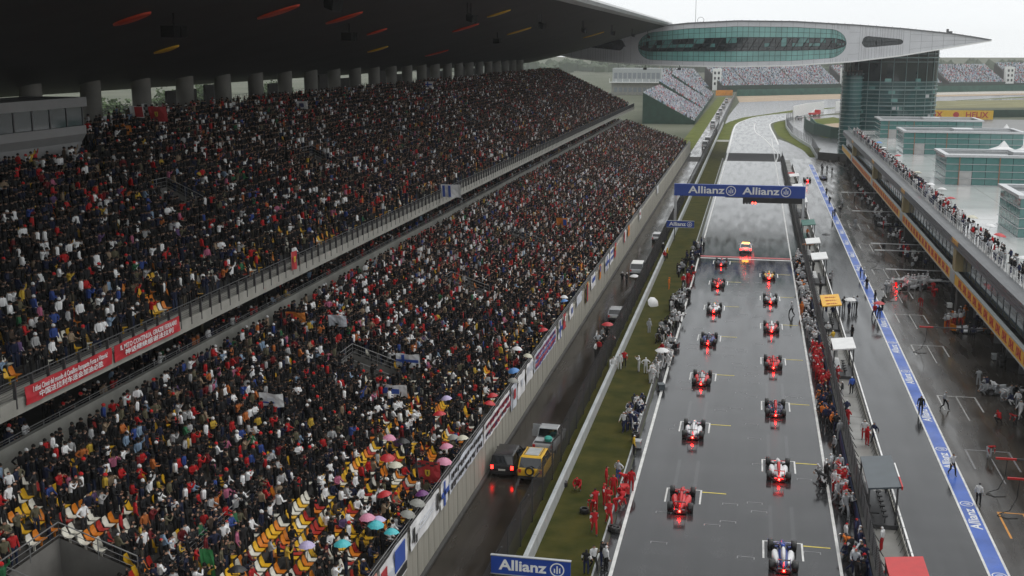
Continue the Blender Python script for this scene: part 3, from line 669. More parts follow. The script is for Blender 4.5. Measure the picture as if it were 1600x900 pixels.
# girder / terrace edge
M_GIRD = mat('grey_girder', (0.12, 0.125, 0.13), 0.5, 0.12, 0.4)
g = MB(); g.loft([[(24.0, y, 8.2), (24.0, y, 9.25), (24.35, y, 9.42), (25.4, y, 9.42), (25.4, y, 9.3), (25.2, y, 8.2)] for y in (PY0, PY1)]); pb(g, 'girder', M_GIRD)
g = MB(); g.box(23.955, 24.0, PY0, PY1, 8.55, 8.62); g.box(23.955, 24.0, PY0, PY1, 8.95, 9.0); pb(g, 'girder_seam', M_STEEL)
for c in (93, 143, 194, 244, 296):
    g = MB(); g.box(23.94, 23.998, c - 2.2, c + 2.2, 8.66, 9.2); pb(g, 'girder_sign', mat('amber_sign', (0.5, .26, .04), .5, .3, 1.5))
M_TERR = mat('wet_terrace', (0.5, 0.5, 0.49), 0.16, 0.12, 0.15, rvar=0.1, detail=7)
tm = MB(); tm.box(0, 9.94, 0, 9.94, 0, 0.12); tm = tm.mesh('terrace_slab', M_TERR)
for i in range(6):
    for j in range(29): link('terrace_slab', tm, PB, (1.4 + i * 10, j * 10, 9.28 - (0.002 if (i + j) % 2 else 0)))
g = MB(); g.box(25.3, 85.5, PY0, PY1, 8.9, 9.25); g.box(85.0, 85.5, PY0, PY1, 0, 8.9); g.box(25.3, 85.5, PY1 - .4, PY1, 0, 8.9); pb(g, 'terrace_base', M_DARKC)
g = MB()
for h in (.35, .7, 1.05): g.tube((25.35, PY0, 9.42 + h), (25.35, PY1, 9.42 + h), .02 if h < 1 else .035, 4)
for y in np.arange(PY0, PY1, 1.5): g.tube((25.35, y, 9.4), (25.35, y, 10.47), .025, 4)
pb(g, 'terrace_railing', M_RAIL, kind='stuff')
# glass pavilions on the terrace
def pavilion(x0, x1, y0, y1, h, label):
    t = thing('glass_pavilion', label, 'pavilion', (x0, y0, 9.41), group='green glass pavilions on the pit terrace'); w = x1 - x0; d = y1 - y0
    g = MB(); g.box(0.15, w - .15, .15, d - .15, 0, h - .3); g.build('core', M_GLASSD, t)
    g = MB(); rim = 0.55
    g.box(-.3, w + .3, -.3, rim, h - .25, h + .1); g.box(-.3, w + .3, d - rim, d + .3, h - .25, h + .1); g.box(-.3, rim, rim, d - rim, h - .25, h + .1); g.box(w - rim, w + .3, rim, d - rim, h - .25, h + .1)
    g.build('roof_rim', M_ALU, t)
    g = MB(); g.box(rim, w - rim, rim, d - rim, h - .9, h - .6); g.build('sunk_roof', M_WALK, t)
    g = MB(); g.box(w * .45, w * .62, d * .4, d * .75, h - .6, h + .25); g.build('roof_hatch', M_ALU, t)
    nx = max(3, int(w / 2.0)); ny = max(2, int(d / 2.0)); rows = 4
    pz = (h - .3) / rows
    pane = MB(); pane.box(0.04, w / nx - .04, 0, .05, .05, pz - .06); pane = pane.mesh('pane', M_GLASSP)
    pane2 = MB(); pane2.box(0, .05, .04, d / ny - .04, .05, pz - .06); pane2 = pane2.mesh('pane', M_GLASSP)
    for r in range(rows):
        for k in range(nx):
            if (k in (1,) and r < 2): continue
            link('pane', pane, t, (k * w / nx, 0.06, r * pz))
        for k in range(ny): link('pane', pane2, t, (0.06, k * d / ny, r * pz))
    g = MB(); g.box(w / nx + .05, 2 * w / nx - .05, .02, .1, 0, 2 * pz - .05); g.build('door', mat('pale_door', (0.4, .4, .39), .5, .1, 1), t)
    g = MB()
    for r in range(rows + 1): g.box(-.12, w + .12, -.1, .04, r * pz - .04, r * pz + .04); g.box(-.12, .0, 0, d, r * pz - .04, r * pz + .04)
    g.build('sun_louvre', M_ALU, t)
    for k in (1, max(4, nx // 3)):
        g = MB(); g.box(k * w / nx - .07, k * w / nx + .07, -.13, -.105, 0, h - .3); g.build('rusty_post', mat('rusty_post', (0.28, .12, .06), .6, .2, 2), t)
pavilion(31.2, 56, 144.6, 156.5, 5.0, 'green glass pavilion on the terrace, first beside the packed railing')
pavilion(31.2, 56, 200, 212, 4.9, 'green glass pavilion on the terrace, second one with a pale door')
pavilion(31.2, 55, 257, 269, 4.9, 'green glass pavilion on the terrace beside the white tents')
pavilion(31.0, 55, 303, 316, 4.6, 'green glass pavilion on the terrace nearest the round tower')
for (x, y, s) in ((49, 246, 2.6), (60, 300, 2.2), (52.5, 243, 2.2)):
    t = thing('white_tent', 'white peaked tent standing on the terrace between glass pavilions', 'tent', (x, y, 9.41), group='white tents on the pit terrace')
    g = MB(); g.loft([[(-s, -s, 2.0), (s, -s, 2.0), (s, s, 2.0), (-s, s, 2.0)], [(-s * .35, -s * .35, 2.8), (s * .35, -s * .35, 2.8), (s * .35, s * .35, 2.8), (-s * .35, s * .35, 2.8)], [(-.05, -.05, 4.0), (.05, -.05, 4), (.05, .05, 4), (-.05, .05, 4)]], cap=False); g.build('canopy', M_TW, t)
    for a in (-1, 1):
        for c in (-1, 1): g = MB(); g.tube((a * s * .95, c * s * .95, 0), (a * s * .95, c * s * .95, 2.05), .05, 5); g.build('leg', M_ALU, t)
# ------------------------------------------------------------------ round tower
TW = thing('glass_tower', 'round green glass tower carrying the bridge at the end of the pits', 'tower', (39, 365, 0)); TO = Vector((39, 365, 0))
def ell(a, b_, z, n=48): return [(a * math.cos(2 * math.pi * i / n), b_ * math.sin(2 * math.pi * i / n), z) for i in range(n)]
g = MB(); g.loft([ell(13.3, 10, 0), ell(13.3, 10, 22)]); g.build('glass_wall', M_GLASST, TW)
g = MB(); g.loft([ell(13.3, 10, 22), ell(13.5, 10.2, 32.5)]); g.build('upper_glass_wall', M_GLASSD, TW)
M_FIN = mat('steel_fin', (0.2, 0.28, 0.28), .4, .15, .5)
for i, z in enumerate(np.arange(1.0, 31.5, 1.15)):
    if 22.3 < z < 27: continue
    g = MB(); w = 0.16 if i % 4 else 0.34
    g.loft([ell(13.42, 10.1, z), ell(13.85, 10.55, z), ell(13.85, 10.55, z + w), ell(13.42, 10.1, z + w), ell(13.42, 10.1, z)], cap=False); g.build('louvre_ring', M_FIN, TW)
for a in range(0, 360, 15):
    g = MB(); x = 13.6 * math.cos(R(a)); y = 10.3 * math.sin(R(a)); g.tube((x, y, 0), (x, y, 31), .09, 5); g.build('mullion', M_FIN, TW)
for i in range(26):      # lighter blinds behind some panes
    a = R(random.uniform(180, 360)); z = 1.0 + 1.15 * random.randint(8, 19)
    if 22 < z: continue
    g = MB(); pts = []
    for da in (0, .07, .14): pts.append((13.36 * math.cos(a + da), 10.06 * math.sin(a + da)))
    for p, q in zip(pts[:-1], pts[1:]): g.add([(p[0] * 1.001, p[1] * 1.001, z + .2), (q[0] * 1.001, q[1] * 1.001, z + .2), (q[0] * 1.001, q[1] * 1.001, z + 1.1), (p[0] * 1.001, p[1] * 1.001, z + 1.1)], [(0, 1, 2, 3)])
    g.build('blind', random.choice((M_GLASSG, M_GLASSP, M_ALU)), TW)
g = MB(); g.lathe([(2.9, 0), (2.9, 24.6), (2.6, 24.6), (2.6, 23.6)], 24, (-11.2, -9.4, 0)); g.lathe([(2.6, 23.6), (0, 23.6)], 24, (-11.2, -9.4, 0)); st = g.build('stair_turret', M_GLASST, TW)
for z in np.arange(1, 24.4, 1.15):
    g = MB(); g.lathe([(2.92, z), (3.15, z), (3.15, z + .18), (2.92, z + .18)], 20, (-11.2, -9.4, 0)); g.build('louvre_ring', M_FIN, TW)
# ------------------------------------------------------------------ bridge building (leaf-shaped wing across the track)
BR = thing('bridge_building', 'leaf-shaped white bridge building with green ribbon windows spanning the track', 'bridge', (0, 346, 0))
M_CLAD = mat('white_cladding', (0.56, 0.565, 0.58), .4, .06, .3)
XB = [-60, -55, -45, -34.5, -20, -5.9, 10, 27, 40, 53, 60, 65.2]
ZB = [29.6, 28.6, 27.5, 26.8, 26.35, 26.2, 26.55, 27.75, 29.35, 31.5, 32.7, 33.55]
ZT = [31.5, 33.4, 35.6, 37.2, 38.6, 39.15, 38.9, 37.9, 36.9, 35.6, 34.6, 33.75]
def zb(x): return float(np.interp(x, XB, ZB))
def zt(x): return float(np.interp(x, XB, ZT))
def yf(x): return 11.0 * ((x - 3) / 62.0) ** 2 - 1.0          # curved front in plan
def ybk(x): return 26.0 - 12.0 * ((x - 3) / 62.0) ** 2
# front cladding with openings is a grid of panels that skips window cells
WX0, WX1 = -34.6, 24.8
def inside_main(x, z):
    zc0 = zb(x) + 1.35; zc1 = zt(x) - 1.55; mid = (zc0 + zc1) / 2; h = (zc1 - zc0) / 2
    e = 4.5
    if x < WX0 or x > WX1: return False
    d = min(x - WX0, WX1 - x); k = 1.0 if d > e else math.sqrt(max(0, 1 - ((e - d) / e) ** 2))
    return abs(z - mid) < h * k
def win_span(x):
    zc0 = zb(x) + 1.35; zc1 = zt(x) - 1.55; mid = (zc0 + zc1) / 2; h = (zc1 - zc0) / 2; e = 4.5
    d = min(x - WX0, WX1 - x); k = 1.0 if d > e else math.sqrt(max(0.0, 1 - ((e - d) / e) ** 2)); return mid - h * k, mid + h * k
def small_span(x, xa, xb, rnd_left):
    t = (x - xa) / (xb - xa); t = t if rnd_left else 1 - t
    h = 1.75 * (1 - 0.62 * t); e = 0.16
    if t < e: h *= math.sqrt(max(0, 1 - ((e - t) / e) ** 2))
    if t > .93: h *= math.sqrt(max(0, 1 - ((t - .93) / .07) ** 2))
    mid = 33.2 - (0 if rnd_left else 0.8); return mid - h, mid + h
xs = list(np.round(np.arange(-60, 65.2, 1.55), 3))
for lo, hi in ((-50.2, -38.6), (-34.8, -30), (20.3, 25.0), (28.9, 40.6)): xs += list(np.round(np.arange(lo, hi, .42), 3))
xs = sorted(set(xs + [65.2, WX0, WX1, 29.0, 40.4, -50.0, -38.8])); xs = [x for i, x in enumerate(xs) if i == 0 or x - xs[i - 1] > .08]
g = MB(); gj = MB(); WP = []
for xa, xb_ in zip(xs[:-1], xs[1:]):
    def span(x):
        if WX0 < x < WX1: return win_span(x)
        if 29 < x < 40.4: return small_span(x, 29, 40.4, True)
        if -50 < x < -38.8: return small_span(x, -50, -38.8, False)
        m_ = (zb(x) + zt(x)) / 2; return m_, m_
    a0, a1 = span(xa); b0, b1 = span(xb_)
    def q(x0, z0, x1, z1, x2, z2, x3, z3): g.quad((x0, yf(x0), z0), (x1, yf(x1), z1), (x2, yf(x2), z2), (x3, yf(x3), z3))
    q(xa, zb(xa), xb_, zb(xb_), xb_, b0, xa, a0); q(xa, a1, xb_, b1, xb_, zt(xb_), xa, zt(xa))
    if a1 - a0 > 0 or b1 - b0 > 0: WP.append((xa, xb_, a0, a1, b0, b1))
# reveal, roof, soffit and back
for xa, xb_ in zip(xs[:-1], xs[1:]):
    g.quad((xa, yf(xa), zt(xa)), (xb_, yf(xb_), zt(xb_)), (xb_, ybk(xb_), zt(xb_)), (xa, ybk(xa), zt(xa)))
    g.quad((xa, yf(xa), zb(xa)), (xa, ybk(xa), zb(xa)), (xb_, ybk(xb_), zb(xb_)), (xb_, yf(xb_), zb(xb_)))
    g.quad((xa, ybk(xa), zb(xa)), (xa, ybk(xa), zt(xa)), (xb_, ybk(xb_), zt(xb_)), (xb_, ybk(xb_), zb(xb_)))
g.build('shell', M_CLAD, BR, fix=False)
g = MB(); g2 = MB()
for xa, xb_ in zip(xs[:-1], xs[1:]):
    for G_, z_, d, h in ((g, zt, 0.35, 0.28), (g2, zb, 0.45, 0.34)):
        G_.loft([[(x, yf(x) - d, z_(x) - h / 2), (x, yf(x) + .3, z_(x) - h / 2 - (.02 if G_ is g2 else 0)), (x, yf(x) + .3, z_(x) + h / 2), (x, yf(x) - d, z_(x) + h / 2)] for x in (xa, xb_)])
g.build('roof_edge', M_GIRD, BR); g2.build('bottom_edge', M_WHITE, BR)
g = MB()          # joints between the cladding panels
for x in xs[1:-1:2]:
    for lo, hi in ((zb(x), zb(x) + 1.2), (zt(x) - 1.4, zt(x))) if WX0 - .5 < x < WX1 + .5 else ((zb(x), zt(x)),):
        if 29 < x < 40.4 or -50 < x < -38.8:
            a0, a1 = small_span(x, 29, 40.4, True) if x > 0 else small_span(x, -50, -38.8, False)
            g.box(x - .03, x + .03, yf(x) - .02, yf(x) + .02, lo, a0); g.box(x - .03, x + .03, yf(x) - .02, yf(x) + .02, a1, hi)
        else: g.box(x - .03, x + .03, yf(x) - .02, yf(x) + .02, lo, hi)
for f in (0.2, 0.5, 0.8):
    for xa, xb_ in zip(xs[:-1], xs[1:]):
        if xa > 41 or 25 < xa < 28 :
            za = zb(xa) + (zt(xa) - zb(xa)) * f; zc = zb(xb_) + (zt(xb_) - zb(xb_)) * f
            g.loft([[(x, yf(x) - .02, z - .025), (x, yf(x) + .02, z - .025), (x, yf(x) + .02, z + .025), (x, yf(x) - .02, z + .025)] for x, z in ((xa, za), (xb_, zc))])
g.build('cladding_joint', mat('joint_grey', (0.2, .2, .21), .6, .1, 1), BR)['kind'] = 'stuff'
# panes: green above and below, dark ribbon between
M_BOARD = mat('interior_dark', (0.012, .014, .015), .6, .2, .5)
for xa, xb_, a0, a1, b0, b1 in WP:
    main = xa > WX0 - 2 and xb_ < WX1 + 2 and not (29 <= xa or xb_ <= -38)
    fr = [0, .155, .31, .42, .53, .69, .845, 1.0] if main else [0, .5, 1.0]
    for r in range(len(fr) - 1):
        f0, f1 = fr[r], fr[r + 1]; pg = MB(); d = 0.22; e = .05
        P = [(xa + e, a0 + (a1 - a0) * f0 + e), (xb_ - e, b0 + (b1 - b0) * f0 + e), (xb_ - e, b0 + (b1 - b0) * f1 - e), (xa + e, a0 + (a1 - a0) * f1 - e)]
        if P[3][1] - P[0][1] < .03 and P[2][1] - P[1][1] < .03: continue
        pg.add([(x, yf(x) + d, z) for x, z in P] + [(x, yf(x) + d + .06, z) for x, z in P], [(0, 1, 2, 3), (7, 6, 5, 4), (0, 4, 5, 1), (1, 5, 6, 2), (2, 6, 7, 3), (3, 7, 4, 0)])
        band_ = main and 2 <= r <= 4
        mm = (M_GLASSG if main and not band_ else M_GLASSD)
        if band_ and r >= 3 and random.random() < .38: mm = M_GLASSP
        pg.build('window_pane', mm, BR)
for lo, hi in ((-52, -37), (-36.5, 27), (28, 42)):
    g = MB()
    for xa, xb_, a0, a1, b0, b1 in WP:
        if lo < xa < hi: g.add([(xa, yf(xa) + .34, a0 - .3), (xb_, yf(xb_) + .34, b0 - .3), (xb_, yf(xb_) + .34, b1 + .3), (xa, yf(xa) + .34, a1 + .3)], [(0, 1, 2, 3)])
    g.build('window_backing', M_BOARD, BR)
g = MB()
for x in np.arange(-31, 22, 2.4):
    z0, z1 = win_span(x); h_ = z1 - z0; g.tube((x, yf(x) + .12, z0 + h_ * .33), (x + 1.9, yf(x + 1.9) + .12, z0 + h_ * .67), .14, 5)
for f in (.31, .69):
    for x in np.arange(-33, 23.2, 1.55): z0, z1 = win_span(x); y0_, y1_2 = win_span(x + 1.55); g.tube((x, yf(x) + .12, z0 + (z1 - z0) * f), (x + 1.55, yf(x + 1.55) + .12, y0_ + (y1_2 - y0_) * f), .07, 4)
g.build('window_brace', M_BLACKP, BR)['kind'] = 'stuff'
g = MB()
for x in (-32, -22): g.tube((x, 0.2, 26.5), (x, -.6, 25.6), .12, 5); g.box(x - .5, x + .5, -1.0, -.2, 25.2, 25.8)
g.build('underside_camera', M_BLACKP, BR)
g = MB(); g.tube((-18, 4, 38.7), (-18, 4, 46), .06, 5); g.lathe([(.9, 0), (1.0, .1), (.9, .2)], 12, (-16.5, 4, 39.4), 'Y'); g.tube((-16.5, 4.1, 38.6), (-16.5, 4.1, 39), .2, 5)
for x in np.arange(-20, 60, 2.2): g.tube((x, yf(x) + .6, zt(x)), (x, yf(x) + .6, zt(x) + .35), .05, 4)
g.tube((53, 9, 35.4), (53, 9, 36.8), .35, 6); g.tube((54, 10, 35.4), (54, 10, 36.2), .5, 6)
g.build('roof_gear', M_STEEL, BR)['kind'] = 'stuff'
# ------------------------------------------------------------------ far side: turn-one stands, hoardings, building, wood
def crowd_dots(g, pts, s=0.32):
    for (x, y, z) in pts:
        h = random.uniform(.75, 1.15); w = s * random.uniform(.8, 1.2)
        g.add([(x - w, y - w, z), (x + w, y - w, z), (x + w, y + w, z), (x - w, y + w, z), (x - w * .7, y - w * .6, z + h), (x + w * .7, y - w * .6, z + h), (x + w * .7, y + w * .6, z + h), (x - w * .7, y + w * .6, z + h)],
              [(0, 1, 5, 4), (1, 2, 6, 5), (2, 3, 7, 6), (3, 0, 4, 7), (4, 5, 6, 7)])
CLOTHES = [((.006, .006, .007), 44, 'black'), ((.017, .017, .018), 13, 'charcoal'), ((.010, .014, .036), 8, 'navy'), ((.74, .74, .74), 14, 'white'), ((.34, .34, .34), 4, 'pale grey'), ((.38, .014, .015), 7, 'red'),
           ((.12, .008, .01), 3, 'dark red'), ((.24, .18, .12), 3, 'beige'), ((.10, .09, .055), 4, 'khaki'), ((.03, .06, .22), 2.5, 'blue'), ((.2, .28, .38), 2.2, 'pale blue'), ((.025, .12, .05), 1.2, 'green'),
           ((.38, .11, .18), 1.2, 'pink'), ((.45, .30, .04), 1.1, 'yellow'), ((.4, .12, .03), 1.2, 'orange'), ((.05, .035, .025), 3, 'brown'), ((.1, .06, .14), .7, 'purple')]
CW = np.array([c[1] for c in CLOTHES], float); CW /= CW.sum()
M_CROWD = bpy.data.materials.new('crowd_clothes'); M_CROWD.use_nodes = True
_n = M_CROWD.node_tree; _a = _n.nodes.new('ShaderNodeAttribute'); _a.attribute_name = 'Col'; _n.links.new(_a.outputs['Color'], _n.nodes['Principled BSDF'].inputs['Base Color']); _n.nodes['Principled BSDF'].inputs['Roughness'].default_value = .8; _n.nodes['Principled BSDF'].inputs['Specular IOR Level'].default_value = .2
def color_faces(me, per, cols):
    ca = me.color_attributes.new('Col', 'FLOAT_COLOR', 'CORNER'); n = len(me.loops); arr = np.ones((n, 4), np.float32)
    ls = np.zeros(len(me.polygons), np.int32); lt = np.zeros(len(me.polygons), np.int32); me.polygons.foreach_get('loop_start', ls); me.polygons.foreach_get('loop_total', lt)
    arr[:, :3] = np.repeat(cols, lt, axis=0); ca.data.foreach_set('color', arr.ravel())
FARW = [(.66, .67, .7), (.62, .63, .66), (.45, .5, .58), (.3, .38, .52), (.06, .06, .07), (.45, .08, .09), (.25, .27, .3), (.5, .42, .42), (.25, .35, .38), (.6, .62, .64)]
def far_stand(p0, p1, depth, h0, h1, label, rows, pitch, crowd_label, side=1, mside=None):
    """straight raked block from p0 to p1 (front edge), rising away to one side"""
    p0 = Vector(p0); p1 = Vector(p1); d = (p1 - p0); L_ = d.length; d.normalize(); nrm = Vector((-d.y, d.x)) * side
    t = thing('far_grandstand', label, 'grandstand', (p0.x, p0.y, 0), group='grandstands round the first corner')
    def W(u, v, z): q = d * u + nrm * v; return (q.x, q.y, z)
    g = MB(); sec = lambda u: [W(u, 0, 0), W(u, 0, h0), W(u, depth, h1), W(u, depth, 0)]
    g.loft([sec(0), sec(L_)]); g.build('raked_block', mside or M_STEP, t)
    g = MB(); sec = lambda u: [W(u, -.3, h0 - .4), W(u, -.3, h0 + .9), W(u, -.05, h0 + .9), W(u, -.05, h0 - .4)]
    g.loft([sec(0), sec(L_)]); g.build('front_parapet', M_DKGREEN, t)
    pts = []
    for r in range(rows):
        v = depth * (r + .5) / rows; z = h0 + (h1 - h0) * (r + .5) / rows
        for u in np.arange(.5, L_, pitch):
            if (u % 22) < 1.3 or random.random() < .1: continue
            q = d * (u + random.uniform(-.2, .2)) + nrm * (v + random.uniform(-.15, .15)); pts.append((q.x + p0.x, q.y + p0.y, z - .1))
    g = MB(); crowd_dots(g, pts); me = g.mesh('crowd', M_CROWD, fix=False)
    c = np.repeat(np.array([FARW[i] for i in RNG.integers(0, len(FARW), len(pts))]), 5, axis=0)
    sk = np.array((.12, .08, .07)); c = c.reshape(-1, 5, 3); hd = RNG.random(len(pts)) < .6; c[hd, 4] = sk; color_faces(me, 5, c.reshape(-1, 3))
    o = link('spectator_crowd', me); tag(o, crowd_label, 'crowd', kind='stuff')
    return t
far_stand((-24.5, 495), (-25, 585), 22, 1.2, 13, 'first raked stand block past the main grandstand with dark green end', 26, .75, 'dense crowd in the stand block just past the main grandstand', 1, M_DKGREEN)
far_stand((-25.3, 600), (-26, 690), 23, 1.2, 15, 'second raked stand block along the road past the main grandstand', 24, .85, 'dense crowd in the second stand block past the main grandstand', 1, M_DKGREEN)
far_stand((-26.3, 705), (-27.2, 795), 23, 1.2, 16.5, 'third raked stand block before the orange board', 22, .95, 'dense crowd in the third stand block past the main grandstand', 1, M_DKGREEN)
far_stand((-34, 905), (-72, 880), 24, 2, 16, 'distant stand block turned towards the corner behind the orange board', 20, 1.0, 'hazy crowd in the stand turned towards the corner', -1)
far_stand((-24, 895), (66, 955), 27, 3.0, 17.4, 'wide distant grandstand behind the gravel trap', 26, .9, 'hazy crowd in the wide stand behind the gravel trap', 1)
far_stand((72, 959), (150, 1008), 27, 3.0, 17.6, 'distant grandstand partly hidden by the round tower', 24, 1.0, 'hazy crowd in the stand half hidden by the round tower', 1)
far_stand((156, 1012), (204, 1040), 27, 3.0, 17.8, 'distant grandstand just right of the round tower', 24, 1.0, 'hazy crowd in the stand just past the round tower', 1)
far_stand((214, 1046), (262, 1072), 29, 2.0, 19, 'farthest distant grandstand beyond the paddock', 24, 1.0, 'hazy crowd in the farthest stand beyond the paddock', 1)
for x, y in ((69, 957), (209, 1043), (-29, 897)):
    t = thing('stair_tower', 'white stair tower between two distant grandstands', 'tower', (x, y + 8, 0), group='stair towers between the far stands')
    g = MB(); g.box(-3.2, 3.2, -3, 6, 0, 16); g.build('walls', M_WHITE, t)
    for z in (4, 8, 12):
        for xx in (-1.4, 1.4): g = MB(); g.box(xx - .7, xx + .7, -3.05, -2.9, z, z + 2); g.build('window', M_GLASSD, t)
def hoarding(name, label, pts, h, m, cat='hoarding', group=None):
    t = MB(); o = None
    for p, q in zip(pts[:-1], pts[1:]):
        d = (Vector(q) - Vector(p)).normalized(); n = Vector((-d.y, d.x)) * .15
        t.loft([[(c[0] - n.x, c[1] - n.y, 0), (c[0] + n.x, c[1] + n.y, 0), (c[0] + n.x, c[1] + n.y, h), (c[0] - n.x, c[1] - n.y, h)] for c in (p, q)])
    return tag(t.build(name, m), label, cat, group)
hoarding('tyre_barrier', 'long green tyre barrier along the back of the gravel trap', [(-12, 795), (60, 852), (200, 944)], 4.2, M_GREENW, 'barrier')
hoarding('debris_barrier', 'dark barrier below the distant grandstands', [(-20, 870), (68, 930), (160, 990), (300, 1060)], 3.2, M_DKGREEN, 'barrier')
hoarding('yard_wall', 'white wall curving round the yard at the pit exit', [(17.5, 552), (24, 580), (34, 606)], 5.2, M_WHITE, 'wall')
hoarding('yard_wall', 'short white wall next to the round tower at the pit exit', [(40, 610), (48, 630)], 5.0, M_WHITE, 'wall')
hoarding('yard_hoarding', 'curved dark green hoarding round the pale gravel yard', [(20.6, 500), (20.2, 470), (22, 446), (27, 428), (36, 416)], 4.0, M_DKGREEN)
hoarding('yard_hoarding', 'low green hoarding inside the pit exit yard', [(24, 520), (24.5, 480), (30, 452), (38, 446)], 2.2, M_GREENW)
hoarding('pit_exit_wall', 'dark low wall across the pit exit below the tower', [(18.6, 346), (28, 338), (31, 334)], 2.0, M_DARKC, 'wall')
hb = hoarding('corner_board', 'orange advertising board at the end of the third stand block', [(-26, 800), (-15, 806)], 3.6, mat('orange_board', (.62, .24, .03), .5, .2, .3), 'sign')
ybd = thing('advertising_board', 'yellow advertising board with red lettering past the tower', 'sign', (69, 555, 0))
g = MB(); g.box(0, 36, 0, .3, 0, 4.0); g.build('board', mat('board_yellow', (.68, .42, .03), .5, .08, 1), ybd)
put_text('HELIX', 3.6, M_REDT, ybd, (29, -.06, 1.9), (1, 0, 0), (0, 0, 1), .05, .06); put_text('HELIX', 3.6, M_REDT, ybd, (9.5, -.06, 1.9), (1, 0, 0), (0, 0, 1), .05, .06)
g = MB(); g.lathe([(0, -.08), (1.3, -.07), (1.3, 0)], 12, (20.2, 0, 2), 'Y'); g.build('shell_mark', M_REDT, ybd)
hoarding('paddock_wall', 'dark green wall running below the yellow advertising board', [(56, 556), (116, 576), (260, 640)], 3.4, M_DKGREEN, 'wall')
hoarding('far_lane_wall', 'white striped wall along the far run-off beyond the tower', [(60, 800), (160, 870), (330, 960)], 1.6, M_WHITE, 'wall')
sheet('paddock_field', [(60, 640), (260, 720), (400, 900), (300, 850), (60, 720)], 0.02, mat('dry_field', (.16, .15, .06), .9, .2, .05))
sheet('paddock_road', [(86, 330), (300, 330), (300, 560), (60, 555), (45, 400)], 0.0, mat('paddock_asphalt', (.09, .088, .082), .4, .2, .08))
M_HW = mat('pale_window', (.22, .24, .26), .2, .1, 1)
hbld = thing('paddock_house', 'pale hazy building with white balconies behind the first stand blocks', 'building', (-97, 800, 0))
g = MB(); g.box(0, 36, 0, 14, 0, 8.5); g.build('walls', M_CONC, hbld)
g = MB(); g.box(1, 34, -2, 10, 8.5, 18); g.build('upper_storey', M_BARR, hbld)
for k in range(10):
    g = MB(); g.box(2 + k * 3.3, 4.3 + k * 3.3, -.1, .05, 2, 5); g.build('window', M_HW, hbld)
    g = MB(); g.box(2 + k * 3.2, 4.4 + k * 3.2, -2.1, -1.95, 11, 15); g.build('window', M_HW, hbld)
g = MB(); g.box(-1, 35, -4, 0, 8.3, 8.8); [g.box(-1 + k * 4.5, -.7 + k * 4.5, -4, -3.7, 8.8, 11) for k in range(9)]; g.build('balcony', M_WHITE, hbld)
b_ = MB()
for k in range(1300):      # far wood along the horizon
    x = random.uniform(-900, 1300); y = 1500 + random.uniform(0, 160); h = random.uniform(9, 19) ; w = random.uniform(5, 11)
    q = [(x + w * math.cos(a) * random.uniform(.6, 1.1), y + w * .6 * math.sin(a), random.uniform(0, 2)) for a in np.arange(0, 6.2, 1.26)]; q2 = [(x + (p[0] - x) * .9, y + (p[1] - y) * .9, h * random.uniform(.55, .8)) for p in q]
    b_.loft([q, q2], cap=False); n0 = len(b_.v); b_.v.append((x, y, h)); [b_.f.append((n0 - 5 + i, n0 - 5 + (i + 1) % 5, n0)) for i in range(5)]; b_.m += [0] * 5
tag(b_.build('far_wood', mat('wood_foliage', (.05, .07, .035), .9, .3, .02)), 'low hazy line of woodland along the horizon', 'wood', kind='stuff')
long_wall('lane_fence', 'dark fence bordering the lane beside the first stand blocks', -13.2, -12.9, 2.6, 6.0, 430, 795, M_STEEL, 'fence_panel', far=640)
# ------------------------------------------------------------------ people
BASE = dict(pelvis=(0, 0, .95), spine=(0, .0, 1.16), chest=(0, .01, 1.36), neck=(0, .02, 1.49), head=(0, .045, 1.6), crown=(0, .02, 1.70),
            hipL=(-.1, 0, .9), kneeL=(-.11, .03, .5), ankL=(-.11, 0, .09), toeL=(-.13, .15, .04), hipR=(.1, 0, .9), kneeR=(.11, .03, .5), ankR=(.11, 0, .09), toeR=(.13, .15, .04),
            shL=(-.18, 0, 1.41), elL=(-.25, -.03, 1.14), wrL=(-.24, .08, .9), haL=(-.23, .12, .81), shR=(.18, 0, 1.41), elR=(.25, -.03, 1.14), wrR=(.24, .08, .9), haR=(.23, .12, .81))
BONES = [('pelvis', 'spine', 'top'), ('spine', 'chest', 'top'), ('chest', 'neck', 'top'), ('neck', 'head', 'skin'), ('head', 'crown', 'hair'),
         ('pelvis', 'hipL', 'bot'), ('hipL', 'kneeL', 'bot'), ('kneeL', 'ankL', 'bot'), ('ankL', 'toeL', 'shoe'), ('pelvis', 'hipR', 'bot'), ('hipR', 'kneeR', 'bot'), ('kneeR', 'ankR', 'bot'), ('ankR', 'toeR', 'shoe'),
         ('chest', 'shL', 'top'), ('shL', 'elL', 'top'), ('elL', 'wrL', 'top'), ('wrL', 'haL', 'skin'), ('chest', 'shR', 'top'), ('shR', 'elR', 'top'), ('elR', 'wrR', 'top'), ('wrR', 'haR', 'skin')]
RAD = dict(pelvis=(.155, .115), spine=(.14, .105), chest=(.165, .115), neck=(.055, .055), head=(.09, .105), crown=(.065, .075), hip=(.09, .09), knee=(.065, .065), ank=(.045, .05), toe=(.045, .035), sh=(.07, .07), el=(.05, .05), wr=(.034, .034), ha=(.04, .028))
def rad(j): return RAD.get(j) or RAD[j[:-1]]
def pose(**kw):
    J = dict(BASE); J.update(kw); return J
def lean(J, ang, keep=('hipL', 'hipR', 'kneeL', 'kneeR', 'ankL', 'ankR', 'toeL', 'toeR', 'pelvis'), piv=(0, 0, .95)):
    out = {}
    for k, p in J.items():
        if k in keep: out[k] = p; continue
        y, z = p[1] - piv[1], p[2] - piv[2]; c, s = math.cos(ang), math.sin(ang); out[k] = (p[0], piv[1] + y * c + z * s, piv[2] - y * s + z * c)
    return out
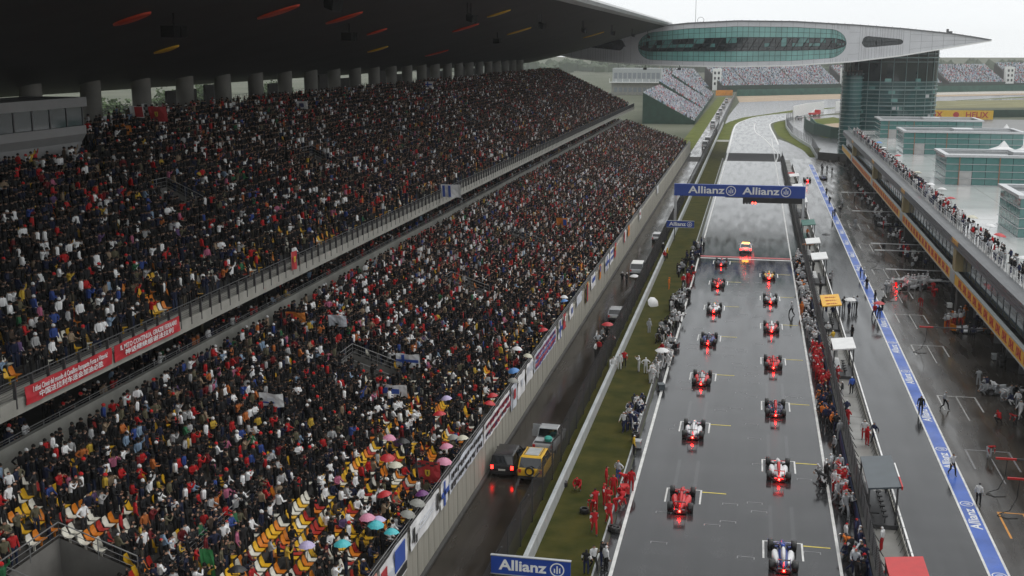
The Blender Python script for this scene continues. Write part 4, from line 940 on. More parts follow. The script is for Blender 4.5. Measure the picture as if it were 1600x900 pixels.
def drop(J, d, y=0, keep=('ankL', 'ankR', 'toeL', 'toeR', 'kneeL', 'kneeR')): return {k: (p if k in keep else (p[0], p[1] + y, p[2] - d)) for k, p in J.items()}
sitj = drop(pose(kneeL=(-.12, .42, .5), kneeR=(.12, .42, .5), ankL=(-.12, .4, .09), ankR=(.12, .4, .09), toeL=(-.13, .56, .04), toeR=(.13, .56, .04), elL=(-.27, .06, 1.14), elR=(.27, .06, 1.14), wrL=(-.18, .28, 1.05), wrR=(.18, .28, 1.05), haL=(-.12, .36, 1.05), haR=(.12, .36, 1.05)), .45)
POSES = {
    'standing': BASE,
    'hands_on_hips': pose(elL=(-.40, -.06, 1.2), wrL=(-.25, .06, 1.03), haL=(-.18, .1, 1.02), elR=(.40, -.06, 1.2), wrR=(.25, .06, 1.03), haR=(.18, .1, 1.02)),
    'camera_raised': pose(elL=(-.29, .2, 1.3), wrL=(-.13, .33, 1.5), haL=(-.07, .34, 1.58), elR=(.29, .2, 1.3), wrR=(.13, .33, 1.5), haR=(.07, .34, 1.58)),
    'arm_raised': pose(elL=(-.3, .12, 1.55), wrL=(-.27, .18, 1.8), haL=(-.26, .2, 1.9)),
    'arms_raised': pose(elL=(-.34, .1, 1.52), wrL=(-.32, .16, 1.78), haL=(-.3, .18, 1.88), elR=(.34, .1, 1.52), wrR=(.32, .16, 1.78), haR=(.3, .18, 1.88)),
    'arms_folded': pose(elL=(-.28, .08, 1.16), wrL=(-.05, .24, 1.2), haL=(.05, .24, 1.22), elR=(.28, .08, 1.16), wrR=(.05, .28, 1.16), haR=(-.05, .28, 1.16)),
    'walking': pose(kneeL=(-.1, .24, .53), ankL=(-.1, .3, .1), toeL=(-.1, .46, .07), kneeR=(.1, .0, .5), ankR=(.1, -.3, .13), toeR=(.1, -.17, .04), elL=(-.24, -.16, 1.16), wrL=(-.22, -.22, .93), haL=(-.22, -.2, .84), elR=(.24, .08, 1.15), wrR=(.22, .26, .98), haR=(.21, .33, .93)),
    'carrying': pose(elL=(-.27, .05, 1.14), wrL=(-.2, .3, 1.08), haL=(-.16, .38, 1.1), elR=(.27, .05, 1.14), wrR=(.2, .3, 1.08), haR=(.16, .38, 1.1)),
    'bending': lean(pose(pelvis=(0, -.12, .92), hipL=(-.1, -.12, .88), hipR=(.1, -.12, .88), elL=(-.24, .1, 1.2), wrL=(-.2, .34, 1.15), haL=(-.18, .42, 1.14), elR=(.24, .1, 1.2), wrR=(.2, .34, 1.15), haR=(.18, .42, 1.14)), 1.0, piv=(0, -.12, .92)),
    'crouching': lean(drop(pose(kneeL=(-.2, .3, .52), kneeR=(.2, .34, .42), ankL=(-.16, .02, .09), ankR=(.16, -.05, .12), toeL=(-.2, .18, .04), toeR=(.18, .1, .04), elL=(-.26, .2, 1.2), wrL=(-.14, .42, 1.16), haL=(-.1, .5, 1.14), elR=(.26, .2, 1.2), wrR=(.14, .42, 1.16), haR=(.1, .5, 1.14)), .5), .45, piv=(0, 0, .45)),
    'sitting': sitj}
POSES['crouching'] = {k: (p if not k.startswith('hip') else (p[0], p[1], .42)) for k, p in POSES['crouching'].items()}
PM = []
def person_mat(nm, prop, default, rough=.75):
    M = bpy.data.materials.new(nm); M.use_nodes = True; N = M.node_tree.nodes; b = N['Principled BSDF']; b.inputs['Roughness'].default_value = rough; b.inputs['Specular IOR Level'].default_value = .3
    a = N.new('ShaderNodeAttribute'); a.attribute_type = 'OBJECT'; a.attribute_name = prop
    nz = N.new('ShaderNodeTexNoise'); nz.inputs['Scale'].default_value = 7; mr = N.new('ShaderNodeMapRange'); mr.inputs['To Min'].default_value = .75; mr.inputs['To Max'].default_value = 1.2
    tc = N.new('ShaderNodeTexCoord'); M.node_tree.links.new(tc.outputs['Object'], nz.inputs['Vector']); M.node_tree.links.new(nz.outputs['Fac'], mr.inputs['Value'])
    v = N.new('ShaderNodeVectorMath'); v.operation = 'SCALE'; M.node_tree.links.new(a.outputs['Vector'], v.inputs[0]); M.node_tree.links.new(mr.outputs['Result'], v.inputs['Scale'])
    M.node_tree.links.new(v.outputs['Vector'], b.inputs['Base Color']); PM.append(M); return M
for nm, pr in (('clothing_top', 'col_top'), ('clothing_bottom', 'col_bot'), ('headwear', 'col_head')): person_mat(nm, pr, None)
PM.append(mat('skin', (.36, .20, .13), .55, .1, 4)); PM.append(mat('shoes', (.03, .03, .03), .5, .2, 6)); PM.append(mat('suit_trim', (.6, .6, .6), .6, .1, 5))
REG = {'top': 0, 'bot': 1, 'hair': 2, 'skin': 3, 'shoe': 4}
def seg_d(p, a, b):
    ab = b - a; t = max(0, min(1, (p - a).dot(ab) / max(1e-9, ab.dot(ab)))); return (p - (a + ab * t)).length
def person_mesh(nm, J, trim=False):
    names = list(J); idx = {k: i for i, k in enumerate(names)}
    me = bpy.data.meshes.new('skel'); me.from_pydata([J[k] for k in names], [(idx[a], idx[b]) for a, b, _ in BONES], [])
    o = bpy.data.objects.new('skel', me); COL.objects.link(o)
    o.modifiers.new('s', 'SKIN'); o.modifiers.new('u', 'SUBSURF').levels = 1
    sv = me.skin_vertices[0].data
    for k in names:
        r = rad(k); sv[idx[k]].radius = (r[0] , r[1]); sv[idx[k]].use_root = (k == 'pelvis')
    dg = bpy.context.evaluated_depsgraph_get(); dg.update()
    out = bpy.data.meshes.new_from_object(o.evaluated_get(dg)); bpy.data.objects.remove(o); bpy.data.meshes.remove(me); out.name = nm
    bm = bmesh.new(); bm.from_mesh(out)
    seg = [(Vector(J[a]), Vector(J[b]), REG[r], a) for a, b, r in BONES]; hd = Vector(J['head']); up = (Vector(J['crown']) - Vector(J['neck'])).normalized(); fwd = Vector((0, 1, 0))
    for f in bm.faces:
        c = f.calc_center_median(); best = min(seg, key=lambda s: seg_d(c, s[0], s[1]) - rad(s[3])[0] * .5); f.material_index = 5 if trim and best[3] in ('shL', 'shR') else best[2]; f.smooth = True
        if best[2] in (2, 3) and (c - hd).length < .2:
            q = c - hd; f.material_index = 3 if (q.dot(fwd) > .015 and q.dot(up) < .055) or q.dot(up) < -.05 else 2
    # hands: four fingers and a thumb rooted in the palm; nose, cap peak
    def wedge(a, b, r0, r1, mi):
        d = (b - a); q = d.to_track_quat('Z', 'Y'); vs = []
        for p, rr in ((a, r0), (b, r1)):
            for k in range(4): t = math.pi / 4 + k * math.pi / 2; vs.append(bm.verts.new(p + q @ Vector((rr * math.cos(t), rr * math.sin(t), 0))))
        for k in range(4): bm.faces.new((vs[k], vs[(k + 1) % 4], vs[4 + (k + 1) % 4], vs[4 + k])).material_index = mi
        bm.faces.new(vs[4:]).material_index = mi
    for s, sg in (('L', -1), ('R', 1)):
        w, h = Vector(J['wr' + s]), Vector(J['ha' + s]); d = (h - w).normalized(); side = d.cross(Vector((1, 0, 0)))
        if side.length < .2: side = d.cross(Vector((0, 1, 0)))
        side.normalize(); bend = d.cross(side).normalized()
        for k, L_ in enumerate((.06, .075, .078, .068)):
            a = h + side * (-.027 + .018 * k); m_ = a + d * L_ * .55 - bend * .006; wedge(a - d * .01, m_, .011, .010, 3); wedge(m_, m_ + d * L_ * .45 - bend * .02 * -sg, .010, .007, 3)
        wedge(h - d * .05 - side * .02, h - side * .06 + d * .0, .013, .009, 3)
    wedge(hd + Vector((0, .085, -.005)), hd + Vector((0, .125, -.03)), .013, .015, 3)
    bm.to_mesh(out); bm.free()
    for M in PM[:6]: out.materials.append(M)
    zmin = min(v.co.z for v in out.vertices)
    for v in out.vertices: v.co.z -= zmin
    return out
PMESH = {k: person_mesh('person_' + k, J) for k, J in POSES.items()}
PMESHT = {k: person_mesh('person_' + k, J, True) for k, J in POSES.items()}
POSEW = {'standing': 'standing', 'hands_on_hips': 'hands on hips', 'camera_raised': 'raising a camera', 'arm_raised': 'one arm raised', 'arms_raised': 'arms raised', 'arms_folded': 'arms folded', 'walking': 'walking',
         'carrying': 'hands held forward', 'bending': 'bending', 'crouching': 'crouching', 'sitting': 'sitting'}
HAIR = [((.008, .007, .006), 'dark hair'), ((.5, .02, .02), 'red cap'), ((.6, .6, .6), 'white cap')]
BOTT = [((.008, .008, .009), 'black'), ((.018, .026, .055), 'dark blue'), ((.07, .06, .045), 'khaki'), ((.025, .025, .027), 'grey')]
NPERS = 0
def person(loc, rz, pz, top, bot, head, label, group, sc=1.0, trim=False, name='person'):
    global NPERS; NPERS += 1
    o = link(name, (PMESHT if trim else PMESH)[pz], None, loc, rz); o.scale = (sc * 1.13, sc * 1.13, sc)
    o['col_top'] = [float(c) for c in top]; o['col_bot'] = [float(c) for c in bot]; o['col_head'] = [float(c) for c in head]
    return tag(o, label, 'person', group)
# ---- low-detail bodies for the mass of the crowd
def low_body(J, n, detail):
    vs, fs, rg = [], [], []
    def pr(a, b, ra, rb, reg, nn, cap=True):
        a, b = Vector(a), Vector(b); q = (b - a).to_track_quat('Z', 'Y'); o = len(vs)
        for p, r in ((a, ra), (b, rb)):
            for i in range(nn): t = 2 * math.pi * (i + .5) / nn; vs.append(tuple(p + q @ Vector((r[0] * math.cos(t), r[1] * math.sin(t), 0)))) if abs((b - a).normalized().z) < .9 else vs.append((p.x + r[0] * math.cos(t), p.y + r[1] * math.sin(t), p.z))
        for i in range(nn): fs.append((o + i, o + (i + 1) % nn, o + nn + (i + 1) % nn, o + nn + i)); rg.append(reg)
        if cap: fs.append(tuple(range(o + nn, o + 2 * nn))); rg.append(reg)
    j = J
    def mid(a, b): return tuple((x + y) / 2 for x, y in zip(a, b))
    if detail:
        pr(j['pelvis'], j['chest'], (.17, .13), (.21, .14), 0, n, False); pr(j['chest'], j['neck'], (.21, .14), (.09, .08), 0, n)
        for s in 'LR':
            pr(j['hip' + s], j['knee' + s], (.1, .1), (.07, .07), 1, 4, False); pr(j['knee' + s], j['ank' + s], (.07, .07), (.055, .06), 1, 4)
            pr(j['sh' + s], j['el' + s], (.075, .075), (.055, .055), 0, 4, False); pr(j['el' + s], j['wr' + s], (.055, .055), (.045, .045), 0, 4, False); pr(j['wr' + s], j['ha' + s], (.045, .045), (.03, .03), 3, 3)
        h = Vector(j['head'])
        pr(h + Vector((0, 0, -.13)), h + Vector((0, 0, -.02)), (.06, .07), (.1, .11), 3, 6, False); pr(h + Vector((0, 0, -.02)), h + Vector((0, -.01, .06)), (.1, .11), (.1, .11), 2, 6, False); pr(h + Vector((0, -.01, .06)), h + Vector((0, -.01, .13)), (.1, .11), (.04, .05), 2, 6)
    else:
        pr(j['pelvis'], j['neck'], (.2, .15), (.2, .12), 0, 4); pr((0, 0, .1), (0, j['pelvis'][1], j['pelvis'][2]), (.17, .12), (.19, .14), 1, 4, False)
        for s in 'LR': pr(j['el' + s], j['wr' + s], (.07, .07), (.05, .05), 0 if s == 'L' else 3, 3, False)
        h = Vector(j['head']); pr(h + Vector((0, 0, -.12)), h + Vector((0, 0, .0)), (.07, .08), (.115, .12), 3, 4, False); pr(h, h + Vector((0, -.01, .13)), (.115, .12), (.06, .06), 2, 4)
    zm = min(v[2] for v in vs); vs = [(x, y, z - zm) for x, y, z in vs]
    return np.array(vs, np.float32), fs, np.array(rg)
CPOSE = ['standing', 'camera_raised', 'arms_folded', 'arm_raised', 'hands_on_hips', 'sitting', 'carrying']
LOW = {(k, d): low_body(POSES[k], 6 if d else 4, d) for k in POSES for d in (0, 1)}
SKINS = np.array([(.22, .135, .095), (.27, .17, .125), (.17, .10, .07)])
def crowd_object(name, label, people):
    """people: list of (x,y,z,rz,pose,detail,top,bot,head,scale); one mesh, coloured per body"""
    V, F, C, off = [], [], [], 0
    for (x, y, z, rz, pz, d, top, bot, head, s) in people:
        v, f, rg = LOW[(pz, d)]; c, sn = math.cos(rz), math.sin(rz)
        w = np.empty_like(v); w[:, 0] = x + 1.1 * s * (v[:, 0] * c - v[:, 1] * sn); w[:, 1] = y + 1.1 * s * (v[:, 0] * sn + v[:, 1] * c); w[:, 2] = z + s * v[:, 2]
        V.append(w); F += [tuple(i + off for i in q) for q in f]; off += len(v)
        pal = np.array([top, bot, head, SKINS[int(x * 97 + y * 31) % 3]]); C.append(pal[rg])
    me = bpy.data.meshes.new(name); me.from_pydata(np.concatenate(V).tolist(), [], F); me.materials.append(M_CROWD); color_faces(me, 0, np.concatenate(C).astype(np.float32))
    return tag(link(name, me), label, 'crowd', kind='stuff')
# ---- seats and spectators of the two tiers
M_SEAT = [mat('seat_' + n, c, .45, .1, 3) for n, c in (('yellow', (.62, .36, .015)), ('white', (.62, .6, .52)), ('orange', (.55, .17, .012)), ('red', (.32, .018, .012)))]
def seat_bm():
    b = MB()      # shell seen from the track: pan, curved back, pedestal (faces +x)
    b.loft([[(.24, -.21, .40), (.24, .21, .40), (.22, .21, .36), (.22, -.21, .36)], [(-.16, -.2, .37), (-.16, .2, .37), (-.16, .2, .33), (-.16, -.2, .33)], [(-.27, -.22, .60), (-.27, .22, .60), (-.32, .22, .58), (-.32, -.22, .58)], [(-.31, -.15, .82), (-.31, .15, .82), (-.345, .15, .82), (-.345, -.15, .82)]])
    b.loft([[(-.05, -.03, 0), (.05, -.03, 0), (.05, .03, 0), (-.05, .03, 0)], [(-.05, -.03, .36), (.05, -.03, .36), (.05, .03, .36), (-.05, .03, .36)]], cap=False)
    return b
SEATM = [seat_bm().mesh('seat', m_) for m_ in M_SEAT]
def occupancy(tier_, i, y):
    if tier_ == 'L':
        if i in (1, 3, 4, 6) and y < 62: return .25
        if i in (1, 3, 5) and y < 86: return .34
        if i < 7 and y < 92: return .74
        if i < 4 and y < 140: return (.55 if i in (1, 2) else .85) if y < 112 else .8
        if i < 4: return .9 if (y // 22) % 3 else .55
        if y < 52 and i > 9: return .62
        return .92
    if i < 2: return .72
    if i < 4 and 60 < y < 110: return .62
    return .93
ppl = []; empt = []
def rc(): return CLOTHES[RNG.choice(len(CLOTHES), p=CW)]
for tier_, X0, Z0, dx, dz, n, V, AI in (('L', LX0, LZ0, LDX, LDZ, LN, VOM, AISL), ('U', UX0, UZ0, UDX, UDZ, UN, VOMU, AISU)):
    for i in range(n):
        if tier_ == 'L' and i >= 22: continue
        x = X0 - (i + .62) * dx; z = Z0 + i * dz; y = Y0 + 5
        while y < Y1 - .4:
            y += .57
            if in_vom(V, y, i) or any(abs(y - a) < .55 for a in AI) : continue
            if tier_ == 'U' and y < 91 and x < -55.6: continue
            if not in_view((x, y, z + .8)): continue
            if random.random() < occupancy(tier_, i, y): ppl.append((tier_, i, x + random.uniform(-.05, .22), y + random.uniform(-.12, .12), z))
            else: empt.append((tier_, i, x, y, z))
# the gallery, the concourse and the aisles
for k in range(900):
    y = random.uniform(48, 352); ppl.append(('C', 0, LT_X - random.choice((.75, .8, 1.2, 2.0, 3.0)), y, LT_Z - .15))
for k in range(420): ppl.append(('U', 27, random.uniform(-62.5, -60.3), random.uniform(93, 350), 24.15))
for AI, X0, Z0, dx, dz, n, tn in ((AISL, LX0, LZ0, LDX, LDZ, LN, 'L'), (AISU, UX0, UZ0, UDX, UDZ, UN, 'U')):
    for a in AI:
        for i in range(n):
            if random.random() < .45 and i < 20 and not in_vom(VOM if tn == 'L' else VOMU, a, i): ppl.append((tn, i, X0 - (i + .5) * dx, a, Z0 + i * dz))
ppl = [p for p in ppl if in_view((p[2], p[3], p[4] + .9))]
ppl.sort(key=lambda p: (Vector(p[2:5]) - CAMP).length)
ORD = ['first', 'second', 'third', 'fourth', 'fifth', 'sixth', 'seventh', 'eighth', 'ninth', 'tenth', 'eleventh', 'twelfth', 'thirteenth', 'fourteenth', 'fifteenth', 'sixteenth', 'seventeenth', 'eighteenth', 'nineteenth', 'twentieth', 'twenty-first', 'twenty-second', 'twenty-third', 'twenty-fourth', 'twenty-fifth', 'twenty-sixth']
PATCH = [(random.choice('LU'), random.uniform(48, 340), random.uniform(0, 24), random.uniform(1.5, 5.0), random.choice((0, 0, 0, 0, 3, 5, 3, 2))) for _ in range(150)]
PATCH += [('U', 84, 21, 4, 3), ('U', 78, 15, 3.5, 5), ('L', 62, 14, 4, 5)]
def patch(t, i, y):      # friends and fan groups dressed alike
    for a, py, pi, r, c in PATCH:
        if a == t and (y - py) ** 2 + ((i - pi) * .9) ** 2 < r * r and random.random() < (.15 if c else .5): return CLOTHES[c]
seen = 0; rest = {'L': [], 'U': [], 'C': []}
for p in ppl:
    tier_, i, x, y, z = p; cl = rc() if tier_ == 'L' or random.random() > .42 else CLOTHES[random.choice((0, 0, 0, 1, 2))]; cl = patch(tier_, i, y) or cl; bt = BOTT[RNG.choice(4, p=(.5, .22, .08, .2))]; hr = HAIR[RNG.choice(3, p=(.87, .06, .07))]  # upper tier and concourse draw darker clothes, deepening their shade through colour
    vx, vy = proj((x, y, z + .9)); D = (Vector((x, y, z)) - CAMP).length
    rz = R(-90) + random.gauss(0.25, .45); sc = random.uniform(.93, 1.05)
    pz = random.choices(CPOSE, (34, 20, 9, 5, 6, 12, 14))[0]
    if tier_ == 'L' and i < 7 and y < 92 and random.random() < .4: pz = 'sitting'
    if tier_ == 'C' and pz == 'sitting': pz = 'standing'
    zz = z
    if pz == 'sitting' and i < 23: empt.append((tier_, i, x - .12, y, z))
    if seen < 115 and tier_ == 'L' and 5 < vx < 1595 and vy < 893:
        for lb in (f"spectator in {cl[2]} top, {bt[1]} trousers, {hr[1]}, {POSEW[pz]}, {ORD[i]} row above banner wall", f"spectator in {cl[2]} top and {bt[1]} trousers, {POSEW[pz]}, {ORD[i]} row above banner wall", f"spectator in {cl[2]} top, {POSEW[pz]}, {ORD[i]} row above banner wall"):
            if len(lb.split()) <= 16: break
        person((x, y, zz), rz, pz, cl[0], bt[0], hr[0], lb, 'spectators in the lower tier, ' + ORD[i] + ' row', sc); seen += 1
    else: rest[tier_].append((x, y, zz, rz, pz, 1 if D < 120 else 0, cl[0], bt[0], hr[0], sc))
crowd_object('spectator_crowd', 'packed crowd filling the lower tier behind the banner wall', rest['L'])
crowd_object('spectator_crowd', 'packed crowd in shade filling the upper tier under the roof', rest['U'])
crowd_object('spectator_crowd', 'line of people standing behind the railing between the two tiers', rest['C'])
print('crowd', {k: len(v) for k, v in rest.items()}, 'empty seats', len(empt))
empt.sort(key=lambda p: (Vector(p[2:5]) - CAMP).length)
ns = 0; sm = [MB() for _ in M_SEAT]; SB = seat_bm()
run = 0; kk = 0
for (tier_, i, x, y, z) in empt:
    kk = (int(y * 1.3) * 7 + i * 5 + int(y / .52) * 3) % 9; c = [0, 0, 1, 1, 0, 2, 3, 1, 2][kk] if random.random() < .8 else random.randint(0, 3)
    vx, vy = proj((x, y, z + .5))
    if ns < 300 and 0 < vx < 1600 and vy < 900: link('seat', SEATM[c], GS, (x - GO.x, y - GO.y, z)); ns += 1
    else: sm[c].add([(px + x, py + y, pz_ + z) for px, py, pz_ in SB.v], SB.f)
for b_, m_ in zip(sm, M_SEAT): gs(b_, 'seat', m_, kind='stuff')
# long grab rails dividing the lower tier
for (xr, ya, yb) in ((-27.8, 47.5, 61), (-30.5, 70, 74), (-29.5, 96, 100.5)):
    i = (LX0 - xr) / LDX; z = LZ0 + int(i) * LDZ; g = MB()
    for h in (.35, .6, .85, 1.1): g.tube((xr, ya, z + h), (xr, yb, z + h), .03 if h > 1 else .015, 5)
    for y in np.arange(ya, yb, 1.5): g.tube((xr, y, z - .1), (xr, y, z + 1.1), .03, 5)
    gs(g, 'tier_handrail', M_RAIL)
# ------------------------------------------------------------------ umbrellas
UC = {'red': (.42, .02, .025), 'pink': (.55, .22, .32), 'lilac': (.42, .36, .55), 'turquoise': (.06, .42, .46), 'white': (.62, .62, .62), 'purple': (.12, .03, .14), 'grey': (.22, .22, .2), 'blue': (.08, .22, .5), 'cream': (.5, .48, .38), 'green': (.05, .2, .1), 'black': (.015, .015, .016), 'orange': (.6, .2, .03)}
def umbrella(loc, colr, label, group, r=.52, h=1.0, tilt=(0, 0)):
    t = thing('umbrella', label, 'umbrella', loc, random.uniform(0, 1), group); t.rotation_euler = (tilt[0], tilt[1], random.uniform(0, 1))
    g = MB(); n = 8; rings = []
    for f, dz in ((1.0, -.02), (.72, .12), (.4, .22), (.06, .27)):
        q = []
        for i in range(n * 2):
            a = math.pi * i / n; rr = r * f * (1.0 if i % 2 == 0 else .93); q.append((rr * math.cos(a), rr * math.sin(a), h + dz - (0.0 if i % 2 == 0 else -.025 * f)))
        rings.append(q)
    g.loft(rings, cap=False); g.poly(rings[-1]); g.build('canopy', mat('umbrella_' + colr, UC[colr], .5, .08, 3), t, smooth=False)
    g = MB(); g.tube((0, 0, 0.02), (0, 0, h + .36), .012, 5); g.tube((0, 0, 0.0), (0, 0, .14), .022, 6); g.build('shaft', M_STEEL, t)
    g = MB()
    for i in range(n): a = 2 * math.pi * i / n; g.tube((0, 0, h - .12), (r * .95 * math.cos(a), r * .95 * math.sin(a), h - .02), .006, 3)
    g.build('ribs', M_STEEL, t)
BPH = [(0, 'salmon red banner'), (54.4, 'red, white and blue portrait banner'), (60.2, 'faintly written white banner'), (66.8, 'blue cross flag'), (69, 'long black-lettered banner'), (79, 'long red-lettered banner'), (88.8, 'pale framed banner'), (95, 'plain white sheet'), (99, 'longest pale banner'), (112.3, 'second blue cross flag'), (118, 'blue emblem flag'), (130, 'black, red and yellow flag'), (143, 'orange and blue flag')]
def on_lower(x, y, off):
    r = ray(x, y); s = LDZ / LDX; t = (LZ0 + off + s * LX0 - CAM_H) / (r.z + s * r.x); return CAMP + r * t
for k, (px, py, c) in enumerate([(586, 812, 'turquoise'), (612, 838, 'turquoise'), (592, 808, 'lilac'), (575, 805, 'pink'), (632, 806, 'grey'), (606, 770, 'red'), (662, 778, 'purple'), (648, 790, 'grey'), (700, 698, 'pink'), (725, 690, 'cream'), (692, 722, 'pink'), (605, 682, 'pink'), (605, 712, 'red'), (618, 725, 'cream'), (762, 634, 'red'),
                                 (688, 646, 'red'), (772, 622, 'red'), (712, 684, 'grey'), (806, 582, 'blue'), (800, 594, 'grey'), (822, 560, 'cream'), (806, 541, 'white'), (880, 464, 'white'), (884, 473, 'blue'), (852, 519, 'red'), (480, 850, 'lilac'), (628, 690, 'black'), (535, 845, 'turquoise'), (700, 618, 'lilac'), (370, 890, 'black'), (655, 722, 'black')]):
    p = on_lower(px, py, 2.0); i = int((LX0 - p.x) / LDX); ph = [b for a, b in BPH if a <= p.y][-1]; lb = f'{c} umbrella open in the {ORD[max(0, min(i, 22))]} row above the {ph}'
    umbrella((p.x, p.y, LZ0 + i * LDZ + .95), c, lb, f'umbrellas in the lower tier, {ORD[max(0, min(i, 22))]} row', random.uniform(.45, .54), 1.0, (random.uniform(-.2, .2), random.uniform(-.2, .2)))
# ------------------------------------------------------------------ banners hung over the front wall
def cloth_bm(w, h, nx=8, nz=4, amp=.05, rag=.06):
    b = MB(); P = [[(i / nx * w, random.uniform(-amp, amp) * (1 - .3 * (j == nz)), -j / nz * h - (random.uniform(0, rag) if j in (0, nz) else 0)) for i in range(nx + 1)] for j in range(nz + 1)]
    for lay in (0, .02):
        o = len(b.v); b.v += [(x, y + lay, z) for r_ in P for x, y, z in r_]
        for j in range(nz):
            for i in range(nx): q = (o + j * (nx + 1) + i, o + j * (nx + 1) + i + 1, o + (j + 1) * (nx + 1) + i + 1, o + (j + 1) * (nx + 1) + i); b.f.append(q if lay == 0 else q[::-1]); b.m.append(0)
    return b
BANM = {n: mat('banner_' + n, c, .75, .12, 1.2) for n, c in (('white', (.72, .72, .72)), ('red', (.42, .03, .035)), ('blue', (.03, .08, .35)), ('black', (.02, .02, .02)), ('salmon', (.55, .25, .2)), ('pale', (.58, .61, .66)), ('yellow', (.6, .4, .03)), ('orange', (.6, .2, .03)), ('navy', (.02, .03, .12)), ('green', (.03, .2, .06)))}
def wall_banner(y0, L_, h, m_, label, marks=()):
    """marks: (kind, u, v, size, material) on the face towards the track; u along the wall, v down from the top"""
    t = thing('wall_banner', label, 'banner', (-18.58, y0, 4.3), 0, 'banners hung over the front wall')
    b = cloth_bm(L_, h, max(4, int(L_ * 1.2)), 4); b.v = [(y + .0, x, z) for x, y, z in b.v]; b.build('cloth', BANM[m_], t)
    for kind, u, v, s, mm in marks:
        if kind == 'bar': g = MB(); g.box(.09, .11, u, u + s[0], -v - s[1], -v); g.build('printed_bar', BANM[mm], t)
        else: put_text(kind, s, BANM[mm], t, (.1, u, -v), (0, -1, 0) if False else (0, 1, 0), (0, 0, 1), .015, .02, 'lettering')
    return t
def fin(L_, h, c='blue'): return (('bar', L_ * .3, 0.02, (h * .2, h - .04), c), ('bar', .03, h * .4, (L_ - .06, h * .2), c))
def scribble(L_, h, n=3, c='black'):
    out = []
    for r in range(n):
        u = .3
        while u < L_ - .5: w = random.uniform(.12, .5); out.append(('bar', u, .2 + r * h / n * .9, (w, h / n * random.uniform(.25, .6)), c)); u += w + random.uniform(.08, .3)
    return tuple(out)
wall_banner(51.5, 2.6, 1.9, 'salmon', 'salmon red banner with a dark border hung lowest along the front wall', scribble(2.6, 1.7, 2, 'red'))
wall_banner(54.4, 5.0, 2.3, 'white', 'large red, white and blue portrait banner at the near end of the wall', (('bar', .1, .3, (1.0, 1.9), 'red'), ('bar', 2.5, .15, (1.9, 1.3), 'blue'), ('bar', 2.8, 1.6, (1.9, .5), 'black'), ('bar', 1.2, .9, (1.1, 1.1), 'pale')))
wall_banner(60.2, 6.2, 1.6, 'white', 'white banner with faint writing and a black figure at each end', (('bar', .3, .3, (.35, .9), 'black'), ('bar', .8, .9, (.3, .5), 'black'), ('bar', 5.5, .2, (.35, 1.1), 'black'), ('bar', 1.6, .5, (3.4, .06), 'pale'), ('bar', 1.6, .8, (3.4, .06), 'pale')))
wall_banner(66.8, 1.9, 1.7, 'white', 'white flag with a blue cross beside a small red flag on the wall', fin(1.9, 1.7))
wall_banner(69.0, 9.6, 1.5, 'pale', 'long pale banner with heavy black lettering on the wall', scribble(9.6, 1.5, 2, 'black'))
wall_banner(79.0, 9.2, 1.5, 'white', 'long white banner with dark red lettering on the wall', scribble(9.2, 1.5, 2, 'red') + scribble(9.2, 1.5, 2, 'navy'))
wall_banner(88.8, 2.2, 2.1, 'pale', 'pale portrait banner with a dark frame on the wall', (('bar', .1, .1, (.15, 1.9), 'black'), ('bar', .8, .5, (.7, .8), 'red')))
wall_banner(91.6, 3.0, 1.9, 'white', 'white banner with a single black drawing on the wall', (('bar', 1.1, .5, (.8, .6), 'pale'),))
wall_banner(95.2, 3.2, 1.7, 'white', 'plain white sheet beside the long lettered banner', scribble(3.2, 1.6, 1, 'pale'))
wall_banner(99.0, 11.5, 1.7, 'pale', 'longest pale banner with red and blue writing on the wall', scribble(11.5, 1.7, 2, 'red') + scribble(11.5, 1.7, 3, 'blue'))
wall_banner(112.3, 2.0, 1.9, 'white', 'white flag with a blue cross beside the longest pale banner', fin(2.0, 1.9))
wall_banner(115.5, 1.5, 1.6, 'red', 'small red flag with white patch on the wall', (('bar', .4, .3, (.6, .5), 'white'),))
wall_banner(119.5, 2.6, 1.5, 'white', 'white flag with blue emblem next to the small red flag', (('bar', .9, .4, (.8, .6), 'blue'),))
wall_banner(124.5, 4.0, 1.2, 'pale', 'pale grey sheet slung slackly over the wall', ())
wall_banner(131.5, 2.4, 2.3, 'yellow', 'striped black, red and yellow flag draped over the wall', (('bar', .05, .05, (.75, 2.2), 'black'), ('bar', .85, .05, (.75, 2.2), 'red')))
wall_banner(136.5, 3.6, 1.7, 'white', 'white sheet with a broad blue streak on the wall', (('bar', .5, .4, (2.4, .5), 'blue'),))
wall_banner(144, 1.6, 1.9, 'orange', 'orange and blue flag hanging over the wall', (('bar', .1, .1, (.6, .8), 'blue'),))
wall_banner(150, 3.8, 2.1, 'white', 'white flag with thick blue cross farther along the wall', fin(3.8, 2.1))
wall_banner(155, 3.8, 2.0, 'white', 'white sheet with blue lettering farther along the wall', scribble(3.8, 1.9, 2, 'blue'))
wall_banner(160.5, 1.8, 1.9, 'red', 'red banner hung alone over the wall near the finish line', (('bar', .4, .4, (.6, .6), 'yellow'),))
wall_banner(172, 3.0, 1.8, 'white', 'white and red flag near the finish line on the wall', (('bar', .1, .1, (.9, 1.6), 'red'),))
wall_banner(178, 2.6, 1.7, 'orange', 'orange flag past the finish line on the wall', ())
wall_banner(196, 3.4, 1.8, 'white', 'white sheet hung over the wall before the gantry', (('bar', .4, .4, (1, .5), 'red'),))
wall_banner(232, 4.0, 1.7, 'white', 'white sheet hung over the wall beyond the gantry', ())
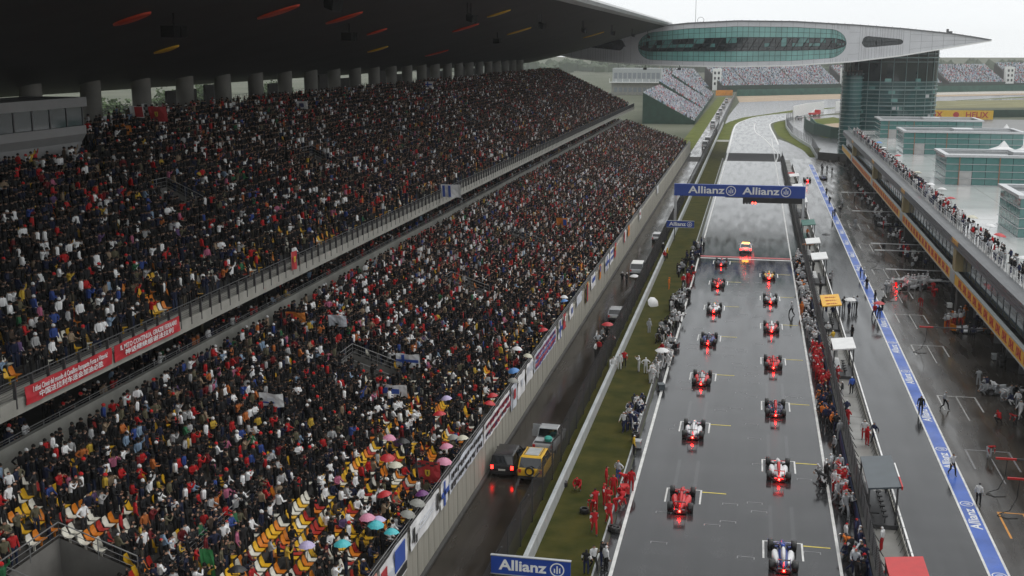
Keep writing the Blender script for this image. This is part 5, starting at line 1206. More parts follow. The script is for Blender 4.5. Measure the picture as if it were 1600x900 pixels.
# red banners on the upper tier railing
def tier_banner(y0, L_, label, l1, l2):
    t = thing('tier_banner', label, 'banner', (-35.9, y0, 14.55), 0, 'red banners on the upper tier railing')
    b = cloth_bm(L_, 0.98, 14, 3, .05, .04); b.v = [(y, x, z) for x, y, z in b.v]; b.build('cloth', mat('banner_scarlet', (.42, .015, .025), .6, .08, 1.0), t)
    put_text(l1, .42, BANM['white'], t, (.09, L_ / 2, -.30), (0, 1, 0), (0, 0, 1), .012, .004, width=L_ * .86); put_text(l2, .36, BANM['white'], t, (.09, L_ / 2, -.70), (0, 1, 0), (0, 0, 1), .012, .004, width=L_ * .74)
tier_banner(50.3, 8.2, 'longer red banner with two lines of white writing on the upper railing', 'I tifosi Cinesi del mondo di Cavallino Rampante Forza e Vittoria!', '中国法拉利车迷会加油必胜')
tier_banner(58.8, 7.9, 'red banner with white capitals on the upper railing beside the longer red one', 'IL MITO CONTINUA, GRAZIE FERRARI!', '神话继续感谢法拉利')
def flag(loc, w, h, m_, label, marks=(), pole=2.2, rz=0.0, group='flags waved in the grandstand', tilt=.2):
    t = thing('flag', label, 'flag', loc, rz, group); t.rotation_euler = (tilt, 0, rz)
    g = MB(); g.tube((0, 0, 0), (0, 0, pole + h), .022, 5); g.build('pole', M_RAIL, t)
    b = cloth_bm(w, h, 7, 4, .05, .02); b.v = [(x, y + .08 * math.sin(x * 4), z + pole + h) for x, y, z in b.v]; b.build('cloth', BANM[m_], t)
    for u, v, sx, sy, mm in marks: g = MB(); g.box(u, u + sx, -.12, -.10, pole + h - v - sy, pole + h - v); g.build('emblem', BANM[mm], t)
def shield(u, v): return ((u, v, .34, .36, 'yellow'), (u + .06, v + .34, .22, .14, 'yellow'), (u + .12, v + .08, .1, .28, 'black'))
def uptier(px, py):
    r = ray(px, py); s = UDZ / UDX; t = (UZ0 + 1.6 + s * UX0 - CAM_H) / (r.z + s * r.x); p = CAMP + r * t; i = max(0, int((UX0 - p.x) / UDX)); return Vector((p.x, p.y, UZ0 + min(i, UN - 1) * UDZ))
def lowtier(px, py): p = on_lower(px, py, 1.6); i = max(0, int((LX0 - p.x) / LDX)); return Vector((p.x, p.y, LZ0 + i * LDZ))
flag(lowtier(655, 728), 1.5, 1.5, 'red', 'large red flag with yellow shield and chequered top edge in the lower tier', shield(.5, .6) + tuple((.05 + .28 * k, .05 + .14 * (k % 2), .24, .13, 'black') for k in range(5)), .7)
flag(lowtier(408, 615), 1.7, 1.0, 'white', 'white and pale blue flag waved in the lower tier under the walkway', ((.6, .3, .5, .3, 'pale'), (.2, .6, .9, .1, 'blue')), 1.0)
flag(lowtier(448, 482), 1.7, .9, 'orange', 'orange and red flag held at the back of the lower tier', ((.1, .1, .6, .7, 'red'),), .8)
flag(lowtier(318, 865), .7, 2.0, 'green', 'tall narrow green flag with yellow centre held by the handrail', ((.1, .9, .4, .5, 'yellow'),), .3)
flag(lowtier(515, 495), 1.6, 1.0, 'pale', 'pale grey flag waved near the top of the lower tier', (), 1.0)
flag(lowtier(620, 550), 2.0, 1.2, 'white', 'white flag with blue cross waved in the middle of the lower tier', ((.5, .02, .25, 1.1, 'blue'), (.02, .45, 1.9, .25, 'blue')), .6)
flag(lowtier(590, 590), 2.4, 1.0, 'white', 'long white banner with blue marks held up in the lower tier', ((.4, .2, .5, .5, 'blue'), (1.2, .3, .6, .4, 'blue')), .5)
flag(lowtier(870, 345), 1.6, 1.2, 'orange', 'bright orange flag with blue end in the far lower tier', ((1.0, .2, .5, .9, 'blue'),), 1.0)
flag(lowtier(225, 890), 2.6, 1.2, 'yellow', 'yellow, blue and red flag with white stars spread out by the handrail', ((.02, .42, 2.5, .38, 'blue'), (.02, .82, 2.5, .36, 'red')), .3, tilt=.6)
flag(uptier(235, 175), 1.9, 1.5, 'red', 'big red flag with yellow shield at the back of the upper tier', shield(.7, .5), .9)
flag(uptier(205, 170), 1.5, 1.1, 'white', 'red and white flag held high before the rear columns', ((.6, .02, .85, 1.0, 'red'),), 1.0)
flag(uptier(225, 165), 1.3, 1.2, 'white', 'black and white chequered flag at the back of the upper tier', tuple((.02 + .32 * a, .02 + .3 * c, .3, .28, 'black') for a in range(4) for c in range(4) if (a + c) % 2), 1.0)
flag(uptier(465, 160), 1.5, 1.0, 'white', 'white flag with dark emblem below the rear columns', ((.4, .25, .6, .5, 'navy'),), 1.2)
flag(uptier(180, 185), 1.7, .9, 'orange', 'orange red flag beside the commentary box', ((.7, .2, .3, .3, 'yellow'),), .5)
flag(uptier(665, 130), 1.4, 1.1, 'white', 'white flag with blue cross high at the back of the far upper tier', ((.4, .02, .25, 1.0, 'blue'), (.02, .4, 1.3, .25, 'blue')), 1.0)
flag(uptier(690, 300), 2.4, 1.6, 'white', 'blue and white striped sheet on the upper railing', ((.2, .1, .3, 1.4, 'blue'), (.9, .1, .3, 1.4, 'blue')), .2)
flag(Vector((-35.92, 85.5, 13.95)), 1.0, 1.5, 'red', 'narrow red flag with yellow shield hung on the upper railing', shield(.3, .4), .0, rz=R(90), tilt=0)
# ------------------------------------------------------------------ single-seater racing car (forward = +Y, rear axle at y=0)
M_TYRE = mat('racing_tyre', (.014, .014, .014), .42, .25, 5, rvar=.12); M_RIM = mat('wheel_rim', (.10, .10, .105), .35, .15, 5, metal=.6)
M_CARB = mat('carbon_fibre', (.014, .014, .016), .25, .2, 9)
M_RAIN = mat('rain_light', (.8, .02, .01), .4, 0, emit=((1, .0018, .0012), 420.0))
def paint(n, c): return mat('car_' + n, c, .22, .04, 2, spec=.6)
PAINT = {n: paint(n, c) for n, c in (('red', (.5, .012, .014)), ('white', (.66, .66, .67)), ('blue', (.02, .04, .2)), ('navy', (.012, .016, .055)), ('silver', (.4, .41, .42)), ('yellow', (.62, .36, .02)), ('orange', (.6, .2, .02)), ('black', (.015, .015, .016)), ('green', (.45, .55, .03)))}
def ellsec(y, hw, z0, z1, n=12, p=2.6, cx=0):
    zc = (z0 + z1) / 2; hz = (z1 - z0) / 2; out = []
    for i in range(n):
        t = 2 * math.pi * (i + .5) / n; c, s = math.cos(t), math.sin(t)
        out.append((cx + hw * math.copysign(abs(c) ** (2 / p), c), y, zc + hz * math.copysign(abs(s) ** (2 / p), s)))
    return out
def sm(bm, name, m_, parent, ang=40):
    o = bm.build(name, m_, parent); smooth_by_angle(o.data, ang); return o
def wheel_bm(r, w):
    t = MB(); t.lathe([(r * .62, -w / 2 + .02), (r * .8, -w / 2), (r * .94, -w / 2 + .015), (r, -w / 2 + .06), (r * 1.005, 0), (r, w / 2 - .06), (r * .94, w / 2 - .015), (r * .8, w / 2), (r * .62, w / 2 - .02)], 20, axis='X')
    q = MB(); q.lathe([(r * .63, -w / 2 + .03), (r * .55, -w / 2 + .05), (.06, -w / 2 + .02), (0, -w / 2 + .02)], 16, axis='X'); q.lathe([(r * .63, w / 2 - .03), (r * .55, w / 2 - .05), (.06, w / 2 - .02), (0, w / 2 - .02)], 16, axis='X')
    return t, q
RW = [b.mesh(n, m_, True) for b, n, m_ in zip(wheel_bm(.33, .38), ('tyre', 'rim'), (M_TYRE, M_RIM))]; FWL = [b.mesh(n, m_, True) for b, n, m_ in zip(wheel_bm(.325, .34), ('tyre', 'rim'), (M_TYRE, M_RIM))]
def race_car(loc, rz, label, main, pod, nose, wing, cover, group, lit=True, helmet=(.5, .02, .02), helmn='red', driver=True):
    t = thing('racing_car', label, 'racing car', loc, rz, group)
    P = PAINT
    g = MB(); g.loft([ellsec(3.95, .07, .16, .30), ellsec(3.6, .115, .2, .42), ellsec(3.1, .17, .22, .54), ellsec(2.5, .22, .2, .62), ellsec(1.95, .29, .14, .64), ellsec(1.55, .34, .1, .62), ellsec(1.0, .33, .1, .56), ellsec(.2, .26, .12, .5), ellsec(-.35, .14, .2, .4)]); sm(g, 'chassis', P[main], t)
    g = MB(); g.loft([ellsec(3.97, .075, .155, .305), ellsec(3.6, .12, .195, .425), ellsec(3.1, .176, .215, .546), ellsec(2.75, .2, .2, .59)]); sm(g, 'nose', P[nose], t)
    for s in (-1, 1):
        g = MB(); g.loft([ellsec(1.95, .15, .16, .50, cx=s * .49), ellsec(1.7, .2, .1, .54, cx=s * .5), ellsec(1.2, .24, .08, .52, cx=s * .46), ellsec(.7, .2, .08, .44, cx=s * .36), ellsec(.2, .1, .1, .34, cx=s * .24)]); sm(g, 'sidepod', P[pod], t)
        g = MB(); g.box(s * .40 - .1, s * .40 + .1, 2.0, 2.06, .62, .72); g.tube((s * .3, 2.0, .58), (s * .4, 2.03, .64), .015, 4); g.build('mirror', P[main], t)
    g = MB(); g.loft([ellsec(1.42, .10, .62, .94), ellsec(1.2, .14, .5, .95), ellsec(.8, .13, .4, .86), ellsec(.3, .09, .35, .70), ellsec(-.25, .05, .3, .52)]); sm(g, 'engine_cover', P[cover], t)
    g = MB(); g.loft([ellsec(1.435, .075, .72, .9), ellsec(1.42, .08, .71, .91)]); g.build('air_intake', M_CARB, t)
    g = MB(); g.box(-.012, .012, -.3, .7, .5, .82); g.build('engine_fin', P[cover], t)
    g = MB(); g.loft([[(.22 * math.cos(a), 1.98 + .38 * math.sin(a), z) for a in np.arange(0, 6.2, .52)] for z in (.55, .665)]); g.build('cockpit', M_CARB, t)
    g = MB(); g.slab([(-.25, 2.9), (.25, 2.9), (.35, 2.1), (.68, 1.9), (.68, .55), (.45, -.3), (-.45, -.3), (-.68, .55), (-.68, 1.9), (-.35, 2.1)], .05, .09); g.loft([[(-.48, -.3, .05), (.48, -.3, .05), (.48, -.3, .1), (-.48, -.3, .1)], [(-.48, -.72, .14), (.48, -.72, .14), (.48, -.72, .3), (-.48, -.72, .3)]]); g.build('floor', M_CARB, t)
    fwg = MB()
    fwg.loft([[(x, 4.05 - abs(x) * .1, .09), (x, 3.62 - abs(x) * .08, .12), (x, 3.62 - abs(x) * .08, .135), (x, 4.05 - abs(x) * .1, .10)] for x in (-.88, -.4, 0, .4, .88)])
    for s in (-1, 1): fwg.loft([[(x, 3.72, .15), (x, 3.45, .25), (x, 3.45, .265), (x, 3.72, .165)] for x in (s * .3, s * .88)])
    f_ = fwg.build('front_wing', P[wing], t)
    for s in (-1, 1): g = MB(); g.box(s * .88 - .015, s * .88 + .015, 3.4, 4.0, .07, .3); g.build('endplate', P[wing], f_)
    rw = MB(); rw.loft([[(x, -.35, .86), (x, -.6, .9), (x, -.6, .93), (x, -.35, .885)] for x in (-.37, .37)]); rw.loft([[(x, -.55, .92), (x, -.76, .98), (x, -.76, 1.0), (x, -.55, .945)] for x in (-.37, .37)]); rw.box(-.37, .37, -.62, -.4, .32, .345); r_ = rw.build('rear_wing', M_CARB if wing in ('navy', 'black', 'blue') or pod == wing else P[wing], t)
    for s in (-1, 1): g = MB(); g.loft([[(s * .375 - .012, -.3, .3), (s * .375 + .012, -.3, .3), (s * .375 + .012, -.3, .95), (s * .375 - .012, -.3, .95)], [(s * .375 - .012, -.8, .34), (s * .375 + .012, -.8, .34), (s * .375 + .012, -.8, 1.02), (s * .375 - .012, -.8, 1.02)]]); g.build('endplate', P[wing], r_)
    g = MB()
    for s in (-1, 1):
        for a, b in (((.2, 3.15, .42), (.6, 3.1, .42)), ((.2, 2.8, .4), (.6, 3.05, .38)), ((.18, 3.1, .25), (.6, 3.1, .22)), ((.2, 2.7, .24), (.6, 3.05, .22)), ((.12, .3, .35), (.55, .02, .4)), ((.12, -.2, .35), (.55, -.02, .4)), ((.12, .3, .2), (.55, .02, .22)), ((.12, 0, .3), (.55, 0, .32))): g.tube((s * a[0], a[1], a[2]), (s * b[0], b[1], b[2]), .018, 4)
    g.build('suspension', M_CARB, t)
    g = MB(); g.loft([ellsec(.1, .2, .12, .42), ellsec(-.45, .11, .18, .4)]); g.build('gearbox', M_CARB, t)
    for (x, y, WM) in ((-.70, 0, RW), (.70, 0, RW), (-.73, 3.08, FWL), (.73, 3.08, FWL)):
        w = link('wheel', WM[0], t, (x, y, .331)); link('rim', WM[1], w)
    g = MB(); g.box(-.055, .055, -.80, -.76, .26, .38); g.build('rain_light', M_RAIN if lit else M_REDL2, t)
    if driver:
        d = thing('driver', f'driver with {helmn} helmet seated in the ' + label.split(' with ')[0], 'person', loc, rz, 'drivers in the racing cars')
        g = MB(); g.lathe([(.01, .5), (.17, .52), (.2, .6), (.12, .68), (.06, .7)], 10, (0, 1.92, 0)); sm(g, 'torso', P['black'], d)
        g = MB(); g.lathe([(.07, .66), (.115, .7), (.13, .77), (.12, .85), (.07, .9), (.0, .915)], 12, (0, 1.9, 0)); sm(g, 'helmet', mat('helmet_' + helmn, helmet, .2, .05, 3), d)
        g = MB(); g.loft([[(.127 * math.cos(a), 1.905 + .127 * math.sin(a), z) for a in np.arange(.5, 2.7, .3)] for z in (.755, .815)], cap=False, closed=False); g.build('visor', M_CARB, d)
    return t
M_REDL2 = mat('unlit_rain_light', (.3, .02, .02), .4, .1, 3)
GRP = 'racing cars lined up on the grid'
specs = [
    ('L', 0, 'red racing car with white engine mark, rearmost in the column beside the grass verge', 'red', 'red', 'red', 'red', 'red', 'red'),
    ('L', 1, 'white and dark blue racing car with red rain light ahead of the rearmost red car', 'white', 'white', 'white', 'blue', 'white', 'white'),
    ('L', 2, 'red and silver racing car with black wing, ahead of the white and blue car', 'silver', 'red', 'red', 'red', 'silver', 'red'),
    ('L', 3, 'dark blue racing car with white nose, alongside the white-suited crew', 'navy', 'blue', 'white', 'navy', 'navy', 'white'),
    ('L', 4, 'white racing car with yellow-green stripes, third from the front in the column beside the verge', 'white', 'white', 'green', 'white', 'white', 'yellow'),
    ('L', 5, 'dark red racing car with black wings, second in the column beside the verge', 'red', 'red', 'black', 'black', 'red', 'red'),
    ('L', 6, 'dark navy racing car with red nose at the head of the column beside the verge', 'navy', 'navy', 'red', 'navy', 'navy', 'red'),
    ('R', 0, 'blue and white racing car with white sidepods, rearmost in the column beside the pit wall', 'blue', 'white', 'blue', 'blue', 'white', 'blue'),
    ('R', 1, 'white and red racing car with white engine cover, ahead of the blue and white car', 'white', 'white', 'white', 'red', 'red', 'white'),
    ('R', 2, 'dark navy racing car with red engine cover, right ahead of the white and red car', 'navy', 'navy', 'silver', 'navy', 'red', 'red'),
    ('R', 3, 'bright red racing car with black floor, alongside the red-suited crew at the pit wall', 'red', 'red', 'red', 'red', 'red', 'red'),
    ('R', 4, 'white racing car with red sidepods, ahead of the bright red car by the pit wall', 'white', 'red', 'white', 'red', 'white', 'white'),
    ('R', 5, 'silver racing car with dark wings, second in the column beside the pit wall', 'silver', 'silver', 'white', 'black', 'silver', 'white'),
    ('R', 6, 'yellow and white racing car with orange cover at the head of the pit wall column', 'white', 'yellow', 'orange', 'orange', 'yellow', 'yellow')]
HC = {'red': (.5, .02, .02), 'white': (.6, .6, .6), 'blue': (.03, .08, .4), 'yellow': (.6, .4, .03)}
for col, i, lb, a, b, c, d, e, h in specs:
    x, y = (CAR_L if col == 'L' else CAR_R)[i]; race_car((x + random.uniform(-.05, .05), y + .15, 0.002), random.uniform(-.01, .01), lb, a, b, c, d, e, GRP, True, HC[h], h)
# ------------------------------------------------------------------ road vehicles
M_GLS = mat('car_glass', (.012, .014, .016), .05, .1, 1, spec=.8); M_TAIL = mat('tail_lamp', (.5, .02, .02), .3, .1, 2); M_TAILL = mat('lit_tail_lamp', (.6, .03, .03), .3, 0, emit=((1, .012, .008), 12.0)); M_PLATE = mat('plate', (.5, .5, .45), .5, .1, 2)
def road_wheels(t, hw, ys, r, w=.22):
    a, b = wheel_bm(r, w); A = a.mesh('tyre', M_TYRE, True); B = b.mesh('rim', M_RIM, True)
    for y in ys:
        for s in (-1, 1): o = link('wheel', A, t, (s * (hw - w / 2), y, r)); link('rim', B, o)
def wagon(loc, rz, label, col, L_=4.7, hw=.92, h=1.75, belt=1.05, kind='suv', lit=False, roofm=None, group='vehicles parked on the service road'):
    """y=0 at the rear bumper, forward +Y"""
    t = thing('parked_car', label, 'car', loc, rz, group)
    r = .38 if kind in ('suv', 'pickup') else .32; gl = .32 if kind != 'coupe' else .2
    g = MB(); secs = []
    hood = belt - .02
    for y, hz, hz0, wf in ((0, belt - .12, gl + .15, .93), (.08, belt, gl, .98), (.9, belt + .02, gl, 1), (L_ * .5, belt + .0, gl, 1), (L_ - 1.3, belt - .02, gl, 1), (L_ - .5, hood - .1, gl, .97), (L_ - .1, hood - .25, gl + .05, .9), (L_, hood - .45, gl + .2, .82)):
        w = hw * wf; secs.append([(-w, y, hz0 + .12), (-w * .9, y, hz0), (w * .9, y, hz0), (w, y, hz0 + .12), (w, y, hz - .12), (w * .93, y, hz), (-w * .93, y, hz), (-w, y, hz - .12)])
    g.loft(secs); sm(g, 'body', col, t, 35)
    # cabin
    if kind == 'pickup': y0, y1, y2, y3 = 1.75, 1.85, 2.9, 3.75
    elif kind == 'coupe': y0, y1, y2, y3 = .35, 1.3, 2.3, 3.3
    else: y0, y1, y2, y3 = .1, .35, L_ - 2.1, L_ - 1.25
    g = MB(); tw = hw * .80
    for (ya, yb, bw, z) in ((y0, y3, hw * .93, belt - .01), (y1, y2, tw, h - .09)): pass
    g.loft([[(-hw * .92, y0, belt - .02), (hw * .92, y0, belt - .02), (hw * .92, y3, belt - .02), (-hw * .92, y3, belt - .02)], [(-tw, y1, h - .08), (tw, y1, h - .08), (tw, y2, h - .08), (-tw, y2, h - .08)]]); g.build('glasshouse', M_GLS, t)
    g = MB(); g.loft([[(-tw - .03, y1 - .05, h - .09), (tw + .03, y1 - .05, h - .09), (tw + .03, y2 + .05, h - .09), (-tw - .03, y2 + .05, h - .09)], [(-tw * .93, y1 + .05, h), (tw * .93, y1 + .05, h), (tw * .93, y2 - .1, h), (-tw * .93, y2 - .1, h)]]); sm(g, 'roof', roofm or col, t)
    g = MB()
    for s in (-1, 1):
        for (a, b) in (((y0, belt), (y1, h - .08)), ((y3, belt), (y2, h - .08)), (((y0 + y3) / 2, belt), ((y1 + y2) / 2, h - .08))): g.tube((s * hw * .925, a[0], a[1]), (s * (tw + .01), b[0], b[1]), .05, 5)
    g.build('pillars', col, t)
    for s in (-1, 1):
        g = MB(); g.box(s * hw * .8 - .1, s * hw * .8 + .1, -.03, .04, belt - .35, belt - .08); g.build('tail_light', M_TAILL if lit else M_TAIL, t)
        g = MB(); g.box(s * hw * .68 - .14, s * hw * .68 + .14, L_ - .12, L_ - .02, hood - .42, hood - .3); g.build('headlight', M_ALU, t)
        g = MB(); g.box(s * (hw + .1) - .09, s * (hw + .1) + .09, y3 - .25, y3 - .12, belt, belt + .16); g.build('mirror', col, t)
    g = MB(); g.box(-hw * .95, hw * .95, -.08, .1, gl, gl + .22); g.build('rear_bumper', M_BLACK, t)
    g = MB(); g.box(-.26, .26, -.095, -.03, gl + .28, gl + .4); g.build('number_plate', M_PLATE, t)
    road_wheels(t, hw, (.95, L_ - .95), r)
    if kind == 'pickup':
        g = MB(); g.box(-hw * .85, hw * .85, .1, 1.7, belt - .4, belt + .012); g.build('load_bed', M_BLACK, t)
        g = MB(); g.lathe([(.0, belt), (.3, belt), (.34, belt + .25), (.22, belt + .38), (0, belt + .4)], 10, (.25, .8, 0)); sm(g, 'load', mat('teal_cover', (.03, .3, .25), .6, .2, 3), t)
        g = MB(); g.box(-hw - .75, -hw, 3.35, 3.43, gl + .1, belt); g.box(-hw - .7, -hw - .05, 3.36, 3.42, belt, h - .3); g.build('open_door', col, t)
    return t
w1 = wagon((-17.35, 79.6, .005), 0, 'black estate car with lit tail lamps on the service road', PAINT['black'], 4.9, .95, 1.72, 1.05, lit=True)
w2 = wagon((-15.1, 79.0, .005), -.03, 'boxy yellow off-roader with grey roof and spare wheel on its back door', mat('car_amber', (.72, .42, .02), .3, .05, 2), 4.6, .98, 1.95, 1.12)
g = MB(); g.box(-.5, .5, .6, 2.2, 1.955, 2.0); g.build('roof_panel', M_BARR, w2)
a, b = wheel_bm(.36, .2); o = a.build('spare_wheel', M_TYRE, w2, True); o.location = (0, -.2, 1.0); o.rotation_euler = (0, 0, R(90)); b.build('rim', mat('car_amber', (0, 0, 0)), o, True)
g = MB(); [g.tube((s * .6, .6, 1.97), (s * .6, 2.3, 1.97), .03, 5) for s in (-1, 1)]; g.build('roof_rail', M_STEEL, w2)
wagon((-15.2, 84.9, .005), -.05, 'silver pickup truck with open door and teal load in its bed', PAINT['silver'], 5.0, .92, 1.75, 1.0, 'pickup')
wagon((-15.0, 131, .005), -.02, 'silver hatchback with pale roof parked by the catch fence', PAINT['silver'], 4.2, .88, 1.55, .95, 'hatch')
wagon((-15.3, 159, .005), 0, 'long silver off-roader with pale roof rack on the service road', PAINT['silver'], 5.0, .98, 1.9, 1.1, roofm=M_WHITE)
wagon((-14.9, 189, .005), 0, 'white saloon on the service road just before the gantry post', PAINT['white'], 4.4, .88, 1.45, .92, 'hatch')
for k, (px, py) in enumerate(((1101, 232), (1105, 225), (1121, 198), (1132, 184), (1136, 177), (1140, 168), (1144, 160))):
    p = G(px, py); 
    if -18.4 > p.x or p.x > -14.6: p.x = -16.5
    wagon((p.x, p.y, .01), 0, 'white van parked in the lane beside the first stand blocks', PAINT['white'], 5.2, .98, 2.3, 1.2, group='white vans along the far lane')
y1_ = wagon((20.5, 540, .01), .4, 'silver car parked in the pit exit yard', PAINT['silver'], 4.4, .9, 1.5, .95, 'hatch')
rv = thing('recovery_truck', 'red recovery truck with white crane parked in the pit exit yard', 'truck', (26, 566, .01), -.6)
g = MB(); g.box(-1.2, 1.2, 0, 5.2, .7, 1.5); g.build('flatbed', M_RED, rv); g = MB(); g.loft([[(-1.15, 5.3, .6), (1.15, 5.3, .6), (1.15, 5.3, 2.8), (-1.15, 5.3, 2.8)], [(-1.15, 7.0, .6), (1.15, 7.0, .6), (1.1, 6.8, 2.6), (-1.1, 6.8, 2.6)]]); g.build('cab', M_RED, rv); g = MB(); g.tube((0, 1, 1.5), (0, 3.8, 3.2), .2, 6); g.build('crane', M_WHITE, rv); road_wheels(rv, 1.2, (1.2, 5.9), .5, .35)
scar = wagon((-.45, 181.2, .005), 0, 'white safety car with glowing amber light bar leading the grid', PAINT['white'], 4.6, .93, 1.35, .88, 'coupe', lit=True, group='safety car at the head of the grid')
g = MB(); g.box(-.55, .55, 1.55, 1.8, 1.37, 1.5); g.build('light_bar', mat('amber_lamp', (.7, .3, .02), .4, 0, emit=((1, .4, .03), 12.0)), scar); g = MB(); g.box(-.6, .6, -.02, .15, .95, 1.0); g.build('rear_spoiler', PAINT['white'], scar)
g = MB(); g.box(-.3, .3, -.06, -.03, .74, .84); g.build('light_strip', mat('lit_red_strip', (.7, .03, .03), .4, 0, emit=((1, .004, .003), 150.0)), scar)
# ------------------------------------------------------------------ crews on the grid, marshals and pit crews
CR = {'red': ((.42, .012, .016), 'red'), 'white': ((.6, .6, .6), 'white'), 'silver': ((.3, .31, .32), 'grey'), 'black': ((.014, .014, .015), 'black'), 'navy': ((.014, .02, .06), 'navy'), 'orange': ((.6, .16, .02), 'orange'), 'yellow': ((.6, .38, .03), 'yellow'), 'blue': ((.04, .1, .4), 'blue'), 'pale': ((.45, .47, .5), 'pale grey'), 'green': ((.1, .45, .1), 'green')}
def crew(px, py, top, bot, pz, where, group, head=None, face=None, z=0.0, role='crew member', xy=None):
    p = Vector((xy[0], xy[1], z)) if xy else G(px, py, z); p.z = z + .012
    c, b = CR[top], CR[bot]; h = head or random.choice(('black', top, 'white'))
    suit = f'{c[1]} suit' if top == bot else f'{c[1]} top and {b[1]} trousers'
    for lb in (f'{role} in {suit} and {CR[h][1]} cap, {POSEW[pz]}, {where}', f'{role} in {suit}, {POSEW[pz]}, {where}', f'{role} in {c[1]}, {POSEW[pz]}, {where}', f'{role} in {suit} {where}', f'{role} in {c[1]} {where}', f'crew in {c[1]} {where}'):
        if len(lb.split()) <= 16: break
    QUEUE.append((p, random.uniform(-3.1, 3.1) if face is None else face, pz, c[0], b[0], CR[h][0], lb, group, random.uniform(.97, 1.05)))
QUEUE = []
PZ = ['standing', 'hands_on_hips', 'arms_folded', 'walking', 'carrying', 'bending', 'crouching', 'camera_raised', 'standing']
def cluster(pts, pal, where, group, z=.012, jitter=3, heads=None):
    for (px, py) in pts:
        top, bot = random.choice(pal); crew(px + random.uniform(-jitter, jitter), py + random.uniform(-jitter, jitter), top, bot, random.choice(PZ), where, group, random.choice(heads) if heads else None)
def spread(x0, y0, x1, y1, n, w):
    """points along the segment between two pixels, w pixels wide"""
    out = []; n = int(n * 1.4)
    for k in range(n):
        t = (k + random.uniform(.1, .9)) / n; out.append((x0 + (x1 - x0) * t + random.uniform(-w, w), y0 + (y1 - y0) * t))
    return out
# left verge
g1 = 'red crew on the verge'
for px, py, pz in ((903, 766, 'crouching'), (947, 762, 'standing'), (986, 768, 'standing'), (930, 800, 'carrying'), (926, 802, 'bending'), (950, 796, 'arms_folded'), (958, 776, 'standing'), (962, 800, 'bending'), (968, 782, 'bending'), (951, 820, 'walking'), (928, 834, 'walking'), (978, 762, 'bending'), (943, 790, 'carrying'), (974, 790, 'crouching')):
    crew(px, py, 'red', 'red', pz, 'on the grass beside the rearmost red car', g1, random.choice(('red', 'red', 'black')))
crew(966, 752, 'pale', 'blue', 'hands_on_hips', 'among the red crew on the grass', g1, 'orange')
cluster([(916, 896), (928, 890), (944, 893), (940, 884), (951, 878)], [('black', 'black'), ('white', 'black'), ('black', 'navy')], 'at the near end of the verge behind the blue board', 'crew at the near end of the verge')
cluster(spread(983, 682, 1000, 640, 15, 9), [('navy', 'navy'), ('navy', 'white'), ('black', 'navy'), ('white', 'navy'), ('white', 'white')], 'in the dark blue group on the grass', 'dark blue crew on the verge', heads=('navy', 'white', 'black'))
crew(990, 712, 'yellow', 'black', 'standing', 'in front of the dark blue group on the grass', 'dark blue crew on the verge', 'white'); crew(1004, 642, 'black', 'black', 'standing', 'behind the dark blue group on the grass', 'dark blue crew on the verge', 'white')
cluster(spread(1018, 598, 1040, 565, 9, 9), [('white', 'white'), ('white', 'white'), ('silver', 'white')], 'in the white-suited group on the grass', 'white-suited crew on the verge', heads=('white',))
cluster([(1001, 582), (1008, 584), (1019, 598)], [('white', 'white')], 'apart from the white-suited group on the grass', 'white-suited crew on the verge', heads=('white',))
cluster(spread(1036, 570, 1047, 545, 8, 6), [('white', 'black'), ('red', 'red'), ('silver', 'black')], 'by the track edge next to the open white umbrella', 'mixed crew by the white umbrella')
cluster(spread(1030, 540, 1058, 500, 17, 9), [('black', 'black'), ('black', 'white'), ('white', 'black'), ('silver', 'black')], 'in the black and white group on the grass', 'black and white crew on the verge', heads=('black', 'white'))
crew(1014, 520, 'silver', 'silver', 'standing', 'alone on the grass near the guard wall', 'lone people on the verge', 'silver'); crew(1045, 452, 'orange', 'orange', 'standing', 'alone on the grass in front of the photographers', 'lone people on the verge', 'orange', role='marshal')
cluster(spread(1050, 490, 1070, 462, 18, 9), [('silver', 'silver'), ('white', 'silver'), ('silver', 'black'), ('black', 'black')], 'in the grey-suited group by the track edge', 'grey-suited crew on the verge', heads=('silver', 'white', 'black'))
cluster(spread(1072, 448, 1083, 428, 8, 4), [('red', 'red'), ('black', 'black'), ('red', 'black')], 'in the red and black group by the track edge', 'red and black crew on the verge')
cluster(spread(1062, 435, 1096, 385, 26, 9), [('black', 'black'), ('navy', 'black'), ('silver', 'black')], 'among the photographers on the grass by the finish line', 'photographers on the verge', heads=('black', 'black', 'white'))
for px, py, c in ((1038, 408, 'red'), (1042, 404, 'yellow'), (968, 578, 'white'), (975, 574, 'red'), (953, 585, 'white'), (958, 583, 'white'), (1036, 396, 'black')): crew(px, py, c, 'black' if c != 'white' else 'white', 'standing', 'leaning at the guard wall', 'marshals along the guard wall', role='marshal')
# service road
for px, py, c in ((972, 443, 'black'), (979, 445, 'black'), (932, 540, 'white'), (934, 545, 'pale'), (930, 560, 'white'), (936, 556, 'red'), (942, 545, 'black'), (948, 548, 'black'), (955, 545, 'red'), (948, 533, 'black'), (941, 536, 'silver')): crew(px, py, c, 'black', random.choice(('standing', 'arms_folded', 'hands_on_hips')), 'on the service road behind the catch fence', 'people on the service road')
umbrella((G(949, 535).x, G(949, 535).y, 1.0), 'red', 'red umbrella held on the service road behind the catch fence', 'umbrellas on the ground', .7, 1.0)
umbrella((G(991, 455).x, G(991, 455).y, 1.0), 'white', 'white umbrella held on the service road by the long off-roader', 'umbrellas on the ground', .7, 1.0)
umbrella((G(1034, 578).x, G(1034, 578).y, 1.0), 'white', 'white umbrella open over the crew on the verge', 'umbrellas on the ground', .75, 1.0)
umbrella((G(1018, 478).x, G(1018, 478).y, .28), 'white', 'white umbrella lying open on the grass by the guard wall', 'umbrellas on the ground', .8, .35, (1.0, .5))
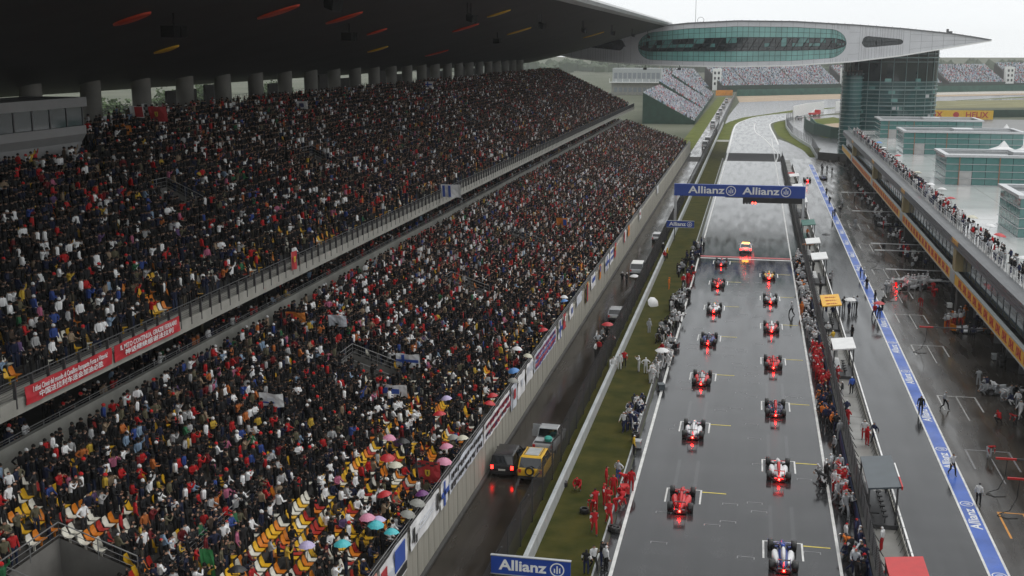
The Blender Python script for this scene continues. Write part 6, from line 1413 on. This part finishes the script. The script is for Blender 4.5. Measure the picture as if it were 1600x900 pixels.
# right shoulder under the pit wall
def side(ya, yb, n, pal, where, group, heads=None, xa=6.75, xb=7.75):
    n = int(n * 1.35)
    for k in range(n):
        top, bot = random.choice(pal); crew(0, 0, top, bot, random.choice(PZ), where, group, random.choice(heads) if heads else None, xy=(random.uniform(xa, xb), ya + (yb - ya) * (k + random.random()) / n), z=.004)
side(66.5, 73, 13, [('navy', 'navy'), ('black', 'black'), ('white', 'navy'), ('pale', 'navy')], 'below the pit wall next to the blue and white car', 'dark crew below the pit wall', ('white', 'black', 'red'))
crew(0, 0, 'orange', 'orange', 'bending', 'below the pit wall among the dark crew', 'dark crew below the pit wall', 'white', xy=(7.1, 71.5), z=.004)
side(77, 85.5, 16, [('silver', 'black'), ('silver', 'silver'), ('white', 'red'), ('red', 'white'), ('pale', 'silver')], 'below the pit wall beside the white and red car', 'grey and red crew below the pit wall', ('white', 'red', 'silver'))
side(82, 85, 4, [('black', 'black'), ('white', 'black')], 'stepping over the track edge line near the grey crew', 'dark group on the edge line', None, 6.0, 6.7)
crew(1303, 712, 'silver', 'black', 'standing', 'walking along the edge line', 'dark group on the edge line', 'white', z=.004); crew(1311, 688, 'silver', 'silver', 'standing', 'standing alone below the pit wall', 'dark group on the edge line', 'silver', z=.004)
side(95, 106, 17, [('black', 'black'), ('navy', 'black'), ('black', 'navy'), ('orange', 'black')], 'below the pit wall beside the dark navy car', 'black and orange crew below the pit wall', ('black', 'orange'))
side(107, 121, 26, [('red', 'red')], 'below the pit wall beside the bright red car', 'red crew below the pit wall', ('red', 'red', 'black', 'white'), 6.9, 7.9)
side(124, 136, 18, [('white', 'silver'), ('silver', 'silver'), ('white', 'black'), ('black', 'silver')], 'below the pit wall near the white and red car', 'pale-suited crew below the pit wall', ('white', 'silver', 'black'))
side(140, 156, 26, [('white', 'white'), ('silver', 'black'), ('white', 'silver'), ('orange', 'white'), ('black', 'black'), ('white', 'black')], 'below the pit wall beside the silver car', 'white and orange crew below the pit wall', ('white', 'white', 'black'))
side(158, 178, 20, [('white', 'black'), ('silver', 'silver'), ('black', 'black'), ('pale', 'black')], 'below the pit wall near the finish line', 'crew below the pit wall near the finish line', ('white', 'orange', 'black'))
crew(1237, 492, 'silver', 'black', 'walking', 'on the track beside the white-suited crew', 'dark group on the edge line', 'white', z=.004); crew(1252, 492, 'orange', 'orange', 'standing', 'on the edge line', 'dark group on the edge line', 'orange', z=.004, role='marshal')
# walkway behind the pit wall
for x, y, t_, b_ in ((9.0, 66.5, 'red', 'red'), (9.1, 72, 'white', 'red'), (8.8, 97, 'red', 'red'), (8.9, 99.5, 'navy', 'black'), (10.0, 92.5, 'red', 'red'), (9.9, 94, 'white', 'red'), (8.9, 105, 'black', 'white'), (9.9, 107, 'blue', 'black'), (8.9, 111, 'red', 'red'), (8.8, 110, 'red', 'red'), (9.3, 119, 'white', 'white'), (9.2, 121.5, 'white', 'white'), (9.3, 125, 'yellow', 'white'), (9.0, 129, 'white', 'black'), (9.0, 142, 'orange', 'black'), (9.3, 144, 'red', 'white'), (9.5, 141, 'navy', 'navy'), (10.1, 138, 'navy', 'black'), (9.4, 152, 'black', 'black'), (9.2, 168, 'black', 'black'), (9.5, 186, 'white', 'black'), (9.6, 199, 'orange', 'black'), (9.4, 214, 'white', 'black')):
    crew(0, 0, t_, b_, random.choice(('standing', 'hands_on_hips', 'arms_folded', 'carrying')), 'on the walkway behind the pit wall', 'team staff on the walkway', xy=(x, y), z=.03, role='team member')
# pit lane
g2 = 'people in the pit lane'
crew(1438, 648, 'black', 'black', 'standing', 'walking on the blue strip', g2, 'black', z=.016); crew(1487, 742, 'white', 'black', 'walking', 'carrying a bag on the blue strip', g2, 'black', z=.016); crew(1528, 790, 'white', 'black', 'standing', 'beside the orange box marking', g2, 'black', z=.008)
for px, py, t_, b_, w in ((1331, 530, 'black', 'black', 'alone on the wet pit lane'), (1318, 484, 'black', 'black', 'next to the white umbrella'), (1326, 492, 'navy', 'black', 'under the white umbrella'), (1333, 484, 'white', 'black', 'next to the white umbrella'), (1338, 483, 'pale', 'black', 'next to the white umbrella'), (1296, 446, 'silver', 'black', 'by the lane parapet'), (1299, 440, 'silver', 'silver', 'by the lane parapet'), (1344, 434, 'blue', 'black', 'at the blue strip'), (1350, 436, 'pale', 'black', 'at the blue strip'), (1354, 452, 'black', 'black', 'on the blue strip'), (1367, 473, 'black', 'black', 'on the blue strip near the striped umbrella'), (1378, 485, 'black', 'black', 'on the blue strip near the striped umbrella'), (1373, 498, 'navy', 'black', 'under the striped umbrella'), (1366, 496, 'red', 'navy', 'under the striped umbrella'), (1365, 690, 'navy', 'navy', 'at the lane parapet'), (1310, 252, 'black', 'black', 'at the far end of the pit lane'), (1291, 305, 'black', 'black', 'far down the blue strip'), (1296, 318, 'black', 'black', 'far down the blue strip'), (1301, 342, 'black', 'black', 'far down the blue strip'), (1304, 338, 'navy', 'navy', 'far down the blue strip'), (1316, 325, 'silver', 'black', 'far down the pit lane'), (1312, 335, 'black', 'black', 'far down the pit lane'), (1285, 268, 'black', 'black', 'far down the pit lane'), (1292, 268, 'black', 'black', 'far down the pit lane'), (1300, 272, 'black', 'black', 'far down the pit lane'), (1284, 265, 'black', 'black', 'at the pit exit'), (1336, 355, 'silver', 'silver', 'on the oily apron'), (1380, 396, 'black', 'black', 'on the oily apron between white lines'), (1475, 640, 'silver', 'black', 'beside a small fan on the apron')):
    crew(px, py, t_, b_, random.choice(('standing', 'walking', 'standing', 'carrying')), w, g2, z=.012)
umbrella((G(1327, 494).x, G(1327, 494).y, 1.0), 'white', 'white umbrella carried along the wet pit lane', 'umbrellas on the ground', .75, 1.0); umbrella((G(1372, 500).x, G(1372, 500).y, 1.0), 'red', 'red umbrella carried on the blue strip of the pit lane', 'umbrellas on the ground', .7, 1.0); umbrella((G(1278, 352).x, 190, 1.0), 'black', 'black umbrella by the green timing stand', 'umbrellas on the ground', .7, 1.0); umbrella((9.2, 283, 1.0), 'red', 'red umbrella at the far end of the pit wall', 'umbrellas on the ground', 1.0, 1.2); umbrella((8.9, 180, 1.0), 'orange', 'orange umbrella behind the pit wall past the finish line', 'umbrellas on the ground', .9, 1.0)
g3 = 'pit crews in front of the garages'
cluster(spread(1388, 452, 1452, 447, 20, 6), [('white', 'white'), ('silver', 'silver'), ('white', 'silver')], 'in the pale crew round the car with a glowing rain light', g3, .008, 6, ('white', 'silver')); cluster([(1460, 462), (1458, 455), (1438, 478)], [('red', 'red')], 'beside the pale crew in front of the garages', g3, .008)
cluster(spread(1480, 510, 1512, 500, 9, 6), [('orange', 'orange'), ('white', 'red'), ('silver', 'orange')], 'round the equipment under the lettered band', g3, .008, 4); cluster([(1503, 528), (1515, 525), (1521, 532), (1524, 510), (1532, 505)], [('black', 'black'), ('navy', 'black')], 'in the dark pair before the garages', g3, .008)
cluster(spread(1525, 605, 1592, 640, 9, 8), [('white', 'silver'), ('navy', 'white'), ('black', 'black'), ('silver', 'silver')], 'round the white car parts before the garages', g3, .008, 5); cluster([(1563, 662), (1585, 665), (1592, 655)], [('red', 'black'), ('white', 'white')], 'by the grey cabinet before the garages', g3, .008)
crew(1545, 716, 'red', 'pale', 'bending', 'over the orange box marking', g3, 'red', z=.008)
cluster(spread(1340, 300, 1378, 350, 20, 9), [('black', 'black'), ('silver', 'black'), ('white', 'black'), ('red', 'black')], 'in the crews farther along the garages', g3, .008, 4); cluster(spread(1378, 345, 1440, 425, 26, 12), [('black', 'black'), ('red', 'red'), ('white', 'black'), ('navy', 'black'), ('silver', 'black')], 'in the crews halfway along the garages', g3, .008, 5); cluster(spread(1322, 262, 1342, 300, 9, 6), [('black', 'black'), ('silver', 'black')], 'in the crew at the last garages', g3, .008, 4)
race_car((G(1404, 452).x + .4, G(1404, 452).y, .008), R(-60), 'white and red racing car with glowing rain light parked among its pit crew', 'white', 'white', 'red', 'red', 'white', 'racing cars in the pit lane', True, HC['white'], 'white')
race_car((22.5, 110, .008), R(-90), 'silver racing car without driver backed into the garage front', 'silver', 'silver', 'white', 'silver', 'silver', 'racing cars in the pit lane', False, driver=False)
race_car((23.5, 134, .008), R(-80), 'white racing car with orange wings backed into the garage front', 'white', 'white', 'orange', 'orange', 'white', 'racing cars in the pit lane', False, driver=False)
race_car((23.0, 163, .008), R(-90), 'white racing car with navy wings backed into the garage front', 'white', 'white', 'white', 'navy', 'white', 'racing cars in the pit lane', False, driver=False)
race_car((22.8, 215, .008), R(-90), 'grey racing car with black wings at the far garages', 'silver', 'black', 'silver', 'black', 'silver', 'racing cars in the pit lane', False, driver=False)
race_car((13.2, 286, .006), 0, 'black and white racing car with glowing rain light waiting at the pit exit', 'white', 'black', 'white', 'black', 'black', 'racing cars in the pit lane', True, HC['white'], 'white')
race_car((17.2, 290, .006), 0, 'dark blue racing car with rain light off at the pit exit', 'blue', 'navy', 'blue', 'navy', 'navy', 'racing cars in the pit lane', False, HC['blue'], 'blue')
# ------------------------------------------------------------------ equipment
TYR = RW[0]
def tyre_stack(x, y, n, label, group, z=.012):
    for k in range(n): o = link('loose_tyre', TYR, None, (x, y, z + .19 + .385 * k)); o.rotation_euler = (0, R(90), random.uniform(0, 3)); tag(o, label, 'tyre', group)
for px, py, n, w in ((880, 760, 1, 'lying by the guard wall behind a crouching mechanic'), (913, 802, 1, 'on the grass among the red crew'), (957, 830, 1, 'set down in front of the red crew'), (962, 832, 1, 'set down in front of the red crew'), (993, 690, 2, 'stacked by the dark blue group on the verge'), (1050, 545, 2, 'stacked by the black and white group on the verge'), (1066, 487, 2, 'stacked by the grey-suited group on the verge')):
    p = G(px, py); tyre_stack(p.x, p.y, n, 'loose black racing tyre ' + w, 'loose tyres on the grid', .015)
for y, w in ((70, 'next to the dark crew'), (81, 'among the grey and red crew'), (99, 'among the black and orange crew'), (102, 'past the black and orange crew'), (115, 'among the red crew'), (130, 'among the pale-suited crew'), (150, 'among the white crew')): tyre_stack(7.75, y, 2, 'loose black racing tyre stacked below the pit wall ' + w, 'loose tyres below the pit wall', .004)
for y, x in ((96, 25.2), (97, 25.4), (120, 25.6), (121, 25.5), (150, 25.4), (151, 25.6), (180, 25.5)): tyre_stack(x, y, 3, 'loose black racing tyre stacked before the garages', 'loose tyres before the garages', .008)
def trolley(x, y, z, label, m_, group, rz=0.0):
    t = thing('equipment_trolley', label, 'trolley', (x, y, z), rz, group)
    t.scale = (.72,) * 3; g = MB(); g.box(-.4, .4, -.55, .55, .18, .85); g.box(-.42, .42, -.57, .57, .85, .9); sm(g, 'cabinet', m_, t)
    g = MB(); [g.box(-.405, .405, -.45 + .32 * k, -.2 + .32 * k, .25, .8) for k in range(3)]; g.build('drawer_fronts', M_STEEL, t)
    for sx in (-.3, .3):
        for sy in (-.42, .42): g = MB(); g.lathe([(.0, -.03), (.09, -.03), (.09, .03), (0, .03)], 10, (sx, sy, .09), 'X'); g.build('castor', M_BLACK, t)
    g = MB(); g.path([(-.3, -.55, .9), (-.3, -.75, 1.05), (.3, -.75, 1.05), (.3, -.55, .9)], .02, 5); g.build('handle', M_RAIL, t)
for px, py, m_, w in ((976, 772, M_RED, 'red trolley among the red crew on the grass'), (996, 700, M_BARR, 'pale grey trolley by the dark blue group'), (1033, 610, M_TGREY, 'small grey trolley at the track edge by the white-suited group'), (1056, 545, M_BLACKP, 'black trolley by the black and white group on the verge'), (1062, 480, M_TGREY, 'grey trolley by the grey-suited group on the verge')):
    p = G(px, py); trolley(p.x, p.y, .014, w, m_, 'team trolleys on the verge', random.uniform(-.3, .3))
for y, m_, w in ((79.5, M_BLACKP, 'black trolley below the pit wall beside the grey crew'), (103.5, M_BLACKP, 'black trolley below the pit wall beside the black and orange crew'), (122.8, M_WHITE, 'white trolley below the pit wall at the end of the red crew'), (124.2, M_TW, 'white two-box trolley below the pit wall by the pale-suited crew'), (113, M_RED, 'red trolley below the pit wall among the red crew')): trolley(7.3, y, .006, w, m_, 'team trolleys below the pit wall')
for x, y, m_, w in ((24.4, 96.5, M_BARR, 'grey cabinet trolley before the garages by the orange marking'), (25.3, 122.5, M_BARR, 'pale cabinet trolley below the lettered band'), (24.6, 147, M_WHITE, 'white cabinet trolley beside the pale pit crew'), (25.2, 186, M_BARR, 'grey cabinet trolley halfway along the garages')): trolley(x, y, .008, w, m_, 'cabinet trolleys before the garages')
def air_gantry(y, m_, label, x0=18.5, x1=26.4):
    t = thing('air_line_boom', label, 'boom', (x0, y, .008), 0, 'overhead air-line booms before the garages')
    g = MB(); g.box(-.6, x1 - x0, -.05, .05, 2.75, 2.87); g.build('arm', m_, t); g = MB(); g.box(x1 - x0 - .1, x1 - x0 + .1, -.1, .1, 0, 2.75); g.build('post', M_STEEL, t)
    g = MB(); g.box(-.6, .8, -.055, .055, 2.74, 2.88); g.build('tip', M_RED if m_ is M_STEEL else M_WHITE, t)
    g = MB(); pts = [(.2, 0, 2.75), (.15, .05, 1.4), (-.2, .2, .4), (-.7, .5, .05), (-1.0, .1, .03), (-.5, -.3, .03), (.3, -.1, .03)]; g.path(pts, .025, 5); g.build('hose', M_BLACK, t)
for y, m_, w in ((79.5, M_STEEL, 'dark boom with red tip over the orange box marking'), (83.5, M_STEEL, 'dark boom with red tip next to the first one'), (124, M_STEEL, 'dark boom above the white box marking'), (150, M_ALU, 'pale boom beside the pale pit crew'), (157, M_ALU, 'pale boom just past the pale pit crew'), (172, M_ALU, 'pale boom halfway along the garages'), (178, M_ALU, 'second pale boom halfway along the garages'), (214, M_ALU, 'pale boom at the farther garages'), (242, M_ALU, 'pale boom at the last garages')): air_gantry(y, m_, w)
# people along the terrace railing
for y in np.arange(78, 318, 1.15):
    for rep in range(2):
        if random.random() < .2: continue
        cl = random.choice(('white', 'red', 'silver', 'black', 'pale', 'navy', 'black', 'white')) if y > 128 else random.choice(('black', 'black', 'silver', 'navy'))
        pz = random.choice(('standing', 'camera_raised', 'arms_folded', 'carrying', 'standing'))
        blk = min((143, 194, 244, 296, 93), key=lambda c: abs(c - y)); k = (93, 143, 194, 244, 296).index(blk)
        crew(0, 0, cl, random.choice(('black', 'navy', 'silver')), pz, f'at the terrace railing above the {ORD[k]} pier', f'terrace guests above the {ORD[k]} pier', xy=(25.75 + rep * .8 + random.uniform(0, .3), y + random.uniform(-.4, .4)), z=9.40, face=R(90) + random.gauss(0, .4), role='guest')
for k, y in enumerate((118.5, 133, 140, 147, 165, 176, 182, 199, 230, 247, 262)): 
    c = ('white', 'red', 'white', 'cream', 'red', 'white', 'white', 'cream', 'red', 'white', 'blue')[k]; umbrella((26.3 + (k % 3) * .4, y, 10.4), c, f'{c} umbrella over the guests at the terrace railing', 'umbrellas on the terrace', .72, 1.0, (random.uniform(-.2, .2), .1))
# people on the turret of the tower
for k in range(12):
    a = 2 * math.pi * k / 12; crew(0, 0, 'black', 'black', 'standing', 'on top of the stair turret of the round tower', 'watchers on the tower turret', 'black', xy=(27.8 + 2.0 * math.cos(a), 349.4 + 2.0 * math.sin(a)), z=23.6, role='guest')
# the largest in view are people of their own; the many small far ones are joined
QUEUE.sort(key=lambda q: ((Vector(q[0]) - CAMP).length + (500 if q[0].z > 5 else 0)) if in_view(q[0], 0, 0) else 999)
for q in QUEUE[:225]: person(*q, trim=random.random() < (.55 if 'red' in q[6] else .2))
farq = [(q[0].x, q[0].y, q[0].z, q[1], q[2], 1, q[3], q[4], q[5], q[8]) for q in QUEUE[225:]]
crowd_object('crew_crowd', 'distant crew members and marshals on the grid and along the pit lane', [f for f in farq if f[2] < 5])
crowd_object('guest_crowd', 'guests packed along the railing of the pit building terrace', [f for f in farq if f[2] > 5])
# far lane floodlight mast, trees behind the grandstand
def tree(x, y, h, label, group):
    t = thing('tree', label, 'tree', (x, y, -.05), random.uniform(0, 6), group)
    g = MB(); g.tube((0, 0, 0), (.2, .1, h * .45), .32, 7, r2=.2); 
    tips = []
    for k in range(7):
        a = k * .9; q = (math.cos(a) * h * .2, math.sin(a) * h * .2, h * random.uniform(.6, .85)); g.tube((.2, .1, h * random.uniform(.28, .45)), q, .13, 5, r2=.04); tips.append(Vector(q))
    g.build('trunk', mat('bark', (.06, .045, .03), .9, .3, 3), t)
    g = MB()
    for k in range(900):
        c = random.choice(tips) * random.uniform(.8, 1.05) + Vector((random.gauss(0, h * .08), random.gauss(0, h * .08), random.gauss(0, h * .08))); s = random.uniform(.35, .8)
        d = Vector((random.gauss(0, 1), random.gauss(0, 1), random.gauss(0, 1))).normalized(); e = d.orthogonal().normalized() * s; f_ = d.cross(e).normalized() * s
        g.quad(c - e - f_ * .5, c + e * .3 - f_, c + e + f_ * .5, c - e * .3 + f_)
    g.build('crown', mat('leaves', (.05, .085, .025), .8, .35, .5), t, fix=False)
for k, (x, y, h) in enumerate(((-200, 330, 17), (-205, 352, 16), (-196, 372, 18), (-210, 392, 17), (-212, 418, 19), (-218, 445, 17), (-205, 480, 18), (-220, 512, 17), (-190, 300, 15))): tree(x, y, h, 'tall green tree seen between the rear columns behind the grandstand', 'trees behind the grandstand')
# ------------------------------------------------------------------ haze
hz = MB(); hz.box(-1400, 1700, -400, 1750, -1.2, 52)
me = hz.mesh('haze', []); M = bpy.data.materials.new('haze_air'); M.use_nodes = True; N = M.node_tree.nodes
for n in list(N):
    if n.type != 'OUTPUT_MATERIAL': N.remove(n)
pv = N.new('ShaderNodeVolumePrincipled'); pv.inputs['Color'].default_value = (.93, .95, .96, 1); pv.inputs['Density'].default_value = .00013; pv.inputs['Anisotropy'].default_value = .2
M.node_tree.links.new(pv.outputs['Volume'], N['Material Output'].inputs['Volume'])
me.materials.append(M); ho = link('haze', me); tag(ho, 'thin grey rain haze over the whole circuit', 'haze', kind='stuff')
print('persons', NPERS, 'objects', len(bpy.data.objects))
